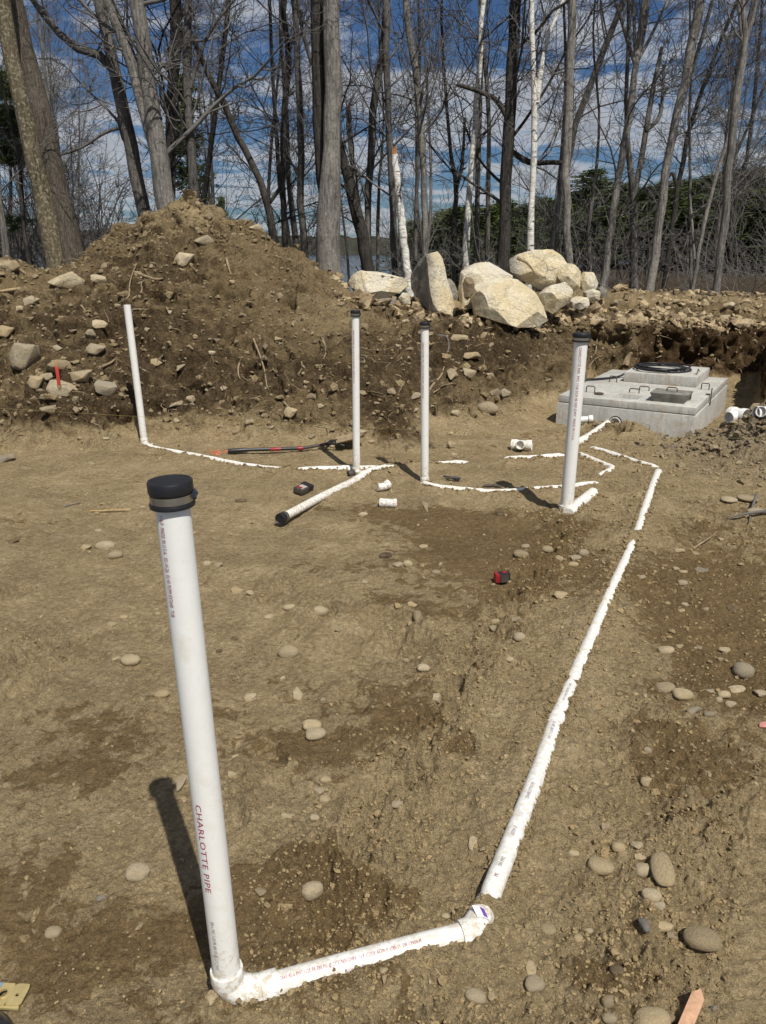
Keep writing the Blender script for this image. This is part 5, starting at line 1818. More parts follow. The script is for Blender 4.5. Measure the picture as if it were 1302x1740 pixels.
SPOTS = [('the nearest pipe cap', 288, 830), ('the nearest pipe', 330, 1150), ('the battery pack', 516, 836), ('the lying pipe cap', 474, 884), ('the straight coupling', 660, 856), ('the tape measure', 853, 985),
         ('the second capped riser foot', 722, 830), ('the thick riser foot', 965, 875), ('the pear shaped cobble', 222, 1122), ('the egg shaped cobble', 402, 1001), ('the large oval cobble', 490, 1106), ('the two overlapping cobbles', 532, 1240),
         ('the paired cobbles', 684, 957), ('the three stacked cobbles', 550, 1340), ('the wide flat stone', 531, 1510), ('the printed run', 610, 1635), ('the nearest elbow', 390, 1690), ('the nearest shadow tip', 285, 1330), ('the speckled grey cobble', 1264, 1142),
         ('the dark brown cobble', 1246, 1032), ('the knobbly grey cobble', 1192, 967), ('the big oval cobble', 1128, 1475), ('the largest loaf cobble', 1193, 1598), ('the round cobble by the bend', 908, 1672), ('the pink stake', 1175, 1710),
         ('the pale curved twig', 1195, 925), ('the dark sticks', 1260, 880), ('the loose tee', 886, 757), ('the long run end', 836, 1512), ('the red scrap', 1296, 1232), ('the lath', 190, 868), ('the cluster below the thick riser', 977, 947),
         ('the flagged stake', 99, 640), ('the uncapped riser', 230, 640), ('the big heap rock', 314, 443), ('the shovel blade', 590, 768), ('the shovel handle', 450, 770), ('the riser by the shovel', 604, 660), ('the upright slab', 770, 634), ('the ochre boulder', 870, 520),
         ('the wedge boulder', 740, 490), ('the oval slope rock', 829, 695), ('the hose coil', 1100, 628), ('the thick riser cap', 988, 570), ('the heap top', 330, 330), ('the large grey bank rock', 42, 606), ('the large pale bank rock', 113, 482), ('the right lip stone', 1265, 552)]
_used = set()


def place_words(px, py, what):
    best = sorted((math.hypot(px - x, py - y), n, x, y) for n, x, y in SPOTS)
    for d, n, x, y in best[:8]:
        dx, dy = px - x, py - y
        h = 'right of' if dx > 0 else 'left of'
        v = 'below' if dy > 0 else 'above'
        if abs(dx) > 2.2 * abs(dy):
            w_ = h
        elif abs(dy) > 2.2 * abs(dx):
            w_ = v
        else:
            w_ = v + ' and ' + h
        near = 'close ' if d < 55 else ('somewhat ' if d < 120 else 'well ')
        t = what + ', ' + near + w_ + ' ' + n
        if t not in _used:
            _used.add(t)
            return t
    return what + ', ' + near + w_ + ' ' + n


def shape_words(w, h, mat, where):
    size = 'tiny' if w < 11 else ('small' if w < 18 else 'middling')
    form = 'flat' if h < .55 * w else ('upright' if h > w * 1.05 else ('round' if h > .85 * w else 'oval'))
    col = {'cobble': 'tan', 'rubble': 'pale', 'darkstone': 'dark', 'greystone': 'grey', 'slate': 'blue-grey'}[mat]
    return size + ' ' + form + ' ' + col + ' ' + where


LAB2 = {'darkstone': 'small dark pebble on the bare pit floor', 'rubble': 'small pale pebble half sunk in the pit floor', 'greystone': 'small knobbly grey stone right of the long run', None: LF, 'cobble': LF}
for q in floor:
    mat = q[5] if len(q) > 5 else 'cobble'
    sink = q[6] if len(q) > 6 else random.uniform(.26, .42)
    lab = q[4]
    stone(q[0], q[1], q[2], q[3], lab or place_words(q[0], q[1], shape_words(q[2], q[3], mat, 'pebble' if q[2] < 18 else 'cobble')), mat, q[2] < 28 and random.random() < .55, None if lab else {'rubble': 'pale pebbles on the pit floor', 'darkstone': 'dark pebbles on the pit floor', 'greystone': 'grey stones right of the long run'}.get(mat, GF), sink)

bank = [
    (113, 482, 56, 38, 'large pale angular rock on top of the left bank', 'rubble'), (22, 494, 46, 14, 'flat slab at the left edge on top of the bank', 'rubble'), (52, 512, 36, 22, 'tan slab below the top of the left bank', 'rubble'), (170, 477, 40, 18, 'low pale rock right of the large one on the left bank', 'rubble'),
    (42, 606, 58, 66, 'large smooth grey rock set upright in the left bank', 'greystone'), (98, 625, 54, 26, 'flat tan rock behind the red flagged stake', 'rubble'), (80, 642, 27, 16, 'yellowish stone left of the red flagged stake', 'rubble'), (62, 651, 32, 26, 'rounded stone at the left of the flagged stake group', 'rubble'), (105, 663, 62, 36, 'broad grey rock at the foot of the red flagged stake', 'greystone'),
    (141, 638, 42, 34, 'lumpy pale rock right of the red flagged stake', 'rubble'), (178, 660, 44, 40, 'rough dirt-covered rock between the flagged stake and the uncapped riser', 'greystone'), (163, 594, 36, 24, 'angular yellow rock midway up the left bank', 'rubble'), (168, 552, 28, 20, 'pale rock left of the uncapped riser top', 'rubble'), (152, 568, 22, 18, 'grey rock just below the pale one left of the uncapped riser top', 'greystone'),
    (10, 565, 30, 24, 'stone at the left edge above the large grey rock', 'rubble'), (97, 592, 18, 12, None), (88, 698, 38, 22, 'pale wedge of stone below the red flagged stake', 'rubble'), (33, 526, 18, 16, None), (4, 718, 14, 16, None), (265, 617, 23, 18, 'pale stone right of the uncapped riser at mid height', 'rubble'), (308, 620, 18, 26, 'dark edged upright stone on the heap, right of the uncapped riser', 'greystone'),
    (314, 443, 40, 28, 'big pale rock with a black shadow high on the heap', 'rubble'), (347, 411, 32, 22, 'tan rock just above the big pale one on the heap', 'rubble'), (355, 370, 18, 14, 'small rock just under the top of the heap', 'rubble'), (301, 685, 14, 22, None), (325, 680, 18, 15, None), (477, 503, 14, 14, None), (473, 576, 14, 20, 'white sliver of stone on the right slope of the heap', 'rubble'),
    (494, 702, 26, 20, 'pale flat stone at the foot of the heap above the shovel handle', 'rubble'), (450, 707, 13, 11, None), (425, 717, 17, 12, None), (462, 726, 14, 9, None), (435, 388, 22, 14, 'pale rock on the right shoulder of the heap', 'rubble'), (783, 576, 36, 18, 'tan slab jutting from the ledge under the boulders', 'rubble'), (802, 606, 34, 16, 'flat stone in the dark ledge under the wide ochre boulder', 'rubble'),
    (770, 634, 18, 34, 'upright slab stone right of the second capped riser', 'rubble'), (795, 635, 28, 22, 'tan stone touching the upright slab', 'rubble'), (833, 638, 14, 11, 'small white stone on the slope below the ochre boulder', 'rubble'), (842, 668, 20, 22, 'left one of a pair of blocks on the slope left of the tank', 'rubble'), (859, 668, 20, 18, 'right one of a pair of blocks on the slope left of the tank', 'greystone'),
    (829, 695, 34, 20, 'oval tan rock at the toe of the slope left of the loose tee', 'cobble'), (808, 700, 9, 16, None), (705, 672, 26, 18, 'pale split stone left of the second capped riser', 'rubble'), (705, 696, 14, 12, None), (795, 546, 18, 10, None), (817, 553, 8, 6, None), (612, 735, 24, 18, None), (632, 750, 13, 9, None), (690, 546, 16, 10, None), (775, 703, 18, 12, None), (768, 737, 8, 8, None),
    (1060, 545, 30, 14, 'flat pale stone at the lip of the cut, above the tank slab', 'rubble'), (1010, 548, 26, 16, 'tan stone at the lip of the cut right of the thick riser cap', 'rubble'), (985, 540, 26, 18, 'angular stone below the boulder pile at the lip', 'rubble'), (1265, 552, 28, 18, 'white angular stone at the right lip of the cut', 'rubble'), (1232, 540, 20, 12, None), (1195, 540, 14, 10, None), (1295, 552, 22, 12, None), (1113, 538, 18, 10, None),
    (975, 525, 20, 14, None), (1240, 520, 24, 16, None), (1150, 512, 16, 10, None), (1090, 508, 14, 10, None), (1200, 512, 16, 10, None), (1045, 515, 14, 12, None), (1020, 545, 14, 18, None), (1280, 530, 14, 10, None), (585, 745, 18, 14, None), (560, 752, 14, 8, None), (530, 742, 14, 8, None), (545, 690, 14, 10, None), (400, 735, 12, 8, None), (375, 725, 10, 8, None), (180, 745, 12, 8, None), (135, 745, 12, 9, None), (300, 715, 12, 9, None), (640, 685, 12, 8, None), (676, 588, 12, 8, None), (735, 690, 8, 6, None), (12, 778, 34, 22, 'grey broken stone at the left edge where the bank meets the floor', 'greystone'), (275, 405, 14, 9, None), (245, 470, 14, 9, None), (230, 425, 12, 8, None), (290, 530, 12, 9, None), (360, 600, 14, 10, None), (420, 600, 12, 8, None), (380, 660, 14, 10, None), (250, 560, 10, 8, None), (395, 480, 12, 8, None), (445, 620, 10, 8, None), (520, 650, 12, 8, None), (200, 520, 12, 9, None), (75, 560, 12, 9, None), (60, 470, 12, 9, None), (15, 455, 44, 22, 'pale broken slab at the top left edge of the bank', 'rubble'),
]
for q in bank:
    mat = q[5] if len(q) > 5 else 'rubble'
    lab = q[4]
    z = lab or place_words(q[0], q[1], shape_words(q[2], q[3], mat, 'broken stone'))
    stone(q[0], q[1], q[2], q[3], z, mat, mat != 'cobble', None if lab else ('small stones on the heap' if q[0] < 690 else 'small stones on the right bank'), 0.22, name='rock')


# ------------------------------------------------------------------ crumbs of soil and gravel chips (beyond counting)
def crumbs(name, pick, sizes, mat, label, cat, seed, flat=0.7, tilt=.5):
    r = np.random.default_rng(seed)
    ico_v = []
    bm = bmesh.new()
    bmesh.ops.create_icosphere(bm, subdivisions=1, radius=0.5)
    bv = np.array([tuple(v.co) for v in bm.verts])
    bf = np.array([[v.index for v in f.verts] for f in bm.faces])
    bm.free()
    n = len(pick)
    var = [bv * (1 + 0.42 * r.uniform(-1, 1, (len(bv), 1))) for _ in range(16)]
    sh = np.stack(var)[r.integers(0, 16, n)]
    sc = sizes[:, None, None] * r.uniform(0.65, 1.35, (n, 1, 3))
    sc[:, :, 2] *= flat
    v = sh * sc
    a = r.uniform(0, 6.283, n)
    b = r.uniform(-tilt, tilt, n)
    ca, sa, cb, sb = np.cos(a)[:, None], np.sin(a)[:, None], np.cos(b)[:, None], np.sin(b)[:, None]
    x, y, z = v[..., 0], v[..., 1], v[..., 2]
    y, z = y * cb - z * sb, y * sb + z * cb
    x, y = x * ca - y * sa, x * sa + y * ca
    v = np.stack((x, y, z), -1) + pick[:, None, :] + np.array((0, 0, 1)) * (sizes * flat * 0.18)[:, None, None]
    F = (bf[None] + (np.arange(n) * len(bv))[:, None, None]).reshape(-1, 3)
    o = link(name, np_mesh(name, v.reshape(-1, 3), F, M[mat], 30), None, label, cat, None, 'stuff')
    return o


M['crumb'] = stone_material('soil_crumb', (0.225, 0.170, 0.092), (0.27, 0.206, 0.114), 0.5, 0.6)
M['bank_rubble'] = stone_material('bank_rubble', (0.36, 0.285, 0.18), (0.44, 0.36, 0.24), 0.95, 2.2, (0.115, 0.080, 0.046))
M['spoil'] = stone_material('spoil_clod', (0.24, 0.195, 0.128), (0.27, 0.22, 0.148), 0.5, .6)
M['chip'] = stone_material('gravel_chip', (0.30, 0.24, 0.155), (0.33, 0.265, 0.18), 0.4, 0.6)
gx, gy = GP_[:, 0], np.maximum(GP_[:, 1], 0.3)
inview = (np.abs(gx) < 0.56 * gy + .1) & (gy > 1.1)
dl, _, _, side = seg_dist(gx, gy, LONG_RUN)
area = np.where(gy < 6.6, (gy ** 2 + 3.13) * gy, 35 * gy)
w = area * inview * (gy < 7.6) * (0.05 + 1.0 * np.exp(-((dl * side + 0.42) / 0.2) ** 2) + 0.55 * np.exp(-(dl / .5) ** 2) + 0.5 * smooth(0.05, 0.5, gx - 0.2 * gy) + 0.4 * smooth(2.4, 1.3, gy) * smooth(-.2, .3, gx))
# density falls with distance so that the nearest show
w = w / (gy ** 2.1)
keep = np.ones(len(gx), bool)
for P, r_, show, hw in TRENCHES:
    d, _, _, _ = seg_dist(gx, gy, P)
    keep &= d > 0.036 if r_ < .04 else d > .055
w = w * keep
w = w / w.sum()
pk = rng.choice(len(w), 13000, p=w)
sz_ = np.clip(rng.lognormal(math.log(0.0072), 0.5, len(pk)), .004, .03) * np.clip(0.6 + gy[pk] * 0.17, .7, 1.6)
epts, esz = [], []
for P, r_, show, hw in TRENCHES:
    L_ = sum((b - a).length for a, b in zip(P, P[1:]))
    Q = spline(P, 12)
    Qa = np.array([tuple(q) for q in Q])
    n = int(L_ * (420 if P in (LONG_RUN, NEAR_RUN) else 200))
    t = rng.uniform(0, 1, n) * (len(Qa) - 1.001)
    i = t.astype(int)
    c = Qa[i] + (Qa[i + 1] - Qa[i]) * (t - i)[:, None]
    d = Qa[i + 1] - Qa[i]
    nx = np.stack((-d[:, 1], d[:, 0], d[:, 2] * 0), 1)
    nx /= np.linalg.norm(nx, axis=1, keepdims=True) + 1e-9
    off = rng.choice((-1, 1), n) * r_ * np.abs(rng.normal(1.08, .28, n))
    q = c + nx * off[:, None]
    q[:, 2] = np.maximum(ground_height(q[:, 0], q[:, 1]), c[:, 2] + np.sqrt(np.maximum(r_ ** 2 - off ** 2, 0)) * .9 - .004)
    ok = (np.abs(off) > r_ * .55) & (q[:, 2] < ground_height(q[:, 0], q[:, 1]) + .014)
    epts.append(q[ok])
    esz.append(np.clip(rng.lognormal(math.log(.0085), .5, ok.sum()), .004, .024) * np.clip(.6 + q[ok][:, 1] * .14, .7, 1.5))
crumbs('trench_crumbs', np.concatenate(epts), np.concatenate(esz), 'crumb', 'crumbs of soil banked along the half buried pipes', 'soil', 13)
crumbs('soil_crumbs', GP_[pk], sz_, 'crumb', 'loose crumbs of soil strewn over the pit floor', 'soil', 3)
w = area / gy ** 1.5 * inview * (gy < 8) * keep
w /= w.sum()
pk = rng.choice(len(w), 650, p=w)
crumbs('gravel', GP_[pk], np.clip(rng.lognormal(math.log(.012), .45, len(pk)), .006, .035) * np.clip(.5 + gy[pk] * .15, .6, 1.5), 'chip', 'small pale gravel chips scattered on the pit floor', 'gravel', 4)
w = (gy > 6.6) * (gy < 12) * GSZ * inview
w = w / w.sum()
pk = rng.choice(len(w), 3600, p=w)
crumbs('soil_clods', GP_[pk], np.clip(rng.lognormal(math.log(.026), .6, len(pk)), .010, .11), 'soil_plain' if 'soil_plain' in M else 'soil', 'loose clods on the heap and banks', 'soil', 5, .8)
w2 = np.exp(-(((gx - 3.8) / .8) ** 2 + ((gy - 6.7) / .7) ** 2))
w2 /= w2.sum()
pk = rng.choice(len(w2), 1100, p=w2)
crumbs('spoil_clods', GP_[pk], np.clip(rng.lognormal(math.log(.024), .65, len(pk)), .008, .12), 'spoil', 'grey-brown clods on the small spoil heap right of the tank', 'soil', 15, .8)
pk = rng.choice(len(w), 2300, p=w)
crumbs('stone_chips', GP_[pk], np.clip(rng.lognormal(math.log(.028), .55, len(pk)), .010, .09), 'chip', 'small stone chips in the heap and banks', 'gravel', 6, .7)
w = (gy > 10.9) * (gy < 15.5) * smooth(.26, .32, gx / np.maximum(gy, 1)) * (gx < .62 * gy) * (GP_[:, 2] > .6)
w = w + .8 * (gy > 9.45) * (gy < 11.6) * (gx > -.06 * gy) * (gx < .33 * gy) * (GP_[:, 2] > .7)
w = w / w.sum()
pk = rng.choice(len(w), 5000, p=w)
jit = GP_[pk] + np.stack((rng.uniform(-.03, .03, len(pk)), rng.uniform(-.05, .05, len(pk)), np.zeros(len(pk))), 1)
crumbs('bank_rubble', jit, np.clip(rng.lognormal(math.log(.042), .65, len(pk)), .012, .24), 'bank_rubble', 'pale broken stone littering the top of the right bank', 'rubble', 8, .62, 1.1)


# ------------------------------------------------------------------ roots and sticks
def stick(label, pts, r, mat='root', cat='root', name='root', group=None, lift=.012):
    P = []
    for q in pts:
        p, n = hit(q[0], q[1])
        if p.y > 14:
            p, n = at(q[0], q[1], 11.2), Vector((0, -.5, .8))
        P.append(p + n * (lift + (q[2] if len(q) > 2 else 0)))
    P = spline(P, 5)
    k = len(P)
    rr = [r * (1 - .65 * i / k) for i in range(k)]
    return MB().sweep(P, rr, 7).build(name, M[mat], None, 60, label=label, cat=cat, group=group)


stick('pale looping root high on the left of the heap above the uncapped riser', [(204, 516), (218, 505), (222, 485), (233, 465, .05), (234, 448)], .012)
stick('pale forked root right of the looping one on the heap', [(224, 509), (240, 495), (247, 482, .04), (246, 477)], .011)
stick('thick pale log end lying across the heap below the big rock', [(236, 467), (252, 472), (266, 475), (278, 473)], .024, cat='log', name='log')
stick('pale root right of the uncapped riser top', [(224, 527), (238, 527), (254, 526)], .011)
stick('curved dangling root in the middle of the heap', [(412, 608), (406, 622), (404, 636), (408, 645)], .013)
stick('long pale root running down the heap face', [(432, 575), (440, 600), (449, 628), (453, 655), (455, 662)], .011)
stick('brown split root left of the heap crack', [(384, 440), (388, 455), (392, 468)], .017)
stick('short root above the flagged stake', [(139, 520), (148, 530), (156, 539)], .011)
stick('broken branch end right of the pale rock on the left bank', [(170, 626), (186, 617), (199, 608)], .018)
stick('long broken plank of wood at the top left edge', [(2, 446), (22, 450), (40, 462), (54, 472)], .035, cat='wood', name='log')
stick('pale root stump right of the second capped riser', [(726, 668), (736, 656), (748, 640), (756, 624)], .018)
stick('thin root curling beside the root stump', [(728, 672), (744, 662), (752, 655), (768, 652)], .010)
stick('dark root hanging under the ledge below the boulders', [(745, 570), (758, 574), (762, 590), (758, 600)], .014, 'twig')
stick('forked dark branch propped on the wide ochre boulder, left prong', [(908, 540, .05), (916, 548, .03), (925, 556)], .014, 'twig', 'branch', 'branch')
stick('forked dark branch propped on the wide ochre boulder, right prong', [(930, 535, .06), (923, 546, .03), (917, 554)], .012, 'twig', 'branch', 'branch')
stick('pale pole lying between the ochre and the round topped boulders', [(874, 470, .3), (890, 478, .3), (903, 488, .25)], .026, cat='branch', name='branch')
stick('thick torn root stub standing in the cut behind the tank', [(1063, 622), (1068, 608), (1074, 598)], .055)
stick('pale root in the cut left of the tank', [(1003, 608), (1012, 598), (1016, 575), (1020, 566)], .012)
stick('thin root hanging in the cut above the tank', [(1000, 627), (1010, 610), (1025, 604)], .009)
stick('wispy root tuft in the right cut face', [(1210, 622), (1216, 607), (1222, 618)], .012)
stick('root dangling from the lip at the right cut', [(1258, 627), (1262, 640), (1258, 650)], .009)
stick('pale curved twig on the damp ground right of the long run', [(1178, 936, .0), (1192, 928, .01), (1203, 920, .02), (1213, 908, .03)], .007, cat='twig', name='twig')
stick('dark long stick reaching left from the right edge', [(1302, 872, .03), (1280, 878, .02), (1255, 883, .02), (1232, 885, .01)], .012, 'twig', 'stick', 'stick', lift=.02)
stick('dark short stick crossing the long one at the right edge', [(1285, 850, .03), (1275, 868, .03), (1270, 890, .01)], .012, 'twig', 'stick', 'stick', lift=.015)
stick('dark sliver of wood on the floor left of the nearest cap', [(110, 862), (122, 859), (136, 856)], .006, 'twig', 'stick', 'stick', lift=.006)
stick('pale root at the shovel end of the heap foot', [(484, 683), (492, 692), (500, 697)], .013)
stick('curled root low on the heap left of the second riser', [(548, 575), (553, 585), (552, 600), (549, 612)], .011)
stick('root stub pair low on the heap', [(509, 636), (512, 626), (513, 615)], .018)
stick('root arching out of the right slope of the heap', [(541, 578, .03), (552, 590, .06), (556, 605, .02)], .008)
# fine rootlets bristling from the heap: beyond counting
w = (gy > 6.8) * (gy < 11.6) * GSZ * inview
w = w / w.sum()
pk = rng.choice(len(w), 1500, p=w)
B = len(pk)
d0 = rng.normal(size=(B, 3)); d0[:, 1] -= .6; d0 /= np.linalg.norm(d0, axis=1, keepdims=True)
Lr_ = rng.uniform(.06, .26, B)
P = [GP_[pk]]
for k in range(4):
    d0 = d0 + rng.normal(size=(B, 3)) * .35 + np.array((0, 0, -.12)); d0 /= np.linalg.norm(d0, axis=1, keepdims=True)
    P.append(P[-1] + d0 * (Lr_ / 4)[:, None])
v, f = tubes([(np.stack(P, 1), np.linspace(1, .4, 5)[None] * rng.uniform(.0025, .0065, B)[:, None])], 4)
link('rootlets', np_mesh('rootlets', v, f, M['root'], 180), None, 'fine pale rootlets bristling from the heap and cut banks', 'roots', None, 'stuff')

# ------------------------------------------------------------------ trees
def spawn(pp, pr, n, trange, length, ang, N, up, wig, r, rad=0.6, minr=0.004, taper=0.25):
    """n children for each parent polyline; all arrays"""
    B, Np, _ = pp.shape
    t = r.uniform(trange[0], trange[1], (B, n)) * (Np - 1)
    i = np.minimum(t.astype(int), Np - 2)
    f = (t - i)[..., None]
    bi = np.arange(B)[:, None]
    p0 = pp[bi, i] * (1 - f) + pp[bi, i + 1] * f
    rr = pr[bi, i] * (1 - f[..., 0]) + pr[bi, i + 1] * f[..., 0]
    tg = pp[bi, i + 1] - pp[bi, i]
    tg /= np.linalg.norm(tg, axis=2, keepdims=True) + 1e-9
    q = r.normal(size=tg.shape)
    q -= tg * (q * tg).sum(2, keepdims=True)
    q /= np.linalg.norm(q, axis=2, keepdims=True) + 1e-9
    a = r.uniform(ang[0], ang[1], (B, n, 1))
    d = tg * np.cos(a) + q * np.sin(a)
    L = length * r.uniform(.55, 1.25, (B, n)) if np.isscalar(length) else length[:, None] * r.uniform(.45, 1.15, (B, n))
    L = L * (1.15 - .55 * (t / (Np - 1)))
    p0, d, L, rr = p0.reshape(-1, 3), d.reshape(-1, 3), L.reshape(-1), rr.reshape(-1)
    pts = [p0]
    st = (L / (N - 1))[:, None]
    for k in range(N - 1):
        d = d + r.normal(size=d.shape) * wig + np.array((0, 0, up))
        d /= np.linalg.norm(d, axis=1, keepdims=True)
        pts.append(pts[-1] + d * st)
    r0_ = np.maximum(np.minimum(rr * rad, L * .018 + .004), minr)
    R_ = np.maximum(r0_[:, None] * np.linspace(1, taper, N)[None], minr * .8)
    return np.stack(pts, 1), R_, L


def trunk_mesh(P, Rr, mat, sides=12, seed=0):
    P = np.array([tuple(p) for p in P]); Rr = np.array(Rr)
    v, f = tubes([(P[None], Rr[None])], sides)
    c = np.repeat(P, sides, axis=0)
    d = v - c
    k = 1 + 0.12 * fbm3(v * np.array((5, 5, 1.2)) + seed, 2, 3) + 0.16 * np.maximum(0, fbm3(v * np.array((2.6, 2.6, 2.6)) + seed * 3, 2, 7) - .25) * 2
    v = c + d * k[:, None]
    return np_mesh('trunk', v, f, M[mat], 180)


def crown_mesh(P, Rr, mat, r, dens=1.0, low=0.15, twig=.0042, reach=1.0):
    P = np.array([tuple(p) for p in P]); Rr = np.array(Rr)
    H = P[-1, 2] - P[0, 2]
    n1 = int(17 * dens)
    l1 = spawn(P[None], Rr[None], n1, (low, .98), .23 * H * reach, (.55, 1.25), 8, .07, .17, r, .30, .008)
    l2 = spawn(l1[0], l1[1], 8, (.12, .97), l1[2] * .52, (.45, 1.15), 6, .05, .26, r, .6, .006)
    l3 = spawn(l2[0], l2[1], 7, (.08, .98), l2[2] * .66, (.4, 1.15), 4, .03, .32, r, .6, twig)
    v, f = tubes([l1[:2]], 5)
    v2, f2 = tubes([l2[:2]], 4)
    v3, f3 = tubes([l3[:2]], 3)
    f = np.concatenate((f, f2 + len(v), f3 + len(v) + len(v2)))
    return np_mesh('crown', np.concatenate((v, v2, v3)), f, M[mat], 180)


def resample(P, Rr, n):
    P = [Vector(p) for p in P]
    L = [0]
    for a, b in zip(P, P[1:]):
        L.append(L[-1] + (b - a).length)
    s = np.linspace(0, L[-1], n)
    A = np.array([tuple(p) for p in P])
    # smooth curve through the way-points
    Q = spline(P, 10)
    Lq = [0]
    for a, b in zip(Q, Q[1:]):
        Lq.append(Lq[-1] + (b - a).length)
    Qa = np.array([tuple(q) for q in Q])
    out_ = np.stack([np.interp(np.linspace(0, Lq[-1], n), Lq, Qa[:, k]) for k in range(3)], 1)
    rr = np.interp(np.linspace(0, 1, n), np.array(L) / L[-1], Rr)
    return out_, rr


TG = 'bare trees standing along the lake shore'


def tree(label, way, Y, mat, height=15, dens=1.0, low=.12, stems=(), broken=False, seed=0, cat='tree', name='bare_tree', reach=1.0, group=TG):
    """way: photo points (px, py, width) from the foot up; extra stems the same way"""
    r = np.random.default_rng(1000 + seed)
    zc_ = Y * cs + 0.2
    pts = [at(px, py, Y) for px, py, w in way]
    rad = [w / 2 * zc_ / FOC * 1.02 for px, py, w in way]
    g = float(land(np.array([pts[0].x]), np.array([Y]))[0])
    if pts[0].z > g - .3:
        d = (pts[0] - pts[1]).normalized()
        pts.insert(0, pts[0] + d * ((pts[0].z - g + .3) / max(.2, -d.z)))
        rad.insert(0, rad[0] * 1.18)
    base = Vector((pts[0].x, pts[0].y, g))
    o = thing(name, label, cat, tuple(base), group)
    if not broken:
        d = (pts[-1] - pts[-2]).normalized()
        d = (d + Vector((0, 0, .8))).normalized()
        while pts[-1].z < height:
            d = (d + Vector((r.normal() * .10, r.normal() * .10, .05))).normalized()
            pts.append(pts[-1] + d * 1.3)
            rad.append(max(.02, rad[-1] * .80))
    P, Rr = resample(pts, rad, 34)
    P[1:, :2] += np.minimum(Rr[1:, None] * .14, .012) * r.normal(size=(33, 2))
    off = np.array(tuple(base))
    link('trunk', trunk_mesh(P - off, Rr, mat, 14 if rad[1] > .1 else 8, seed), o)
    tw = {'birch': 'twig', 'bark_dark': 'bark_dark'}.get(mat, 'twig')
    for way2 in stems:
        sp_ = [at(px, py, Y + .02 * i) for i, (px, py, w) in enumerate(way2)]
        sr = [w / 2 * zc_ / FOC for px, py, w in way2]
        if way2[-1][1] <= 5:
            d = (sp_[-1] - sp_[-2]).normalized()
            for k in range(4):
                d = (d + Vector((r.normal() * .12, r.normal() * .12, .25))).normalized()
                sp_.append(sp_[-1] + d * 1.2); sr.append(sr[-1] * .72)
        P2, R2 = resample(sp_, sr, 18)
        link('limb', trunk_mesh(P2 - off, R2, mat, 9, seed + 3), o)
        me = crown_mesh(P2 - off, R2, tw, r, .45, .1, reach=.75)
        link('crown', me, o)
    if not broken or dens > 0:
        link('crown', crown_mesh(P - off, Rr, tw, r, dens, low, reach=reach), o)
    if broken:
        m = MB()
        c = Vector(P[-1]); d = Vector(P[-1] - P[-3]).normalized()
        X = d.orthogonal().normalized()
        for k in range(7):
            a = k * .9
            q = X * math.cos(a) + d.cross(X) * math.sin(a)
            m.sweep([c + q * Rr[-1] * .6 - d * .05, c + q * Rr[-1] * .6 + d * (.05 + .14 * r.random())], [Rr[-1] * .38, .004], 5)
        m.build('broken_top', M['breakwood'], o, 40)
    return o


tree('mottled lichen covered trunk leaning left, at the far left edge', [(97, 462, 31), (72, 330, 28), (48, 230, 25), (22, 110, 23), (6, 0, 22)], 13.2, 'bark_lichen', seed=1, dens=.8, low=.3)
tree('thick shaggy grey trunk with a broken stub, just behind the lichen covered one', [(122, 452, 46), (96, 320, 40), (74, 220, 36), (50, 120, 30), (22, 0, 26)], 14.2, 'bark_old', seed=2, dens=.8, low=.35,
     stems=[[(66, 175, 12), (64, 150, 10), (60, 132, 7)]])
tree('brown trunk with a long limb arching to the upper left', [(247, 362, 22), (232, 290, 21), (212, 200, 20), (194, 120, 18), (178, 40, 17), (168, 0, 15)], 15.5, 'bark', seed=3,
     stems=[[(196, 122, 14), (178, 98, 14), (152, 88, 13), (118, 76, 12), (96, 50, 10), (70, 20, 9), (55, 0, 8)], [(215, 215, 6), (180, 225, 5), (140, 250, 4), (90, 268, 3)]])
tree('thick pale double trunk behind the top of the heap', [(284, 345, 32), (266, 240, 28), (253, 150, 25), (243, 70, 23), (232, 0, 22)], 14.8, 'bark_pale', seed=4,
     stems=[[(262, 250, 18), (240, 170, 18), (222, 100, 16), (204, 60, 14), (182, 0, 13)]])
tree('dark brown trunk rising just behind the heap top', [(292, 345, 15), (290, 250, 15), (291, 170, 16), (299, 70, 18), (297, 0, 18)], 18, 'bark_dark', seed=5)
tree('straight grey trunk with a limb forking to the right above the heap top', [(329, 325, 15), (325, 250, 13), (319, 150, 13), (318, 60, 12), (320, 0, 11)], 15, 'bark', seed=6,
     stems=[[(324, 150, 7), (336, 105, 6), (352, 62, 5), (378, 22, 4), (398, 0, 4)]])
tree('dark slanting trunk right of the heap top, leaning left', [(462, 390, 13), (455, 345, 12), (437, 295, 11), (404, 230, 10), (376, 168, 10), (358, 135, 8)], 17, 'bark_dark', seed=7, height=6.5, dens=.7,
     stems=[[(458, 345, 6), (472, 325, 6), (482, 300, 5), (478, 240, 4), (485, 150, 3)]])
tree('thin black trunk, straight, left of the big forked trunk', [(484, 395, 10), (481, 300, 9), (483, 200, 9), (490, 100, 9), (483, 30, 8), (482, 0, 8)], 18.5, 'bark_dark', seed=8)
tree('slim grey trunk between the thin black one and the big forked trunk', [(502, 400, 10), (491, 300, 9), (487, 200, 7), (480, 100, 6), (476, 0, 5)], 19, 'bark', seed=9)
tree('grey trunk close to the left of the big forked trunk', [(517, 435, 12), (512, 350, 11), (512, 250, 11), (508, 150, 10), (503, 60, 9), (499, 0, 9)], 18, 'bark', seed=10,
     stems=[[(531, 110, 7), (520, 75, 6), (510, 30, 6), (506, 0, 5)]])
tree('biggest trunk, forked into a shade-darkened and a light stem, in the left centre', [(560, 478, 43), (558, 400, 40), (560, 320, 36), (564, 262, 27), (565, 120, 25), (565, 0, 25)], 14.6, 'bark_pale', seed=11, low=.45, dens=.9)
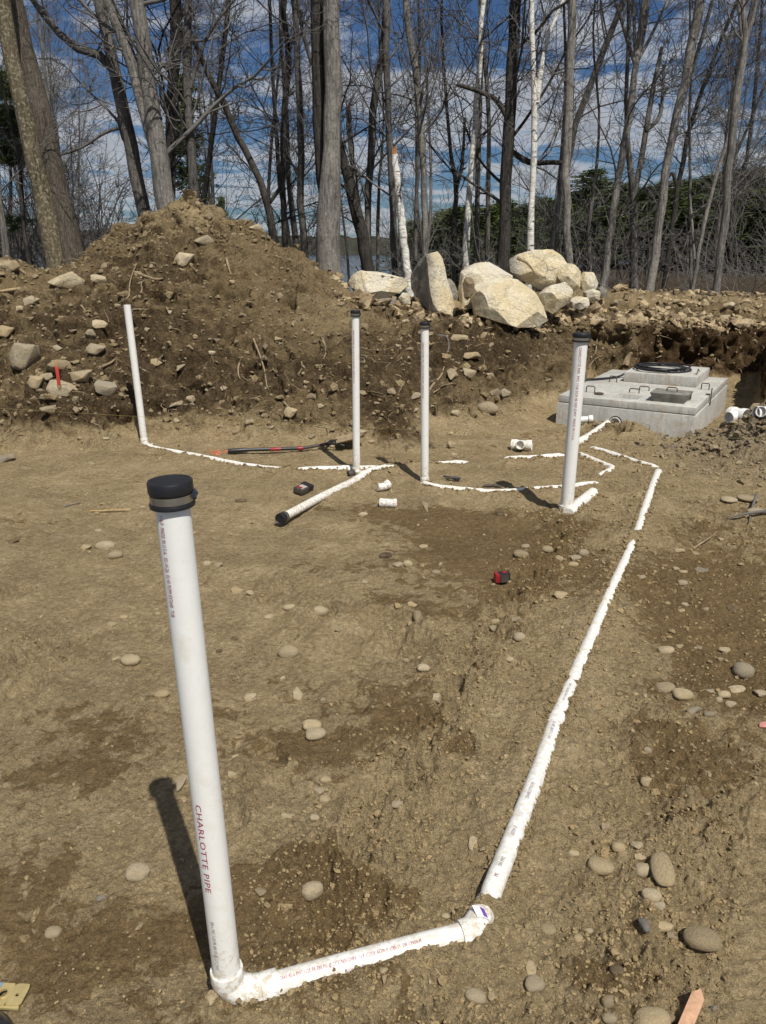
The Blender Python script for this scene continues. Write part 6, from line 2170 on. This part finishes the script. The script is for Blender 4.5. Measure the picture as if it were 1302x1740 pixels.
tree('twin stem coloured dark for shade, pressed against the left of the biggest trunk', [(551, 335, 14), (545, 290, 20), (542, 150, 21), (540, 0, 21)], 14.85, 'bark_dark', seed=12, low=.5, dens=.5)  # dark bark gives this stem the shade of the lit stem beside it
tree('dark trunk leaning left from behind the biggest trunk', [(628, 462, 21), (614, 395, 20), (597, 318, 18), (584, 272, 15), (574, 225, 12)], 16.5, 'bark_dark', seed=13, height=8, dens=.6)
tree('brown crooked trunk right of the biggest trunk', [(626, 455, 11), (626, 350, 11), (632, 240, 12), (640, 140, 12), (650, 85, 10), (656, 0, 10)], 17, 'bark', seed=14)
tree('grey snag with a broken top right of the biggest trunk', [(607, 345, 10), (600, 280, 9), (595, 230, 9), (592, 190, 9)], 17.5, 'bark', seed=15, broken=True, dens=.35)
tree('brown trunk directly left of the white broken birch', [(673, 470, 11), (668, 400, 11), (665, 300, 11), (660, 200, 10), (656, 100, 11), (656, 0, 12)], 16.2, 'bark', seed=16)
tree('white birch trunk with torn broken top, behind the upright wedge boulder', [(693, 470, 14), (685, 400, 13), (678, 340, 11), (670, 262, 10)], 15.8, 'birch', seed=17, broken=True, dens=.25)
tree('slim grey trunk right of the broken birch, swaying left near the top', [(722, 435, 10), (722, 350, 10), (718, 250, 11), (710, 140, 11), (697, 60, 10), (690, 0, 10)], 16.5, 'bark_pale', seed=18)
tree('thin grey trunk behind the upright wedge boulder', [(705, 440, 7), (708, 320, 6), (711, 200, 5), (713, 60, 4)], 18, 'bark', seed=19)
tree('pale birch leaning right, behind the dark fin of rock', [(791, 455, 12), (798, 330, 11), (806, 230, 10), (816, 110, 9), (822, 0, 8)], 17, 'birch', seed=20)
tree('slim straight grey trunk, left of two between the pale birch and big dark trunk', [(808, 445, 8), (812, 300, 8), (816, 150, 8), (818, 50, 8), (815, 0, 8)], 17.5, 'bark', seed=21)
tree('slim grey trunk, right of two between the pale birch and big dark trunk', [(829, 445, 8), (830, 300, 8), (830, 180, 7), (822, 80, 7), (816, 0, 6)], 18, 'bark', seed=22)
tree('big dark trunk with heavy left limbs, above the round topped boulder', [(856, 455, 20), (859, 330, 19), (864, 240, 19), (869, 150, 18), (874, 60, 17), (877, 0, 16)], 16, 'bark_dark', seed=23, dens=1.2,
     stems=[[(862, 200, 9), (850, 178, 9), (836, 165, 8), (810, 154, 7), (776, 143, 6)], [(862, 250, 6), (900, 275, 8), (940, 276, 8), (958, 277, 7)]])
tree('white birch with a forked upper stem, above the round topped boulder', [(901, 428, 11), (905, 300, 10), (908, 200, 10), (905, 100, 9), (903, 0, 8)], 15.5, 'birch', seed=24,
     stems=[[(912, 175, 9), (918, 130, 8), (930, 65, 7), (945, 30, 6), (958, 0, 5)]])
tree('tall smooth grey trunk just right of the forked birch', [(966, 440, 14), (962, 300, 13), (968, 180, 13), (970, 90, 13), (974, 0, 12)], 15, 'bark_pale', seed=25, low=.3)
tree('thin dark trunk half hidden left of the tall smooth grey one', [(944, 440, 6), (950, 330, 6), (955, 260, 6), (962, 120, 5)], 18, 'bark', seed=26)
tree('grey trunk leaning right and fanning into many limbs high up', [(1027, 478, 13), (1046, 330, 12), (1066, 220, 11), (1078, 130, 10), (1082, 100, 9)], 15.5, 'bark_pale', seed=27, height=9,
     stems=[[(1080, 110, 7), (1066, 70, 6), (1055, 30, 5), (1046, 0, 5)], [(1081, 108, 7), (1078, 60, 6), (1076, 0, 5)], [(1083, 105, 7), (1094, 60, 6), (1102, 0, 5)], [(1084, 102, 6), (1110, 55, 5), (1130, 10, 4), (1135, 0, 4)]])
tree('straight brown trunk in the right wood, forking low to the right', [(1077, 478, 14), (1075, 350, 12), (1070, 280, 10), (1064, 180, 7)], 16.5, 'bark', seed=28, height=12,
     stems=[[(1076, 340, 8), (1090, 270, 9), (1098, 220, 8), (1110, 150, 7), (1125, 80, 6)], [(1098, 222, 6), (1120, 200, 6), (1126, 160, 5), (1128, 110, 4)]])
tree('long grey trunk slanting right all the way to the top edge', [(1106, 488, 15), (1121, 380, 14), (1138, 250, 13), (1160, 150, 13), (1178, 60, 14), (1189, 0, 13)], 14.5, 'bark_pale', seed=29, low=.35,
     stems=[[(1178, 62, 7), (1185, 30, 6), (1192, 0, 5)]])
tree('pale grey trunk furthest right, forked near the top', [(1216, 506, 13), (1235, 330, 12), (1248, 200, 12), (1260, 110, 11), (1266, 65, 10)], 14, 'bark_pale', seed=30, height=9, low=.4,
     stems=[[(1264, 85, 7), (1258, 40, 6), (1256, 0, 6)], [(1267, 70, 8), (1282, 20, 7), (1286, 0, 6)]])
tree('thin straight sapling in the right wood', [(1175, 495, 6), (1173, 350, 5), (1172, 200, 4), (1174, 130, 3)], 15.5, 'bark', seed=31, dens=.5, height=8)
tree('thin pale sapling forking right in front of the dark pines', [(1178, 488, 7), (1194, 390, 7), (1214, 310, 6), (1240, 220, 5)], 14.8, 'bark_pale', seed=32, dens=.6, height=8, stems=[[(1180, 440, 5), (1176, 380, 4), (1172, 330, 3)]])
tree('short crooked trunk with a bent limb before the right pines', [(1135, 440, 8), (1150, 330, 8), (1160, 280, 8), (1172, 220, 7)], 18, 'bark_dark', seed=33, dens=.6, height=9, stems=[[(1152, 325, 6), (1143, 295, 6), (1134, 305, 4)]])
tree('grey sapling near the small blocks at the right end of the boulders', [(1004, 470, 6), (1000, 400, 6), (1012, 300, 5), (1018, 190, 4)], 17, 'bark', seed=34, dens=.6)
tree('thin dark trunk between the biggest trunk and the crooked brown one', [(642, 460, 6), (643, 350, 5), (646, 290, 4), (652, 200, 3)], 18, 'bark', seed=35, dens=.4, height=7)
tree('pair-stemmed dark tree behind the tan boulder', [(770, 450, 9), (772, 370, 9), (776, 320, 8), (765, 250, 6), (758, 160, 5)], 20, 'bark_dark', seed=36, dens=.8, stems=[[(775, 330, 6), (786, 270, 5), (790, 200, 4)]])
tree('thin tree at the far left edge below the pine boughs', [(10, 430, 12), (4, 380, 10), (-4, 300, 9), (-10, 200, 8)], 14, 'bark_pale', seed=37, dens=.4)
tree('slender dark tree left of the lichen covered trunk', [(52, 455, 8), (40, 390, 7), (38, 330, 6), (30, 260, 5)], 17, 'bark_dark', seed=38, dens=.6, height=8)

# a deeper rank of slim trees: six built, the rest copies
proto = []
for k in range(6):
    r = np.random.default_rng(300 + k)
    P = [np.array((0, 0, -.3))]
    d = np.array((r.normal() * .08, r.normal() * .08, 1))
    for i in range(12):
        d = d + r.normal(size=3) * np.array((.06, .06, 0)) + np.array((0, 0, .05)); d /= np.linalg.norm(d)
        P.append(P[-1] + d * 1.15)
    P = np.array(P)
    Rr = np.interp(np.arange(13), [0, 12], [.075, .012])
    proto.append((trunk_mesh(P, Rr, ['bark', 'bark_pale', 'bark_dark'][k % 3], 7, k), crown_mesh(P, Rr, 'twig', r, 1.0, .12, twig=.006)))
r = np.random.default_rng(77)
spots = []
tries = 0
while len(spots) < 36 and tries < 5000:
    tries += 1
    Y = r.uniform(19, 40)
    a = r.uniform(-.56, .56)
    if a > .0 and r.random() < .25:
        continue
    x = a * Y
    if all((x - q[0]) ** 2 + (Y - q[1]) ** 2 > 1.2 for q in spots):
        spots.append((x, Y))
for k, (x, Y) in enumerate(spots):
    tm, cm = proto[k % 6]
    g = float(land(np.array([x]), np.array([Y]))[0])
    o = thing('bare_tree', 'slender bare grey tree further back among the shore trees', 'tree', (x, Y, g), 'slender background trees')
    s = r.uniform(.7, 1.25)
    o.scale = (s, s, s * r.uniform(.9, 1.15))
    o.rotation_euler = (r.normal() * .05, r.normal() * .05, r.uniform(0, 6.28))
    link('trunk', tm, o)
    link('crown', cm, o)


# ------------------------------------------------------------------ bare shrubs and undergrowth
def shrub(seed, n, hgt, spread, name='crown', twig=.0055):
    r = np.random.default_rng(seed)
    P = np.zeros((n, 7, 3))
    P[:, 0] = np.stack((r.normal(0, spread, n), r.normal(0, spread * .6, n), np.full(n, -.1)), 1)
    d = np.stack((r.normal(0, .28, n), r.normal(0, .28, n), np.ones(n)), 1)
    st = r.uniform(.6, 1.15, n)[:, None] * hgt / 6
    for k in range(6):
        d = d + r.normal(size=d.shape) * .13; d /= np.linalg.norm(d, axis=1, keepdims=True)
        P[:, k + 1] = P[:, k] + d * st
    Rr = np.linspace(.011, .004, 7)[None] * r.uniform(.6, 1.5, n)[:, None]
    a = spawn(P, Rr, 6, (.25, .98), np.full(n, hgt * .3), (.4, 1.0), 5, .06, .16, r, .6, twig)
    b = spawn(a[0], a[1], 4, (.15, .98), a[2] * .5, (.4, 1.0), 4, .03, .2, r, .7, twig)
    v, f = tubes([(P, Rr)], 4)
    v2, f2 = tubes([a[:2], b[:2]], 3)
    return np_mesh(name, np.concatenate((v, v2)), np.concatenate((f, f2 + len(v))), M['twig'], 180)


sh_me = [shrub(5, 34, 3.4, .55), shrub(6, 26, 2.6, .5)]
for k, (px, Y, s, lab) in enumerate(((150, 19, 1.25, 'dense purplish bare shrub between the shaggy trunk and the heap'), (195, 21, 1.3, 'bare shrub behind the left shoulder of the heap'), (20, 20, 1.0, 'bare shrub at the far left edge by the water'),
                                     (405, 22, 1.0, 'bare shrub behind the right shoulder of the heap'))):
    p = at(px, 420, Y)
    g = float(land(np.array([p.x]), np.array([Y]))[0])
    o = link('bare_shrub', sh_me[k % 2], None, lab, 'shrub', 'bare shrubs by the shore')
    o.location = (p.x, Y, g)
    o.scale = (s, s, s)
# thicket of sticks along the edge of the right wood
r = np.random.default_rng(8)
n = 380
x = r.uniform(.05, .60, n)
Yb = r.uniform(14.8, 26, n)
px_ = x * Yb
gz = land(px_, Yb)
P = np.zeros((n, 5, 3))
P[:, 0] = np.stack((px_, Yb, gz - .05), 1)
d = np.stack((r.normal(0, .55, n), r.normal(0, .5, n), r.uniform(.25, 1.1, n)), 1); d /= np.linalg.norm(d, axis=1, keepdims=True)
L = r.uniform(.6, 2.8, n)[:, None] / 4
for k in range(4):
    d = d + r.normal(size=d.shape) * .15; d /= np.linalg.norm(d, axis=1, keepdims=True)
    P[:, k + 1] = P[:, k] + d * L
Rr = np.linspace(.0085, .004, 5)[None] * r.uniform(.6, 1.4, n)[:, None]
a = spawn(P, Rr, 4, (.2, .98), L[:, 0] * 4 * .45, (.4, 1.1), 4, .03, .2, r, .65, .005)
b = spawn(a[0], a[1], 2, (.2, .98), a[2] * .5, (.4, 1.1), 3, .03, .2, r, .65, .005)
v, f = tubes([(P, Rr), a[:2], b[:2]], 3)
link('undergrowth', np_mesh('undergrowth', v, f, M['twig'], 180), None, 'tangle of bare brush and fallen branches at the edge of the right wood', 'undergrowth', None, 'stuff')


# ------------------------------------------------------------------ evergreens
def conifer(seed, H, width, nb, clump, mat_low=.05, sparse=1.0):
    """trunk and needle meshes of a pine: whorled boughs carrying many small sprays of needles"""
    r = np.random.default_rng(seed)
    P = np.stack((np.cumsum(r.normal(0, .03, 10)), np.cumsum(r.normal(0, .03, 10)), np.linspace(-.3, H, 10)), 1)
    Rr = np.linspace(.018 * H, .01, 10)
    tm = trunk_mesh(P, Rr, 'bark_dark', 7, seed)
    t = r.uniform(mat_low, 1, nb) ** .9
    az = r.uniform(0, 6.283, nb)
    reach = width * ((1 - t) ** .7 * .9 + .10) * r.uniform(.55, 1.15, nb)
    base = np.stack((np.interp(t * H, P[:, 2], P[:, 0]), np.interp(t * H, P[:, 2], P[:, 1]), t * H), 1)
    dr = np.stack((np.cos(az), np.sin(az), r.uniform(-.05, .65, nb)), 1)
    boughs = base[:, None] + dr[:, None] * (np.linspace(0, 1, 4)[None, :, None] * reach[:, None, None])
    boughs[:, :, 2] -= (np.linspace(0, 1, 4) ** 2)[None] * reach[:, None] * .10
    bv, bf = tubes([(boughs, np.linspace(.02, .006, 4)[None] * np.ones((nb, 1)))], 3)
    bme = np_mesh('boughs', bv, bf, M['bark_dark'], 180)
    m = clump
    s = r.uniform(.25, 1.05, (nb, m)) ** .8
    c = base[:, None] + dr[:, None] * (s * reach[:, None])[..., None]
    c[..., 2] -= s ** 2 * reach[:, None] * .10
    c = c + r.normal(size=c.shape) * np.array((.17, .17, .13)) * (width / 2.2)
    c = c.reshape(-1, 3)
    n = len(c)
    k = 4
    q = r.normal(size=(n, k, 3)); q[..., 2] = np.abs(q[..., 2]) * .5
    q /= np.linalg.norm(q, axis=2, keepdims=True)
    ln = r.uniform(.10, .24, (n, k, 1)) * sparse
    side = np.cross(q, r.normal(size=(n, k, 3)))
    side /= np.linalg.norm(side, axis=2, keepdims=True)
    tip = c[:, None] + q * ln
    w = ln * .22
    v = np.stack((c[:, None] - side * w + q * ln * .1, c[:, None] + side * w + q * ln * .1, tip), 2).reshape(-1, 3)
    f = np.arange(len(v)).reshape(-1, 3)
    return tm, bme, np_mesh('foliage', v, f, M['needles'], None)


pines = [conifer(1, 9.5, 2.6, 150, 26), conifer(2, 8.0, 2.9, 150, 26), conifer(3, 11, 2.4, 160, 24)]


def put_pine(k, x, Y, s, label, group=None, rz=0.0, name='pine_tree', wide=1.0):
    g = float(land(np.array([x]), np.array([Y]))[0])
    o = thing(name, label, 'evergreen tree', (x, Y, g), group)
    o.scale = (s * wide, s * wide, s)
    o.rotation_euler = (0, 0, rz)
    for me, nm in zip(pines[k], ('trunk', 'boughs', 'foliage')):
        link(nm, me, o)
    return o


# wood of pines on the right: (photo x of the tip, photo y of the tip, distance)
r = np.random.default_rng(21)
wood = [(705, 378, 58), (730, 372, 55), (757, 360, 57), (782, 352, 52), (806, 350, 58), (832, 356, 54), (858, 345, 56), (884, 352, 60), (905, 348, 52), (930, 340, 57), (955, 343, 50), (985, 330, 55), (1010, 292, 52), (1034, 322, 56),
        (1060, 316, 50), (1085, 325, 54), (1108, 320, 47), (1135, 312, 50), (1160, 322, 45), (1182, 308, 46), (1205, 312, 43), (1228, 300, 45), (1252, 288, 42), (1276, 296, 40), (1300, 292, 42), (1325, 285, 40), (1350, 290, 44),
        (1120, 345, 38), (1195, 335, 37), (1240, 330, 35), (1290, 325, 34), (1050, 350, 42), (980, 365, 45), (870, 375, 48), (1160, 360, 34), (1275, 350, 31), (1090, 365, 36), (1020, 370, 38), (930, 375, 42), (1320, 330, 34)]
special = {12: 'tall peaked pine standing above the right wood skyline', 22: 'broad bushy pine, tallest at the right edge of the wood'}
for k, (px, py, Y) in enumerate(wood):
    p = at(px, py, Y)
    g = float(land(np.array([p.x]), np.array([Y]))[0])
    H = p.z - g
    kk = int(r.integers(0, 3))
    s = H / (9.5, 8.0, 11)[kk]
    put_pine(kk, p.x, Y, s, special.get(k, 'dark green pine in the wood beyond the right bank'), None if k in special else 'pines of the right wood', r.uniform(0, 6.28), wide=max(1.0, 1.45 / s * r.uniform(.8, 1.15)))
put_pine(2, at(322, 300, 24).x, 24, .62, 'dark spruce rising behind the top of the heap', None, 1.0, 'spruce_tree', .8)
put_pine(0, at(374, 300, 30).x, 30, .56, 'small pointed spruce right of the heap top', None, 2.0, 'spruce_tree', .42)

# white pine at the left edge: long separate boughs with tufts
def edge_pine():
    Y = 18.5
    foot = at(-45, 420, Y)
    g = float(land(np.array([foot.x]), np.array([Y]))[0])
    o = thing('white_pine', 'green pine at the far left edge, its long boughs reaching into view', 'evergreen tree', (foot.x, Y, g))
    r = np.random.default_rng(4)
    P = [Vector((0, 0, -.3)), Vector((.02, 0, 3)), Vector((-.02, 0, 6)), Vector((0, 0, 10))]
    Pr, Rr = resample(P, [.17, .14, .11, .06], 16)
    link('trunk', trunk_mesh(Pr, Rr, 'bark_dark', 10, 3), o)
    tips = [(32, 165), (48, 200), (40, 232), (52, 262), (30, 150), (20, 275), (46, 378), (30, 388), (38, 215), (25, 250), (10, 130), (15, 190)]
    for k, (px, py) in enumerate(tips):
        for dy in (0, .5, -.6):
            if k in (6, 7) and dy:
                continue
            tip = at(px, py, Y + dy * 1.2 - .2) - Vector((foot.x, Y, g))
            b0 = Vector((0, 0, tip.z - .1 + .15 * r.random()))
            pts = np.array([tuple(b0.lerp(tip, t) + Vector((0, 0, .10 * math.sin(t * 3.1)))) for t in np.linspace(0, 1, 6)])
            bv, bf = tubes([(pts[None], np.linspace(.022, .006, 6)[None])], 4)
            bo_ = link('bough', np_mesh('bough', bv, bf, M['bark_dark'], 180), o)
            n = 150
            t = r.uniform(.30, 1.02, n)
            c = np.stack([np.interp(t, np.linspace(0, 1, 6), pts[:, q]) for q in range(3)], 1) + r.normal(size=(n, 3)) * np.array((.10, .16, .045))
            q = r.normal(size=(n, 6, 3)) * np.array((1, 1, .5)) + np.array((.3, 0, .35))
            q /= np.linalg.norm(q, axis=2, keepdims=True)
            ln = r.uniform(.09, .17, (n, 6, 1))
            sd = np.cross(q, r.normal(size=(n, 6, 3))); sd /= np.linalg.norm(sd, axis=2, keepdims=True)
            w = .007
            v = np.stack((c[:, None] - sd * w, c[:, None] + sd * w, c[:, None] + q * ln), 2).reshape(-1, 3)
            link('foliage', np_mesh('foliage', v, np.arange(len(v)).reshape(-1, 3), M['needles_edge'], None), bo_)


edge_pine()
